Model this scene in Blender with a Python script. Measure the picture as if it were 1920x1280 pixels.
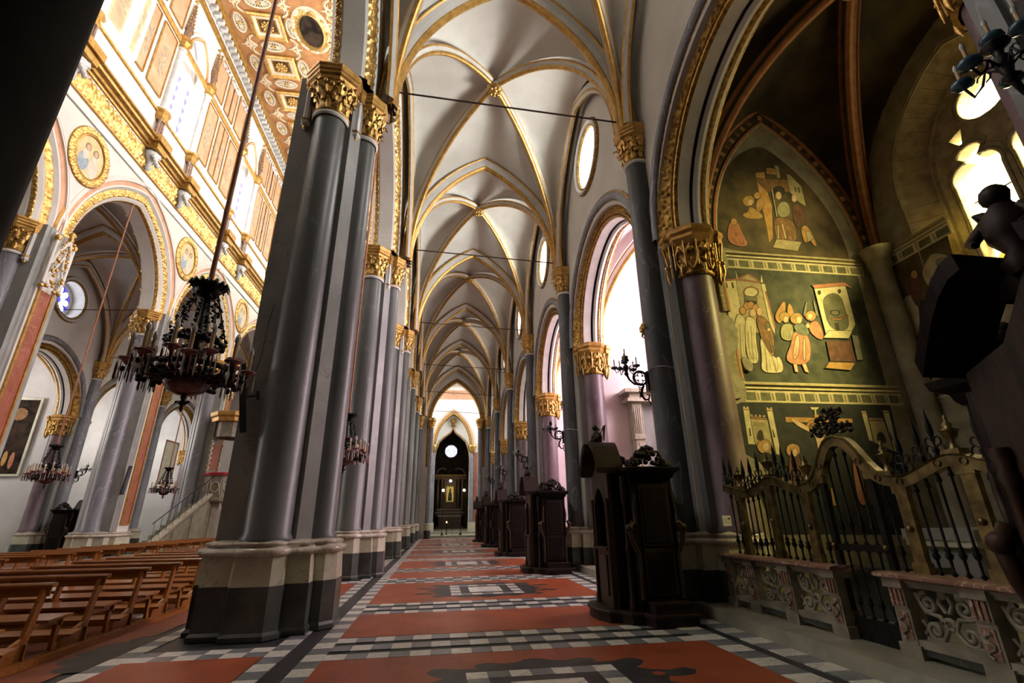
import bpy, math, random
from math import sin, cos, pi, sqrt, atan2, hypot
from mathutils import Vector, Matrix
from mathutils.geometry import tessellate_polygon
import numpy as np
random.seed(7)
for o in list(bpy.data.objects): bpy.data.objects.remove(o)
sc = bpy.context.scene
COL = sc.collection

# ------------------------------------------------------------------ camera
cam = bpy.data.cameras.new('camera'); co = bpy.data.objects.new('camera', cam); COL.objects.link(co)
cam.sensor_width = 36.0; cam.lens = 36.0 * 891.57 / 1920.0; cam.clip_start = 0.05; cam.clip_end = 300
YAW, PITCH, ROLL = .1511, .3569, -.0149
_f = Vector((sin(YAW)*cos(PITCH), cos(YAW)*cos(PITCH), sin(PITCH)))
_r = Vector((cos(YAW), -sin(YAW), 0)); _u = _r.cross(_f)
_r2 = _r*cos(ROLL) + _u*sin(ROLL); _u2 = -_r*sin(ROLL) + _u*cos(ROLL)
co.matrix_world = Matrix(((_r2.x, _u2.x, -_f.x, 0), (_r2.y, _u2.y, -_f.y, 0), (_r2.z, _u2.z, -_f.z, 1.5), (0, 0, 0, 1)))
sc.camera = co
# ------------------------------------------------------------------ light and exposure
sc.view_settings.view_transform = 'Standard'; sc.view_settings.look = 'None'
sc.view_settings.gamma = 1.0; sc.view_settings.use_curve_mapping = False
sc.view_settings.exposure = 0.0
w = bpy.data.worlds.new('sky'); sc.world = w; w.use_nodes = True
w.node_tree.nodes['Background'].inputs[0].default_value = (.55, .7, 1, 1)
w.node_tree.nodes['Background'].inputs[1].default_value = .25
sc.cycles.max_bounces = 9; sc.cycles.diffuse_bounces = 5; sc.cycles.glossy_bounces = 4
sc.cycles.sample_clamp_indirect = 6; sc.cycles.use_light_tree = True
sc.cycles.caustics_reflective = False; sc.cycles.caustics_refractive = False
# daylight through the glass: strength of each lit window (the panes themselves emit)
WIN = {'clerestory_south': 29, 'clerestory_north': 42, 'oculus_south': 60, 'oculus_north': 9,
       'chapel_dark': 8, 'chapel_bright': 36, 'chapel_far': 14, 'transept': 24, 'rose': 3}
# the low amber daylight that enters the frescoed chapel through its window
al = bpy.data.lights.new('chapel_window_light', 'AREA'); al.shape = 'RECTANGLE'; al.size = 3.2; al.size_y = 3.2; al.energy = 1500; al.color = (1, .84, .36); al.spread = math.radians(60)
ao = bpy.data.objects.new('chapel_window_light', al); COL.objects.link(ao); ao.location = (14.2, 2.2, 10.8)
ao.rotation_euler = (Vector((6.6, 8.4, 5.4))-Vector((14.2, 2.2, 10.8))).to_track_quat('-Z', 'Y').to_euler()

# ------------------------------------------------------------------ proportions (metres)
L = 7.11                      # one bay
def YP(i): return 8.83 + L*i  # pier line i
def YB(k): return 5.275 + L*k # middle of bay k
PX = -2.55                    # arcade pier axis
NX = -7.8                     # nave axis (everything north of it mirrors the south)
WX = 4.6                      # south aisle wall face
def MX(x): return 2*NX - x
NDX, NDY = -.28, -.42       # the north arcade is not a perfect mirror of the south one

# ------------------------------------------------------------------ materials
MATS = {}
def newmat(name):
    m = bpy.data.materials.new(name); m.use_nodes = True; MATS[name] = m
    return m, m.node_tree, m.node_tree.nodes['Principled BSDF']
def N(t, typ, **kw):
    n = t.nodes.new(typ)
    for k, v in kw.items(): setattr(n, k, v)
    return n
def mat(name, c1, c2=None, rough=.6, metal=0., scale=3., detail=5., bump=0., bscale=None, vein=None, spec=.5, lo=.35, hi=.65, stretch=None, dist=0., coat=0.):
    m, t, b = newmat(name)
    c1 = tuple(c1)+(1,); c2 = tuple(c2 or c1[:3])+(1,)
    tc = N(t, 'ShaderNodeTexCoord'); mp = N(t, 'ShaderNodeMapping')
    t.links.new(tc.outputs['Object'], mp.inputs[0])
    if stretch: mp.inputs['Scale'].default_value = stretch
    nz = N(t, 'ShaderNodeTexNoise'); nz.inputs['Scale'].default_value = scale; nz.inputs['Detail'].default_value = detail
    nz.inputs['Distortion'].default_value = dist
    t.links.new(mp.outputs[0], nz.inputs['Vector'])
    cr = N(t, 'ShaderNodeValToRGB'); cr.color_ramp.elements[0].position = lo; cr.color_ramp.elements[1].position = hi
    cr.color_ramp.elements[0].color = c1; cr.color_ramp.elements[1].color = c2
    t.links.new(nz.outputs[0], cr.inputs[0]); out = cr.outputs[0]
    if vein:
        vc, vs, vw = vein
        n2 = N(t, 'ShaderNodeTexNoise'); n2.inputs['Scale'].default_value = vs; n2.inputs['Detail'].default_value = 8; n2.inputs['Distortion'].default_value = 1.6
        t.links.new(mp.outputs[0], n2.inputs['Vector'])
        r2 = N(t, 'ShaderNodeValToRGB'); e = r2.color_ramp.elements
        e[0].position = .5-vw; e[0].color = (0,0,0,1); e[1].position = .5; e[1].color = (1,1,1,1)
        k = e.new(.5+vw); k.color = (0,0,0,1)
        t.links.new(n2.outputs[0], r2.inputs[0])
        mx = N(t, 'ShaderNodeMixRGB'); t.links.new(r2.outputs[0], mx.inputs[0]); t.links.new(out, mx.inputs[1]); mx.inputs[2].default_value = tuple(vc)+(1,)
        out = mx.outputs[0]
    t.links.new(out, b.inputs['Base Color'])
    b.inputs['Roughness'].default_value = rough; b.inputs['Metallic'].default_value = metal
    b.inputs['Specular IOR Level'].default_value = spec; b.inputs['Coat Weight'].default_value = coat; b.inputs['Coat Roughness'].default_value = .12
    if bump:
        n3 = N(t, 'ShaderNodeTexNoise'); n3.inputs['Scale'].default_value = bscale or scale*6; n3.inputs['Detail'].default_value = 3
        t.links.new(mp.outputs[0], n3.inputs['Vector'])
        bp = N(t, 'ShaderNodeBump'); bp.inputs['Strength'].default_value = bump; bp.inputs['Distance'].default_value = .02
        t.links.new(n3.outputs[0], bp.inputs['Height']); t.links.new(bp.outputs[0], b.inputs['Normal'])
    return m
def emis(name, col, strength, pattern=None):
    m, t, b = newmat(name)
    b.inputs['Base Color'].default_value = (.02,.02,.02,1)
    b.inputs['Emission Color'].default_value = tuple(col)+(1,)
    b.inputs['Emission Strength'].default_value = strength
    return m

PLASTER = mat('white_plaster', (.72,.69,.625), (.80,.775,.715), .85, scale=1.2, bump=.12, bscale=14)
STUCCO = mat('nave_plaster', (.82,.79,.72), (.88,.86,.80), .8, scale=.9)
RIBW = mat('rib_plaster', (.62,.60,.56), (.72,.70,.66), .8, scale=2.5)
GOLD = mat('gilding', (.42,.23,.055), (.72,.47,.16), .34, .82, scale=9, bump=.3, bscale=40, lo=.3, hi=.6)
GOLDP = mat('gold_paint', (.33,.17,.034), (.58,.34,.09), .42, .55, scale=6, lo=.3, hi=.7)
SHADE = mat('shaded_marble', (.008,.008,.007), (.016,.016,.014), .8, scale=3, spec=.1)  # pier marble with shade put into its colour, for the foreground pier
GOLDD = mat('old_gold', (.17,.085,.02), (.50,.30,.07), .42, .75, scale=12, bump=.3, bscale=50)
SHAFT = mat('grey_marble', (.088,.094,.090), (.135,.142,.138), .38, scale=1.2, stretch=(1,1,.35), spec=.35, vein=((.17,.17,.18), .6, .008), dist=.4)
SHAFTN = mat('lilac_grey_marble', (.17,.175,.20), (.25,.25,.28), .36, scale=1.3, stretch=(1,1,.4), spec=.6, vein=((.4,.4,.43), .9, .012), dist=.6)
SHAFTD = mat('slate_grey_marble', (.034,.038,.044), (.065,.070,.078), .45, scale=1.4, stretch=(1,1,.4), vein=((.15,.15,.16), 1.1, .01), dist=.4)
BARD = mat('veined_white_marble', (.25,.26,.25), (.35,.36,.34), .42, scale=1.5, stretch=(1,1,.6), vein=((.21,.22,.22), 1.2, .006), dist=.8, spec=.35)
PURPLE = mat('purple_marble', (.10,.065,.075), (.20,.14,.16), .45, scale=1.8, stretch=(1,1,.4), vein=((.24,.18,.20), 1.1, .006), dist=.8)
REDM = mat('red_marble', (.27,.080,.045), (.36,.12,.07), .3, scale=2.4, vein=((.60,.38,.30), 1.4, .005), dist=1.)
WHITEM = mat('plinth_marble', (.46,.455,.33), (.60,.59,.45), .3, scale=2.2, dist=.7, vein=((.36,.35,.28), 1.5, .012))
CREAMM = mat('moulding_marble', (.44,.40,.31), (.60,.56,.46), .2, scale=4, dist=1., vein=((.30,.26,.2), 3, .02))
BLACKM = mat('green_black_marble', (.012,.016,.014), (.085,.095,.085), .3, scale=1.1, detail=7, vein=((.10,.10,.085), 1.1, .004), dist=.8)
TERRA = mat('terracotta', (.25,.056,.022), (.34,.088,.036), .40, scale=1.8, spec=.35, bump=.12, bscale=30)
TERRA2 = mat('terracotta_worn', (.15,.045,.022), (.25,.075,.034), .45, scale=2.4, spec=.35, bump=.15, bscale=30)
TILEW = mat('white_floor_marble', (.68,.68,.59), (.82,.81,.73), .3, scale=2.6, vein=((.33,.35,.33), 2.4, .03), dist=.9)
TILEG = mat('grey_floor_marble', (.135,.15,.16), (.22,.235,.245), .3, scale=2.2, vein=((.34,.36,.36), 2., .012), dist=1.)
TILEB = mat('black_floor_slate', (.022,.024,.025), (.050,.052,.052), .42, scale=3, spec=.3)
STEPM = mat('step_marble', (.24,.235,.175), (.36,.35,.27), .35, scale=2, detail=7, dist=.8)
PEW = mat('bench_wood', (.23,.080,.015), (.40,.160,.036), .28, scale=3, stretch=(.6,9,9), dist=1.2, detail=6, coat=.35)
WOODD = mat('walnut', (.008,.004,.0025), (.022,.010,.006), .5, spec=.3, scale=3, stretch=(9,9,.7), dist=1.)
WOODM = mat('worn_walnut', (.018,.009,.005), (.050,.024,.011), .5, spec=.3, scale=4, stretch=(6,6,.8), dist=1.)
WOODB = mat('black_walnut', (.004,.0025,.0015), (.010,.005,.003), .6, scale=5, spec=.15)
CUPG = mat('rose_glass_cup', (.16,.045,.055), (.32,.12,.13), .2, scale=9)
IRON = mat('wrought_iron', (.008,.008,.008), (.02,.02,.018), .38, .7, scale=20, bump=.2)
BRASS = mat('aged_brass', (.10,.075,.028), (.26,.20,.075), .35, .8, scale=8, bump=.15)
ROD = mat('rust_brown_iron', (.055,.03,.02), (.11,.06,.04), .6, .3, scale=6)
ROPE = mat('painted_rod', (.30,.10,.045), (.42,.17,.08), .5, scale=6)
REDGLASS = mat('ruby_glass', (.045,.006,.010), (.13,.028,.034), .12, scale=6, spec=.8)
CANDLE = mat('candle_card', (.50,.34,.16), (.62,.46,.26), .5, scale=6)
BALMARBLE = mat('carved_marble', (.17,.155,.11), (.29,.26,.195), .45, scale=5, detail=7)
PINKM = mat('pink_inlay', (.19,.10,.065), (.27,.15,.10), .35, scale=5, vein=((.6,.45,.36), 3, .02))
STONE = mat('tuff_stone', (.30,.25,.15), (.46,.40,.26), .9, scale=5, bump=.5, bscale=22)
OLDPL = mat('old_plaster', (.23,.20,.13), (.36,.33,.23), .9, scale=3, bump=.4, bscale=18)
MORTAR = mat('bare_mortar', (.25,.24,.17), (.37,.35,.26), .95, scale=7, bump=.6, bscale=25)
PINKW = mat('pink_panel', (.62,.31,.17), (.74,.43,.27), .6, scale=1.2, dist=1.4, detail=6)
SILVERC = mat('pale_stucco', (.60,.60,.60), (.74,.74,.73), .6, scale=4)
SILH = mat('grey_stencil', (.30,.28,.25), (.42,.38,.32), .7, scale=9)
DARKV = mat('umber_fresco', (.030,.022,.010), (.075,.052,.022), .85, scale=1.6, detail=8, bump=.1)
PAINTING = mat('dark_oil_painting', (.010,.008,.007), (.05,.032,.02), .8, spec=.08, scale=1.6, detail=7, dist=1.5)
PAPER = mat('white_card', (.75,.75,.74), (.82,.82,.8), .7)
BLACKP = mat('black_plastic', (.010,.010,.010), (.018,.018,.018), .5)
BLUEG = mat('blue_glass', (.02,.07,.11), (.05,.16,.22), .15, scale=9, spec=.8)
REDC = mat('red_velvet', (.30,.01,.015), (.42,.02,.03), .8)
BULB = mat('bulb_glass', (.55,.52,.46), (.72,.70,.65), .08, spec=.9)
LEAD = mat('window_lead', (.05,.05,.05), (.09,.09,.09), .6)
ALTARM = mat('altar_inlay', (.06,.035,.02), (.20,.12,.06), .4, scale=9, detail=7, dist=2)

# ------------------------------------------------------------------ mesh builder
class MB:
    def __init__(s): s.v = []; s.f = []; s.m = []; s.s = []; s.mats = []
    def mi(s, m):
        if m not in s.mats: s.mats.append(m)
        return s.mats.index(m)
    def add(s, vs, fs, m, smooth=False):
        o = len(s.v); s.v += [tuple(map(float, v)) for v in vs]; k = s.mi(m)
        for f in fs: s.f.append(tuple(i+o for i in f)); s.m.append(k); s.s.append(smooth)
        return s
    def box(s, x0, x1, y0, y1, z0, z1, m):
        s.add([(x0,y0,z0),(x1,y0,z0),(x1,y1,z0),(x0,y1,z0),(x0,y0,z1),(x1,y0,z1),(x1,y1,z1),(x0,y1,z1)],
              [(0,3,2,1),(4,5,6,7),(0,1,5,4),(1,2,6,5),(2,3,7,6),(3,0,4,7)], m); return s
    def hexa(s, p, m):   # 8 points bottom 4 then top 4
        s.add(p, [(0,3,2,1),(4,5,6,7),(0,1,5,4),(1,2,6,5),(2,3,7,6),(3,0,4,7)], m); return s
    def bar(s, a, b, w, h, m, up=(0,0,1)):
        a = Vector(a); b = Vector(b); d = (b-a).normalized(); u = Vector(up)
        if abs(d.dot(u)) > .98: u = Vector((0,1,0))
        r = d.cross(u).normalized()*w/2; u = r.cross(d).normalized()*h/2
        s.hexa([a-r-u, a+r-u, a+r+u, a-r+u, b-r-u, b+r-u, b+r+u, b-r+u], m); return s
    def lathe(s, prof, c=(0,0,0), seg=20, m=None, a0=0, a1=2*pi, mats=None, axis='z', smooth=True, sx=1, sy=1):
        full = abs(a1-a0-2*pi) < 1e-6; n = seg if full else seg+1
        vs = []
        for (r, z) in prof:
            for k in range(n):
                a = a0+(a1-a0)*k/seg
                p = (r*cos(a)*sx, r*sin(a)*sy, z)
                if axis == 'x': p = (p[2], p[0], p[1])
                if axis == 'y': p = (p[0], p[2], p[1])
                vs.append((c[0]+p[0], c[1]+p[1], c[2]+p[2]))
        for j in range(len(prof)-1):
            fs = []
            for k in range(seg):
                k2 = (k+1) % n if full else k+1
                fs.append((j*n+k, j*n+k2, (j+1)*n+k2, (j+1)*n+k))
            if j == 0: base = len(s.v); s.add(vs, fs, mats[j] if mats else m, smooth)
            else:
                kk = s.mi(mats[j] if mats else m)
                for f in fs: s.f.append(tuple(i+base for i in f)); s.m.append(kk); s.s.append(smooth)
        return s
    def sphere(s, c, r, m, seg=8, rings=5, sz=1.):
        pr = [(max(1e-4, r*sin(pi*i/rings)), -r*sz*cos(pi*i/rings)) for i in range(rings+1)]
        return s.lathe(pr, c, seg, m)
    def tube(s, pts, r, m, seg=6, cap=True, smooth=True):
        pts = [Vector(p) for p in pts]; n = len(pts)
        rs = r if isinstance(r, (list, tuple)) else [r]*n
        vs = []; up = None
        for i, p in enumerate(pts):
            d = (pts[min(i+1, n-1)] - pts[max(i-1, 0)]).normalized()
            if up is None:
                up = Vector((0,0,1)) if abs(d.z) < .9 else Vector((1,0,0))
            a = d.cross(up).normalized(); up = a.cross(d).normalized()
            for k in range(seg):
                t = 2*pi*k/seg; vs.append(p + a*cos(t)*rs[i] + up*sin(t)*rs[i])
        fs = [(i*seg+k, i*seg+(k+1) % seg, (i+1)*seg+(k+1) % seg, (i+1)*seg+k) for i in range(n-1) for k in range(seg)]
        s.add(vs, fs, m, smooth)
        if cap: s.add(vs[:seg], [tuple(range(seg))[::-1]], m); s.add(vs[-seg:], [tuple(range(seg))], m)
        return s
    def sweep(s, P, Nn, B, prof, closed=False, smooth=False):
        """prof: list of (n, b, material of the strip up to the next point); P path points, Nn in-plane normals, B across."""
        B = Vector(B); k = len(prof); vs = []
        for p, n in zip(P, Nn):
            for q in prof: vs.append(Vector(p) + Vector(n)*q[0] + B*q[1])
        o = len(s.v); s.v += [tuple(v) for v in vs]
        rng = range(len(P)) if closed else range(len(P)-1)
        for j in range(k-1):
            if prof[j][2] is None: continue
            mm = s.mi(prof[j][2])
            for i in rng:
                i2 = (i+1) % len(P)
                s.f.append((o+i*k+j, o+i2*k+j, o+i2*k+j+1, o+i*k+j+1)); s.m.append(mm); s.s.append(smooth or (len(prof[j]) > 3 and prof[j][3]))
        return s
    def loft(s, rings, mats, cap0=True, cap1=True, smooth=False):
        n = len(rings[0]); o = len(s.v)
        for r in rings: s.v += [tuple(map(float, p)) for p in r]
        for j in range(len(rings)-1):
            mm = s.mi(mats[j] if isinstance(mats, (list, tuple)) else mats)
            for i in range(n):
                i2 = (i+1) % n
                s.f.append((o+j*n+i, o+j*n+i2, o+(j+1)*n+i2, o+(j+1)*n+i)); s.m.append(mm); s.s.append(smooth)
        ml = mats if isinstance(mats, (list, tuple)) else [mats]
        if cap0: s.f.append(tuple(range(o, o+n))[::-1]); s.m.append(s.mi(ml[0])); s.s.append(False)
        if cap1: s.f.append(tuple(range(o+(len(rings)-1)*n, o+len(rings)*n))); s.m.append(s.mi(ml[-1])); s.s.append(False)
        return s
    def grid(s, vs, nu, nv, m, smooth=True):
        """vs[(i*nv)+j]"""
        s.add(vs, [(i*nv+j, (i+1)*nv+j, (i+1)*nv+j+1, i*nv+j+1) for i in range(nu-1) for j in range(nv-1)], m, smooth); return s
    def plate(s, loops, T, t0, t1, m, mside=None):
        """2D loops (first outer, others holes) extruded; T(u, v, t) gives the 3D point."""
        tri = tessellate_polygon([[Vector((p[0], p[1], 0)) for p in lp] for lp in loops])
        flat = [p for lp in loops for p in lp]
        for t, rev in ((t0, False), (t1, True)):
            s.add([T(p[0], p[1], t) for p in flat], [tuple(f)[::-1] if rev else tuple(f) for f in tri], m)
        for lp in loops:
            n = len(lp)
            s.add([T(p[0], p[1], t0) for p in lp]+[T(p[0], p[1], t1) for p in lp], [(i, (i+1) % n, n+(i+1) % n, n+i) for i in range(n)], mside or m)
        return s
    def mesh(s, name):
        me = bpy.data.meshes.new(name); me.from_pydata(s.v, [], s.f)
        for m in s.mats: me.materials.append(m)
        me.polygons.foreach_set('material_index', s.m); me.polygons.foreach_set('use_smooth', s.s)
        me.update(); return me
    def build(s, name, parent=None, **kw):
        return put(name, s.mesh(name), parent, **kw)

def put(name, me, parent=None, loc=None, rot=None, scale=None, **tags):
    o = bpy.data.objects.new(name, me); COL.objects.link(o)
    if parent: o.parent = parent
    if loc: o.location = loc
    if rot: o.rotation_euler = rot
    if scale: o.scale = scale
    for k, v in tags.items(): o[k] = v
    return o
def thing(name, label, cat, loc=(0,0,0), rz=0, group=None, scale=None):
    o = bpy.data.objects.new(name, None); COL.objects.link(o); o.empty_display_size = .1
    o.location = loc; o.rotation_euler = (0, 0, rz); o['label'] = label; o['category'] = cat
    if group: o['group'] = group
    if scale: o.scale = scale
    return o
def struct(name, mb, parent=None):
    o = mb.build(name, parent)
    if not parent: o['kind'] = 'structure'
    return o
def copy_tree(o, parent=None, **tags):
    c = o.copy(); COL.objects.link(c)
    if parent: c.parent = parent
    for k, v in tags.items(): c[k] = v
    for ch in o.children: copy_tree(ch, c)
    return c

# ------------------------------------------------------------------ geometry helpers
def offset_poly(P, d):
    n = len(P); out = []
    for i in range(n):
        a = Vector(P[i-1]); b = Vector(P[i]); c = Vector(P[(i+1) % n])
        e1 = (b-a).normalized(); e2 = (c-b).normalized()
        n1 = Vector((e1.y, -e1.x)); n2 = Vector((e2.y, -e2.x))
        k = (n1+n2); k = k/ max(.3, (1+n1.dot(n2)))
        out.append(tuple(b + k*d))
    return out
def arc2(a, z0, h, n=24, c=0.):
    """pointed arch: points (u,z) and normals from left springing to right."""
    R = (a*a+h*h)/(2*a); e = R-a; t1 = math.acos(max(-1, min(1, e/R)))
    P = []; Q = []
    for i in range(n+1):
        t = t1*i/n; P.append((c+e-R*cos(t), z0+R*sin(t))); Q.append((-cos(t), sin(t)))
    q0 = Q[-1]
    P2 = [(2*c-p[0], p[1]) for p in P[::-1]]; Q2 = [(-q[0], q[1]) for q in Q[::-1]]
    # single apex point with a mitred normal
    k = 1/max(.35, q0[1])
    return P[:-1]+[(c, z0+h)]+P2[1:], Q[:-1]+[(0, k)]+Q2[1:]
def arc_y(x, a, z0, h, cy, n=24, legs=None):
    """arch in a plane of constant x"""
    P, Q = arc2(a, z0, h, n, cy)
    if legs is not None: P = [(cy-a, legs)]+P+[(cy+a, legs)]; Q = [(-1, 0)]+Q+[(1, 0)]
    return [(x, p[0], p[1]) for p in P], [(0, q[0], q[1]) for q in Q]
def arc_x(y, a, z0, h, cx, n=24, legs=None):
    P, Q = arc2(a, z0, h, n, cx)
    if legs is not None: P = [(cx-a, legs)]+P+[(cx+a, legs)]; Q = [(-1, 0)]+Q+[(1, 0)]
    return [(p[0], y, p[1]) for p in P], [(q[0], 0, q[1]) for q in Q]
def arc_pts(a, z0, h, c, legs, n=24):
    P, _ = arc2(a, z0, h, n, c); return [(c-a, legs)]+P+[(c+a, legs)]
def circ(c, z, r, n=32, rz=None): return [(c+r*cos(2*pi*i/n), z+(rz or r)*sin(2*pi*i/n)) for i in range(n)]
def ornament(s, w):
    """height field of a running foliage scroll; s along in units of the band width, w across -1..1"""
    ph = s*pi
    stem = np.exp(-((w-.42*np.sin(ph))/.13)**2)*.55
    fr = (s % 1.) - .5; sg = np.where((np.floor(s) % 2) == 0, 1., -1.)
    cx, cw = fr*1.1, w+sg*.28
    r = np.sqrt(cx**2+cw**2); th = np.arctan2(cw, cx)
    ros = np.exp(-((r-.34)/.16)**2)*(.55+.45*np.cos(6*th+s*3)) + np.exp(-(r/.12)**2)*1.1
    lf = np.exp(-((np.abs(w)-.72)/.16)**2)*(.5+.5*np.cos(4*ph))
    return np.clip(.15+stem+ros+lf*.7, 0, 1.3)
def relief_band(mb, P, Nn, B, p0, p1, depth, m, cross=11, per=12, closed=False):
    """carved band along a path between profile points p0 and p1 (n, b); raised towards the viewer side"""
    P = np.array([tuple(p) for p in P], float); Nn = np.array([tuple(p) for p in Nn], float); B = np.array(tuple(B), float)
    a = P + Nn*p0[0] + B*p0[1]; b = P + Nn*p1[0] + B*p1[1]
    mid = (a+b)/2; d = np.r_[0, np.cumsum(np.linalg.norm(np.diff(mid, axis=0), axis=1))]
    wid = np.linalg.norm(b-a, axis=1).mean(); tot = d[-1]; nper = max(2, round(tot/wid/1.0)//2*2); nn = int(nper*per)+1
    t = np.linspace(0, tot, nn); I = lambda X: np.stack([np.interp(t, d, X[:, k]) for k in range(3)], 1)
    a, b = I(a), I(b); tan = np.gradient((a+b)/2, axis=0); acr = b-a
    nr = np.cross(tan, acr); nr /= np.linalg.norm(nr, axis=1)[:, None]+1e-9
    want = (p1[1]-p0[1], -(p1[0]-p0[0]))
    u = np.linspace(0, 1, cross); S, W = np.meshgrid(t/tot*nper, u*2-1, indexing='ij')
    H = ornament(S, W); H[:, 0] = 0; H[:, -1] = 0
    V = a[:, None]*(1-u)[None, :, None] + b[:, None]*u[None, :, None] + nr[:, None]*(H*depth)[:, :, None]
    mb.grid(V.reshape(-1, 3).tolist(), nn, cross, m, True)
    return mb
# ------------------------------------------------------------------ capitals
def leaf_mesh(w, h, out, lobes=3):
    mb = MB(); nu, nv = 9, 7; vs = []
    for i in range(nu):
        t = i/(nu-1)
        if t < .72: z = h*t/.72*.9; o = out*.35*(t/.72)**2
        else:
            k = (t-.72)/.28; z = h*(.9+.14*sin(k*pi*.6)-.22*k*k); o = out*(.35+.65*sin(k*pi/2))
        ww = w*(.55+.6*sin(pi*min(1, t*1.15)**.8)*.75)*(1-.22*abs(sin(lobes*pi*t)))*(1-.75*t**4)
        for j in range(nv):
            q = j/(nv-1)*2-1
            vs.append((q*ww/2, -(o+.012+.35*w*(1-abs(q))*.25-.10*w*abs(q)*(.3+t)), z+.04*h*(1-abs(q))))
    mb.grid(vs, nu, nv, GOLD, True)
    return mb.mesh('acanthus_leaf')
def leaf_into(mb, me, c, ang, r, z, sc_=1.):
    M = Matrix.Translation((c[0], c[1], z)) @ Matrix.Rotation(ang, 4, 'Z') @ Matrix.Translation((0, -r, 0)) @ Matrix.Scale(sc_, 4)
    mb.add([M @ v.co for v in me.vertices], [tuple(p.vertices) for p in me.polygons], me.materials[0], True)
LEAF = leaf_mesh(.17, .30, .15); LEAFS = leaf_mesh(.13, .22, .12)
def octa(c, R, z, n=8, a0=None): 
    a0 = pi/n if a0 is None else a0
    return [(c[0]+R*cos(a0+2*pi*i/n), c[1]+R*sin(a0+2*pi*i/n), z) for i in range(n)]
def foliate_capital(parent, c, rn, Ra, z0, z1, z2, single=False, ang=(0, 2*pi)):
    """neck z0, underside of the abacus z1, top z2"""
    k = thing_part('capital', parent)
    mb = MB(); mb.lathe([(rn+.015, z0-.10), (rn+.045, z0-.07), (rn+.045, z0-.02), (rn+.01, z0)], (c[0], c[1], 0), 24, PLASTER); mb.build('neck_ring', k)
    mb = MB(); mb.lathe([(rn+.03, z0), (rn+.06, z0+.03), (rn+.01, z0+.06), (rn+.02, z0+.35*(z1-z0)), (rn+.10, z0+.8*(z1-z0)), (Ra*.80, z1)], (c[0], c[1], 0), 20, GOLDD); mb.build('bell', k)
    mb = MB(); rr = [(Ra*.84, z1-.02), (Ra*.86, z1+.06), (Ra*.93, z1+.10), (Ra*.93, z1+.15), (Ra*.98, z1+.19), (Ra*.98, z1+.24), (Ra*1.02, z1+.28), (Ra*1.02, z2-.03), (Ra*.98, z2)]
    mb.loft([octa(c, r, z) for r, z in rr], GOLDP); mb.build('abacus', k)
    rows = [(rn+.02, z0+.04, LEAFS, 10, 1.0, 0), (rn+.05, z0+.20*(z1-z0)+.1, LEAF, 10, .92, .5), (rn+.10, z0+.52*(z1-z0), LEAF, 12, 1.0, 0)]
    mb = MB()
    for r, z, me, n, s_, ph in rows:
        for i in range(n):
            a = 2*pi*(i+ph)/n
            if single:
                put('leaf', me, k, loc=(c[0]+sin(a)*r, c[1]-cos(a)*r, z), rot=(0, 0, a), scale=(s_, s_, s_))
            else: leaf_into(mb, me, c, a, r, z, s_)
    rb = random.Random(3)
    for i in range(22):
        a = 2*pi*i/22; r = Ra*.80; mb.sphere((c[0]+cos(a)*r, c[1]+sin(a)*r, z1-.10-.06*(i % 2)), .050, GOLD, 6, 4)
        mb.sphere((c[0]+cos(a+.1)*r*.86, c[1]+sin(a+.1)*r*.86, z1-.26-.05*(i % 3)), .040, GOLD, 6, 4)
    mb.build('foliage' if not single else 'berry_band', k, kind='stuff')
    return k
def thing_part(name, parent):
    o = bpy.data.objects.new(name, None); COL.objects.link(o); o.parent = parent; o.empty_display_size = .1; return o

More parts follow.
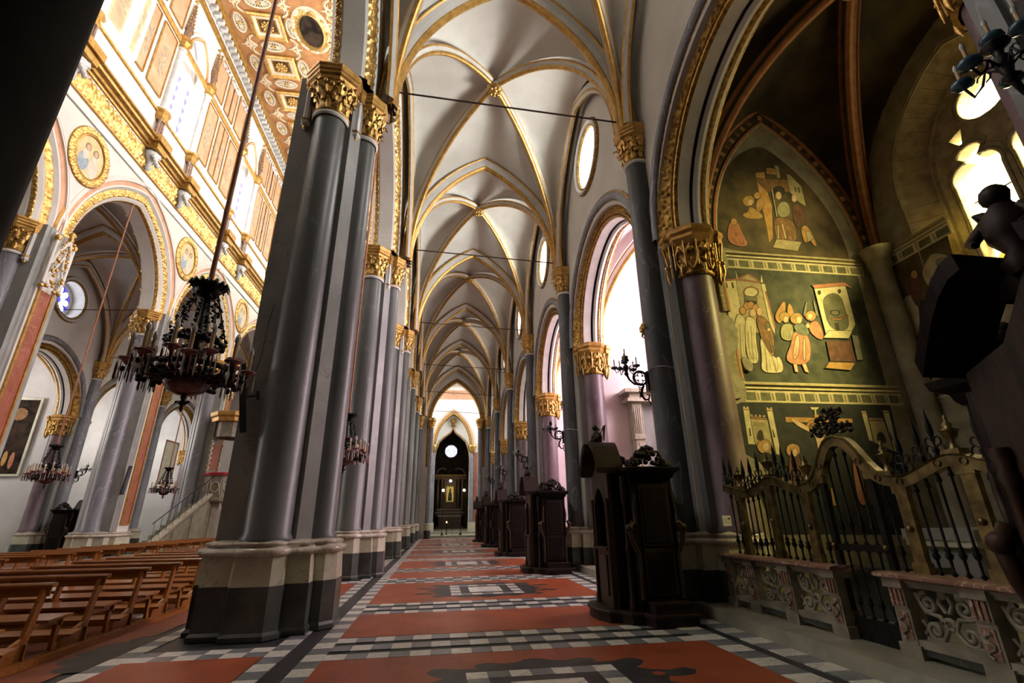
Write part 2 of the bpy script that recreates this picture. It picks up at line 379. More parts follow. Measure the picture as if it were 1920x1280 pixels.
# ------------------------------------------------------------------ arcade pier (local axes: +x towards the aisle, -y towards the door)
H = [(-.92,-.52), (-.72,-.52), (-.72,-.86), (-.34,-.86), (-.26,-1.00), (.26,-1.00), (.40,-.86), (.40,-.70), (.72,-.70), (.72,-.42), (.86,-.42), (1.02,-.24)]
PLO = H + [(x, -y) for x, y in H[::-1]]
CORE = [(-.74,-.46), (-.70,-.50), (-.70,-.62), (-.30,-.62), (-.30,-.52), (.30,-.52), (.42,-.56), (.60,-.38), (.52,-.28)]
CORE = CORE + [(x, -y) for x, y in CORE[::-1]]
SH = [((0, -.56), .345), ((.60, 0), .275), ((0, .56), .345)]
def pier(i, label, north=False, single=False, grp=None, dark=False):
    sx = -1 if north else 1
    p = thing('arcade_pier', label, 'pier', (MX(PX)+NDX if north else PX, YP(i)+(NDY if north else 0), 0), 0, grp, (sx, 1, 1))
    key = ('N' if north else 'S') + ('d' if dark else '') + ('s' if single else '')
    if key not in PM:
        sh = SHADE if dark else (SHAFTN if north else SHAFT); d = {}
        mb = MB(); R3 = lambda P, z: [(x, y, z) for x, y in P]
        mb.loft([R3(offset_poly(PLO, .03), 0), R3(offset_poly(PLO, .03), .06), R3(PLO, .10), R3(PLO, .66)], BLACKM, True, False); d['black_plinth'] = mb.mesh('black_plinth')
        mb = MB(); a = offset_poly(PLO, -.005)
        mb.loft([R3(a, .66), R3(offset_poly(PLO, -.03), 1.04), R3(offset_poly(PLO, -.06), 1.05)], WHITEM, False, True); d['white_plinth'] = mb.mesh('white_plinth')
        mb = MB(); a = [(-.03, 1.04), (.015, 1.06), (.03, 1.10), (.015, 1.145), (-.05, 1.16), (-.055, 1.18), (-.03, 1.20), (-.035, 1.225), (-.09, 1.24), (-.14, 1.26)]
        mb.loft([R3(offset_poly(PLO, q), z) for q, z in a], CREAMM, False, True, True); d['base_moulding'] = mb.mesh('base_moulding')
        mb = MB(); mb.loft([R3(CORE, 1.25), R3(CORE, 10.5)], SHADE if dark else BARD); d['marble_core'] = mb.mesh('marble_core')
        for n, (c, r) in enumerate(SH):
            mb = MB(); mb.lathe([(r+.03, 1.24), (r+.03, 1.29), (r, 1.34), (r, 4), (r-.03, 9.4)], (c[0], c[1], 0), 32, sh); d['s%d' % n] = mb.mesh('shaft')
        mb = MB()   # nave side pilaster panel
        mb.box(-.80, -.72, -.36, .36, 1.25, 10.4, PLASTER); d['pilaster'] = mb.mesh('pilaster')
        mb = MB(); mb.box(-.83, -.80, -.22, .22, 1.55, 8.4, REDM); d['red_panel'] = mb.mesh('red_marble_panel')
        mb = MB()
        for y0, y1, z0, z1 in ((-.29,-.22,1.48,8.45), (.22,.29,1.48,8.45), (-.22,.22,1.48,1.55)): mb.box(-.86, -.80, y0, y1, z0, z1, GOLDP)
        d['gilt_frame'] = mb.mesh('gilt_frame')
        mb = MB()   # openwork cresting above the panel
        for s_ in (-1, 1):
            mb.tube([(-.86, s_*.28, 8.4), (-.92, s_*.30, 8.9), (-.95, s_*.12, 9.25), (-.98, 0, 9.7)], .035, PLASTER)
            mb.tube([(-.90, s_*.30, 9.3), (-.96, s_*.24, 9.75), (-1.0, 0, 10.25)], .05, PLASTER)
            mb.tube([(-.9, s_*.36, 8.6), (-.9, s_*.36, 10.2)], .05, PLASTER, 6); mb.sphere((-.9, s_*.36, 8.5), .075, GOLD); mb.lathe([(.05, 10.1), (.09, 10.15), (.09, 10.25), (.05, 10.3)], (-.9, s_*.36, 0), 8, GOLD)
        rr = random.Random(5)
        for q in range(46):
            z = 8.45+q/46*1.85; y = rr.uniform(-.27, .27)*(1-.25*(z-8.4)/2)
            mb.sphere((-.93-rr.random()*.06, y, z), rr.uniform(.035, .07), GOLD, 6, 4)
        mb.lathe([(.02, 10.2), (.10, 10.3), (.05, 10.4), (.12, 10.5), (.02, 10.62)], (-1.0, 0, 0), 8, GOLD)
        d['cresting'] = mb.mesh('cresting')
        mb = MB()
        mb.lathe([(.001, 9.06), (.05, 9.09), (.055, 9.13), (.02, 9.15)], (0, 0, 0), 6, GOLD); mb.lathe([(.06, 9.14), (.095, 9.19), (.095, 9.25), (.07, 9.28)], (0, 0, 0), 6, RIBW, smooth=False)
        mb.lathe([(.105, 9.26), (.115, 9.29), (.085, 9.32)], (0, 0, 0), 6, GOLDP, smooth=False); mb.lathe([(.07, 9.31), (.07, 10.14)], (0, 0, 0), 6, RIBW, smooth=False)
        mb.lathe([(.08, 10.12), (.11, 10.20), (.11, 10.26), (.13, 10.32), (.13, 10.47), (.001, 10.5)], (0, 0, 0), 6, GOLDP, smooth=False); d['pendant'] = mb.mesh('corner_pendant')
        PM[key] = d
    d = PM[key]
    for nm in ('black_plinth', 'white_plinth', 'base_moulding', 'marble_core'): put(nm, d[nm], p)
    for n in range(3): put('shaft', d['s%d' % n], p)
    if (north or i > 0) and not dark:
        for nm in ('pilaster', 'cresting'): put(nm, d[nm], p)
        r = put('gilt_frame', d['gilt_frame'], p); put('red_panel', d['red_panel'], p)
    if not dark:
        for c, r, Ra in (((0,-.56), .33, .60), ((.60, 0), .26, .47), ((0, .56), .33, .60)):
            if single and c[1] > 0: continue
            kk = (key, c)
            if kk not in PM or single: PM[kk] = foliate_capital(p, c, r, Ra, 9.42, 10.16, 10.5, single)
            else: copy_tree(PM[kk], p)
        for x, y in ((.50, -.44), (.50, .44), (-.46, -.66), (-.46, .66)): put('corner_pendant', d['pendant'], p, loc=(x, y, 0))
    return p
PM = {}

# ------------------------------------------------------------------ vault of one bay
WH = 2.90
def gfun(s, a=2.8, h=4.3):
    R = (a*a+h*h)/(2*a); x = abs(s)*a
    return (sqrt(max(0, R*R-(x+R-a)**2)))/h
RIBP = [(.40, -.225, GOLDP), (.34, -.25, GOLDP), (.31, -.215, RIBW), (.20, -.17, RIBW), (.10, -.10, GOLDP), (.06, -.105, GOLDP), (.0, -.065, GOLDP), (-.025, 0, GOLDP), (.0, .065, GOLDP), (.06, .105, GOLDP), (.10, .10, RIBW), (.20, .17, RIBW), (.31, .215, GOLDP), (.34, .25, GOLDP), (.40, .225, GOLDP)]
DIAP = [(.24, -.13, GOLDP), (.20, -.155, GOLDP), (.17, -.13, RIBW), (.10, -.085, RIBW), (.07, -.085, GOLDP), (.02, -.06, GOLDP), (-.01, -.025, GOLDP), (-.01, .025, GOLDP), (.02, .06, GOLDP), (.07, .085, RIBW), (.10, .085, RIBW), (.17, .13, GOLDP), (.20, .155, GOLDP), (.24, .13, GOLDP)]
WALP = [(.32, -.02, GOLDP), (.32, .06, GOLDP), (.28, .08, RIBW), (.16, .08, RIBW), (.12, .12, RIBW), (.09, .13, GOLDP), (.05, .165, GOLDP), (.01, .13, RIBW), (-.03, .08, RIBW), (-.05, .05, GOLDP), (-.07, -.02, GOLDP)]
def vault(cx, k, z0, ha, hb, web, rib=1, ribs=True, half=WH, Ly=L, diap=DIAP, boss=True, cells=9, wall=True, cy=None, par=None, trans=(1,)):
    """ha: apex rise of the transverse arches, hb: of the boss"""
    cy = YB(k) if cy is None else cy
    if par is None:
        par = bpy.data.objects.new('ceiling_vault', None); COL.objects.link(par); par['kind'] = 'structure'; par.location = (cx, cy, 0)
    ox, oy = par.location.x, par.location.y
    hy = Ly/2; mb = MB(); nt, ns = 14, 17
    ad = hypot(half, hy)
    dz = lambda t: z0+hb*gfun(t, ad, hb)
    for ax in (0, 1):
        for sg in (-1, 1):
            vs = []
            for i in range(nt):
                t = i/(nt-1)*.999+.001; r = z0+hb+(ha-hb)*t*t
                for j in range(ns):
                    s_ = j/(ns-1)*2-1
                    z = dz(t)+(r-dz(t))*gfun(s_, half if ax else hy, ha)+.34
                    if ax: vs.append((cx+s_*t*half-ox, cy+sg*t*hy-oy, z))
                    else: vs.append((cx+sg*t*half-ox, cy+s_*t*hy-oy, z))
            mb.grid(vs, nt, ns, web, True)
    mb.build('web', par)
    if not ribs: return par
    for sg in (-1, 1):      # diagonals
        mb = MB(); P = []; Q = []; n = 30; D = Vector((half, sg*hy, 0)).normalized(); m_ = ad-.22
        P2, Q2 = arc2(m_, z0, hb, n)
        P = [(cx-ox+D.x*p[0], cy-oy+D.y*p[0], p[1]) for p in P2]; Q = [D*q[0]+Vector((0, 0, q[1])) for q in Q2]
        mb.sweep(P, Q, (-D.y, D.x, 0), diap); mb.build('diagonal_rib', par)
    if wall:
        for sg in (-1, 1):
            P, Q = arc_y(cx-ox+sg*half, hy-.36, z0, ha-.12, cy-oy, 20)
            mb = MB(); mb.sweep(P, Q, (-sg, 0, 0), WALP); mb.build('wall_rib', par)
    if boss:
        zb = z0+hb; mb = MB()
        mb.lathe([(.20, zb+.30), (.20, zb+.12), (.26, zb+.08), (.26, zb+.0), (.17, zb-.04)], (cx-ox, cy-oy, 0), 8, RIBW, smooth=False)
        mb.lathe([(.25, zb+.0), (.27, zb-.05), (.20, zb-.09), (.10, zb-.15), (.001, zb-.20)], (cx-ox, cy-oy, 0), 12, GOLD)
        for q in range(8):
            a = 2*pi*q/8; mb.sphere((cx-ox+cos(a)*.17, cy-oy+sin(a)*.17, zb-.11), .075, GOLD, 6, 4)
        mb.sphere((cx-ox, cy-oy, zb-.18), .08, GOLD, 8, 5)
        mb.build('boss', par)
    return par

CX = (PX+.95+WX)/2            # middle of the south aisle  (-1.6 .. 4.6)
CX = 1.40
# ------------------------------------------------------------------ aisle vaults, transverse arches, tie rods
Z0 = 10.5; HA = 4.62; HB = 5.05
def transverse(y, cx, par_loc=None):
    P, Q = arc_x(0, 2.72, Z0+.05, HA-.10, 0, 26)
    if 'trans' not in PM: mb = MB(); mb.sweep(P, Q, (0, 1, 0), RIBP); PM['trans'] = mb.mesh('transverse_arch')
    o = put('ceiling_transverse_arch', PM['trans'], None, loc=(cx, y, 0), kind='structure'); return o
vprot = None
def vault_copy(cx, k, mirror=False):
    global vprot
    if vprot is None: vprot = vault(CX, k, Z0, HA, HB, PLASTER); return vprot
    c = copy_tree(vprot); c.location = (cx, YB(k), 0); c['kind'] = 'structure'; return c
for k in range(0, 6): vault_copy(CX, k)
vault_copy(CX, -1)
for i in range(-1, 6): transverse(YP(i), CX)
for k in range(-1, 6): vault_copy(MX(CX), k)
for i in range(-1, 6): transverse(YP(i), MX(CX))
ORD = ['nearest', 'second nearest', 'third nearest', 'fourth nearest', 'fifth nearest', 'furthest']
for i in range(0, 6):
    t = thing('tie_rod', 'thin rusty iron tie rod across the aisle vault, %s of them' % ORD[i], 'tie rod', (CX, YP(i), 10.95), 0, 'tie rods across the side aisle')
    mb = MB(); mb.tube([(-3.05, 0, .12), (2.8, 0, -.1)], .022, ROD, 6); mb.build('rod', t)
    mb = MB(); mb.box(2.72, 2.9, -.05, .05, -.3, .1, ROD); mb.build('anchor', t)
    mb = MB(); mb.box(-3.0, -2.9, -.06, .06, .02, .22, ROD); mb.build('anchor', t)
for i in (1, 2, 3):
    t = thing('tie_rod', 'thin tie rod in the far aisle beyond the nave, %s one' % ['', 'left', 'middle', 'right'][i], 'tie rod', (MX(CX), YP(i), 10.95), 0, 'tie rods across the far aisle')
    mb = MB(); mb.tube([(-2.8, 0, -.1), (3.05, 0, .12)], .02, ROD, 5); mb.build('rod', t)

# ------------------------------------------------------------------ arcade walls
# profile across the arch: n outward from the soffit, b towards the nave (+) or aisle (-)
AH, AR = 2.72, 3.62          # half span and rise of the soffit
ARCP = [(.92, -.55, GOLDP), (.92, -.60, GOLDP), (.84, -.62, GOLDP), (.80, -.56, PLASTER), (.50, -.54, PLASTER), (.44, -.50, None), (.05, -.36, PLASTER), (0, -.30, PLASTER), (0, .16, PLASTER), (.02, .20, None), (.06, .34, PLASTER), (.16, .42, PLASTER), (.20, .44, None), (.50, .46, PLASTER), (.60, .56, PLASTER), (.66, .56, PINKW), (.88, .58, PINKW), (.92, .64, PLASTER), (1.0, .64, GOLDP), (1.06, .58, GOLDP), (1.06, .5, GOLDP)]
def arcade_arch(k, north, detail=True):
    sgn = -1 if north else 1
    key = ('arc', north, detail)
    if key not in PM:
        P, Q = arc_y(0, AH, Z0, AR, 0, 24); B = (-sgn, 0, 0)
        ms = {}
        mb = MB(); mb.sweep(P, Q, B, ARCP); ms['archivolt'] = mb.mesh('archivolt')
        per = 12 if detail else 6; cr = 11 if detail else 7
        for nm, p0, p1, dp in (('aisle_band', (.44, -.50), (.05, -.36), .07), ('soffit_band', (.02, .20), (.06, .34), .04), ('nave_band', (.20, .44), (.50, .46), .06)):
            mb = MB(); a, b = (p0, p1)
            relief_band(mb, P, Q, B, a, b, dp*(1 if not north else -1)*-1, GOLD, cr, per); ms[nm] = mb.mesh('gilded_band')
        PM[key] = ms
    par = bpy.data.objects.new('wall_arcade_arch', None); COL.objects.link(par); par['kind'] = 'structure'
    par.location = (MX(-2.30)+.3*NDX if north else -2.30, YB(k)+(NDY if north else 0), 0)
    for nm, me in PM[key].items(): put(nm if nm == 'archivolt' else 'gilded_band', me, par)
    return par
for k in range(0, 6): arcade_arch(k, False, k < 2)
for k in range(0, 6): arcade_arch(k, True, k in (2, 3))
Y0, Y1 = -5.4, YP(5)+.6
def arcade_wall(north, ztop):
    outer = [(Y0, Z0-.02)]
    for k in range(-1, 6):
        P, _ = arc2(AH+.86, Z0-.02, AR+.90, 16, YB(k)+(NDY if north else 0))
        if k == -1: P = [(Y0+.01, Z0+2)] + [(max(p[0], Y0+.01), p[1]) for p in P if p[0] > Y0+.05]; outer = []
        outer += P
    outer = [(Y0, Z0+1.9)]+outer[1:]+[(Y1, Z0-.02), (Y1, ztop), (Y0, ztop)]
    mb = MB(); s_ = 1 if not north else -1
    xa = -1.74 if not north else MX(-1.74); xn = -2.85 if not north else MX(-2.85)
    mb.plate([outer[::-1]], lambda u, v, t: (t, u, v), xa, xn, PLASTER)
    struct('wall_arcade_north' if north else 'wall_arcade_south', mb)
arcade_wall(False, 16.2); arcade_wall(True, 15.0)
# outer wall above the aisle vault, unseen attic floors (added against light leaks) and nave ceiling
mb = MB(); mb.box(-2.9, 5.6, Y0, 70, 16.2, 16.4, PLASTER); struct('ceiling_light_stop_south', mb)
mb = MB(); mb.box(MX(5.6), MX(-2.9), Y0, 70, 16.2, 16.4, PLASTER); struct('ceiling_light_stop_north', mb)

# ------------------------------------------------------------------ south aisle wall with chapel arches and oculi
CA, CR_, CZ = 3.16, 3.30, 7.05        # chapel arch hole: half span, rise, springing
OCY, OCZ, OCR = .15, 13.05, 1.02
def aisle_wall(sgn, name, k0, k1):
    X = (lambda x: x) if sgn > 0 else MX
    for k in range(k0, k1):
        y0, y1 = YP(k-1), YP(k)
        a = arc_pts(CA, CZ, CR_, YB(k), 0, 18)
        outer = [(y0, 0)]+a+[(y1, 0), (y1, 16.2), (y0, 16.2)]
        mb = MB(); mb.plate([outer, circ(YB(k)+OCY, OCZ, OCR)[::-1]], lambda u, v, t: (t, u, v), X(WX), X(WX+.9), PLASTER)
        struct(name, mb)
aisle_wall(1, 'wall_south', -1, 6)
aisle_wall(-1, 'wall_north', -1, 6)
# oculus surrounds and glass
def oculus(k, sgn, glass):
    X = WX if sgn > 0 else MX(WX)
    par = bpy.data.objects.new('window_%d' % (k+3 if sgn > 0 else k+13), None); COL.objects.link(par); par['kind'] = 'structure'; par.location = (X, YB(k)+OCY, OCZ)
    if ('ocf', sgn) not in PM:
        n = 40; A = [2*pi*i/n for i in range(n)]
        P = [(0, OCR*cos(a), OCR*sin(a)) for a in A]; Q = [(0, cos(a), sin(a)) for a in A]
        mb = MB(); mb.sweep(P, Q, (-sgn, 0, 0), [(-.06, -.35, RIBW), (-.04, -.02, GOLDD), (.0, .05, GOLDD), (.06, .05, RIBW), (.14, .13, RIBW), (.22, .11, GOLDD), (.26, .05, GOLDD), (.27, -.02, GOLDD)], closed=True); PM[('ocf', sgn)] = mb.mesh('round_frame')
        mb = MB()
        for i in range(8):
            a = 2*pi*i/8; mb.tube([(sgn*.68, .22*cos(a), .22*sin(a)), (sgn*.68, .8*cos(a), .8*sin(a))], .018, LEAD, 4)
            mb.tube([(sgn*.68, .52*cos(a)+.19*cos(t)*1.3, .52*sin(a)+.19*sin(t)*1.3) for t in [2*pi*j/12 for j in range(13)]], .016, LEAD, 4)
        PM[('ocl', sgn)] = mb.mesh('tracery')
        mb = MB(); mb.lathe([(.80, .66*sgn), (.80, .71*sgn), (1.03, .71*sgn), (1.03, .66*sgn), (.80, .66*sgn)], (0, 0, 0), 40, RIBW, axis='x'); PM[('ocr', sgn)] = mb.mesh('glazing_ring')
    put('round_frame', PM[('ocf', sgn)], par)
    mb = MB(); mb.add([(sgn*.70, .82*cos(2*pi*i/32), .82*sin(2*pi*i/32)) for i in range(32)], [tuple(range(32)) if sgn < 0 else tuple(range(32))[::-1]], glass); mb.build('pane', par)
    put('glazing_ring', PM[('ocr', sgn)], par)
    if sgn < 0:
        put('tracery', PM[('ocl', sgn)], par)
        par.children[1].data.materials[0] = MATS.get('blue_pane') or emis('blue_pane', (.10, .08, .85), 1.6)
        if 'blue_pane' not in MATS: MATS['blue_pane'] = par.children[1].data.materials[0]
        for i in range(8):      # pale petals round a pale heart
            a = 2*pi*i/8; mb = MB(); mb.add([(sgn*.692, (.50+.30*cos(q))*cos(a)-.17*sin(q)*sin(a), (.50+.30*cos(q))*sin(a)+.17*sin(q)*cos(a)) for q in [2*pi*j/14 for j in range(14)]], [tuple(range(14))], glass); mb.build('pale_petal', par)
# ------------------------------------------------------------------ light panes
G_OS = emis('oculus_daylight', (1, .98, .93), WIN['oculus_south'])
G_ON = emis('oculus_blue_daylight', (.90, .93, 1), WIN['oculus_north'])
G_CD = emis('amber_daylight', (1, .86, .50), WIN['chapel_dark'])
_t = G_CD.node_tree; _a = _t.nodes.new('ShaderNodeAddShader'); _tr = _t.nodes.new('ShaderNodeBsdfTransparent'); _tr.inputs[0].default_value = (.9, .85, .6, 1); _e = _t.nodes.new('ShaderNodeEmission')
_e.inputs[0].default_value = (1, .86, .50, 1); _e.inputs[1].default_value = WIN['chapel_dark']
_t.links.new(_e.outputs[0], _a.inputs[0]); _t.links.new(_tr.outputs[0], _a.inputs[1]); _t.links.new(_a.outputs[0], _t.nodes['Material Output'].inputs[0])
G_CB = emis('rosy_daylight', (1, .78, .85), WIN['chapel_bright'])
G_CF = emis('chapel_daylight', (1, .90, .84), WIN['chapel_far'])
G_AM = emis('amber_glass', (1, .42, .03), 2.2)
G_PL = emis('pale_glass', (.9, .80, .42), 1.6)
for k in range(0, 6): oculus(k, 1, G_OS if k < 3 else G_CF)
for k in range(0, 6): oculus(k, -1, G_ON)

# ------------------------------------------------------------------ chapel arches
CHP = [(.80, -.02, GOLDD), (.80, .06, GOLDD), (.75, .09, SHAFTN), (.71, .07, SHAFTN, True), (.66, .115, SHAFTN, True), (.56, .115, SHAFTN, True), (.52, .04, None), (.24, -.20, GOLDD), (.22, -.15, GOLDD), (.17, -.14, GOLDD), (.15, -.20, GOLDD), (.12, -.16, GOLDD), (.08, -.17, GOLDD), (.06, -.24, RIBW), (.04, -.50, BLACKP), (.10, -.53, BLACKP), (.06, -.58, RIBW), (0, -.57, RIBW), (-.03, -.64, RIBW), (.0, -.72, GOLDD), (-.01, -.78, RIBW), (.03, -.80, GOLDD), (.03, -.86, RIBW), (.06, -.92, RIBW), (.10, -.93, GOLDD), (.14, -1.0, GOLDD)]  # black groove paints in the shade of a deeper rebate
def chapel_arch(k, sgn, detail=True):
    key = ('chp', sgn, detail)
    if key not in PM:
        P, Q = arc_y(0, 2.62, 7.2, 2.78, 0, 24); B = (-sgn, 0, 0); d = {}
        mb = MB(); mb.sweep(P, Q, B, CHP); d['archivolt'] = mb.mesh('archivolt')
        mb = MB(); relief_band(mb, P, Q, B, (.52, .03), (.24, -.20), -.055*sgn, GOLDD, 11 if detail else 7, 13 if detail else 7); d['gilded_band'] = mb.mesh('gilded_band')
        PM[key] = d
    par = bpy.data.objects.new('wall_chapel_arch', None); COL.objects.link(par); par['kind'] = 'structure'
    par.location = (WX if sgn > 0 else MX(WX), YB(k), 0)
    for nm, me in PM[key].items(): put(nm, me, par)
for k in range(0, 6): chapel_arch(k, 1, k < 2)
for k in range(1, 6): chapel_arch(k, -1, False)

def jamb_capital(p, x, y, single):
    """openwork capital of the chapel columns"""
    k = thing_part('capital', p)
    mb = MB(); mb.loft([octa((x, y), r, z) for r, z in ((.46, 6.80), (.50, 6.88), (.53, 6.93), (.53, 7.0), (.58, 7.06), (.58, 7.14), (.54, 7.2))], GOLDP); mb.build('abacus', k)
    mb = MB(); mb.lathe([(.37, 6.10), (.42, 6.14), (.38, 6.19), (.39, 6.5), (.45, 6.8)], (x, y, 0), 20, GOLDD); mb.build('bell', k)
    mb = MB(); R = .46
    for i in range(12):
        a = 2*pi*i/12; ca, sa = cos(a), sin(a)
        for s_ in (-1, 1):   # crossing ogee tracery with drooping tips
            pts = []
            for j in range(9):
                t = j/8; b = a+s_*(.26*sin(t*pi))
                pts.append((x+cos(b)*(R-.05+.04*t), y+sin(b)*(R-.05+.04*t), 6.22+.55*t))
            mb.tube(pts, .022, GOLD, 5, False)
        mb.sphere((x+ca*(R+.0), y+sa*(R+.0), 6.66), .055, GOLD, 7, 4); mb.sphere((x+ca*R*.97, y+sa*R*.97, 6.42), .04, GOLD, 6, 4)
        
        if i % 2: mb.tube([(x+ca*.43, y+sa*.43, 6.30), (x+ca*.45, y+sa*.45, 6.17), (x+ca*.43, y+sa*.43, 6.06)], [.04, .035, .008], GOLD, 6)
        mb.tube([(x+cos(a+.26)*.47, y+sin(a+.26)*.47, z) for z in (6.26, 6.36, 6.6, 6.85)], [.010, .020, .014, .02], GOLD, 6)
    mb.build('tracery_collar', k); return k
def side_bracket(p, x, y):
    mb = MB()
    mb.loft([octa((x, y), r, z, 6) for r, z in ((.10, 6.78), (.16, 6.88), (.16, 6.98), (.20, 7.04), (.20, 7.12), (.16, 7.16))], GOLDP)
    for i in range(6):
        a = 2*pi*i/6
        mb.tube([(x+cos(a)*.05, y+sin(a)*.05, 6.0), (x+cos(a)*.12, y+sin(a)*.12, 6.2), (x+cos(a)*.09, y+sin(a)*.09, 6.5), (x+cos(a)*.15, y+sin(a)*.15, 6.85)], [.01, .028, .02, .028], GOLD, 5)
        mb.sphere((x+cos(a)*.12, y+sin(a)*.12, 6.4), .045, GOLD, 6, 4)
    mb.lathe([(.001, 5.92), (.04, 5.98), (.06, 6.1), (.05, 6.3), (.09, 6.78)], (x, y, 0), 8, GOLDD); mb.build('side_bracket', p)

# local axes: origin on the pier line at x = WX, +x into the wall
WPL = [(-.62, -.22), (-.46, -.42), (-.16, -.42), (-.16, -.62), (.10, -.62), (.10, -1.0), (.75, -1.04), (.95, -.90)]
WPL = WPL+[(x, -y) for x, y in WPL[::-1]]
JB = [(-.02, -.38), (.14, -.38), (.14, -.50), (.26, -.52), (.36, -.62), (.70, -.66), (.78, -.40), (.80, -.34), (.98, -.34), (.98, -.30)]
JB = JB+[(x, -y) for x, y in JB[::-1]]
def wall_pier(i, label, north=False, single=False, dark=False):
    sx = -1 if north else 1
    p = thing('wall_pier', label, 'pier', (MX(WX) if north else WX, YP(i), 0), 0, 'wall piers between the chapels' , (sx, 1, 1))
    key = 'wp%d%d' % (dark, north)
    if key not in PM:
        d = {}; R3 = lambda P, z: [(x, y, z) for x, y in P]; a = WPL
        mb = MB(); mb.loft([R3(offset_poly(a, .02), 0), R3(offset_poly(a, .02), .05), R3(a, .09), R3(a, .65)], BLACKM, True, False); d['black_plinth'] = mb
        mb = MB(); mb.loft([R3(offset_poly(a, -.005), .65), R3(offset_poly(a, -.03), 1.04)], WHITEM, False, True); d['white_plinth'] = mb
        mb = MB(); mb.loft([R3(offset_poly(a, q), z) for q, z in ((-.04, 1.03), (.0, 1.05), (.02, 1.09), (.0, 1.13), (-.05, 1.15), (-.03, 1.18), (-.06, 1.22), (-.12, 1.25))], CREAMM, False, True, True); d['base_moulding'] = mb
        mb = MB(); mb.loft([R3(JB, 1.2), R3(JB, 7.0)], BARD); d['marble_jamb'] = mb
        mb = MB(); mb.box(.76, 1.0, -.38, .38, .1, 7.4, OLDPL if not north else PLASTER); d['plaster_return'] = mb
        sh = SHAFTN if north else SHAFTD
        mb = MB(); mb.lathe([(.33, 1.22), (.33, 1.28), (.30, 1.33), (.30, 4), (.26, 9.45)], (-.12, 0, 0), 32, sh); d['shaft'] = mb
        for s_ in (-1, 1):
            mb = MB(); mb.lathe([(.41, 1.22), (.41, 1.28), (.37, 1.33), (.36, 3), (.345, 6.12)], (.55, s_*.60, 0), 32, PURPLE); d['chapel_column%d' % s_] = mb
        mb = MB()
        for s_ in (-1, 1): mb.box(.06, .30, s_*.58-.09, s_*.58+.09, 1.22, 6.95, SHAFT)
        d['grey_strip'] = mb
        PM[key] = {n: m.mesh(n) for n, m in d.items()}
    for n, me in PM[key].items(): put('chapel_column' if n[:8] == 'chapel_c' else n, me, p)
    kk = 'wcap'
    if kk not in PM or single: PM[kk] = foliate_capital(p, (-.12, 0), .255, .47, 9.52, 10.12, 10.5, single)
    else: copy_tree(PM[kk], p)
    for s_ in (-1, 1):
        kk = 'jcap%d' % s_
        if kk not in PM: PM[kk] = jamb_capital(p, .55, s_*.60, single); 
        else: copy_tree(PM[kk], p)
    if 'sbr' not in PM:
        for s_ in (-1, 1): side_bracket(p, .12, s_*.52); side_bracket(p, 1.0, s_*.80)
        PM['sbr'] = [o for o in p.children if o.name.startswith('side_bracket')]
    else:
        for o in PM['sbr']: copy_tree(o, p)
    return p
for i, l in enumerate(['grey and purple marble pier with gilt capitals behind the nearest confessional, white card on it',
    'grey marble wall pier behind the second confessional, beside the bright rosy chapel', 'grey marble wall pier behind the third confessional in the row',
    'grey marble wall pier behind the fourth confessional in the row', 'grey marble wall pier behind the furthest confessional', 'last wall pier on the right at the end of the aisle']):
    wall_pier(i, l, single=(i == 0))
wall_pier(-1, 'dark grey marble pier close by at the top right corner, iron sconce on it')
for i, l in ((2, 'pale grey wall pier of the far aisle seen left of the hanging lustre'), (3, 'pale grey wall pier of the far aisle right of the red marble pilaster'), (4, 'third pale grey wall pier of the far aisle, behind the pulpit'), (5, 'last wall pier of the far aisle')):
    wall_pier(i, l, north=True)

# arcade piers, south
for i, l in enumerate(['massive clustered grey marble pier with gilt capitals in front, beside the benches', 'clustered marble pier directly behind the massive front one, second in the arcade row',
    'third clustered marble pier of the near arcade', 'fourth clustered marble pier of the near arcade', 'fifth clustered marble pier of the near arcade', 'last clustered marble pier of the near arcade by the altar step']):
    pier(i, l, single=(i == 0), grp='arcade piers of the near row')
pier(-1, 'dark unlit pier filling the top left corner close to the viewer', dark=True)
for i, l in ((1, 'pier of the far arcade with red marble panel, cut by the dark pier at left'), (2, 'pier of the far arcade with red marble panel rising behind the lustre'), (3, 'pier of the far arcade behind the pulpit stairs'),
    (4, 'fourth pier of the far arcade beyond the pulpit'), (5, 'last pier of the far arcade')):
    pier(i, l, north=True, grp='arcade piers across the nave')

# ------------------------------------------------------------------ floor
mb = MB(); mb.box(-20.5, 11, -5.6, 72, -.30, -.012, TILEB); FLOOR = struct('floor', mb)
unit = {}
def unit_tile(m):
    if m not in unit:
        mb = MB(); e = .004
        mb.loft([[(x, y, z) for x, y in ((-.5+q, -.5+q), (.5-q, -.5+q), (.5-q, .5-q), (-.5+q, .5-q))] for q, z in ((.004, -.011), (.004, -.001), (.012, 0))], m, False, True); unit[m] = mb.mesh('floor_tile')
    return unit[m]
TL = []
def T(x0, x1, y0, y1, m): TL.append((x0, x1, y0, y1, m))
def row(xa, n, wd, y0, y1, ph):
    for i in range(n): T(xa+i*wd, xa+(i+1)*wd, y0, y1, TILEW if (i+ph) % 2 == 0 else TILEG)
TW = 4.72/19
slabs = MB(); terra = MB()
def sl(x0, x1, y0, y1, m, z=0.0, g=.003): slabs.box(x0+g, x1-g, y0+g, y1-g, z-.01, z, m)
def terrafield(x0, x1, y0, y1, s_=.40, m=TERRA):
    nx = max(1, round((x1-x0)/s_)); ny = max(1, round((y1-y0)/s_))
    for a in range(nx):
        for b in range(ny):
            g = .0015; xa, xb = x0+(x1-x0)*a/nx+g, x0+(x1-x0)*(a+1)/nx-g; ya, yb = y0+(y1-y0)*b/ny+g, y0+(y1-y0)*(b+1)/ny-g
            terra.add([(xa, ya, -.001), (xb, ya, -.001), (xb, yb, -.001), (xa, yb, -.001)], [(0, 1, 2, 3)], m)
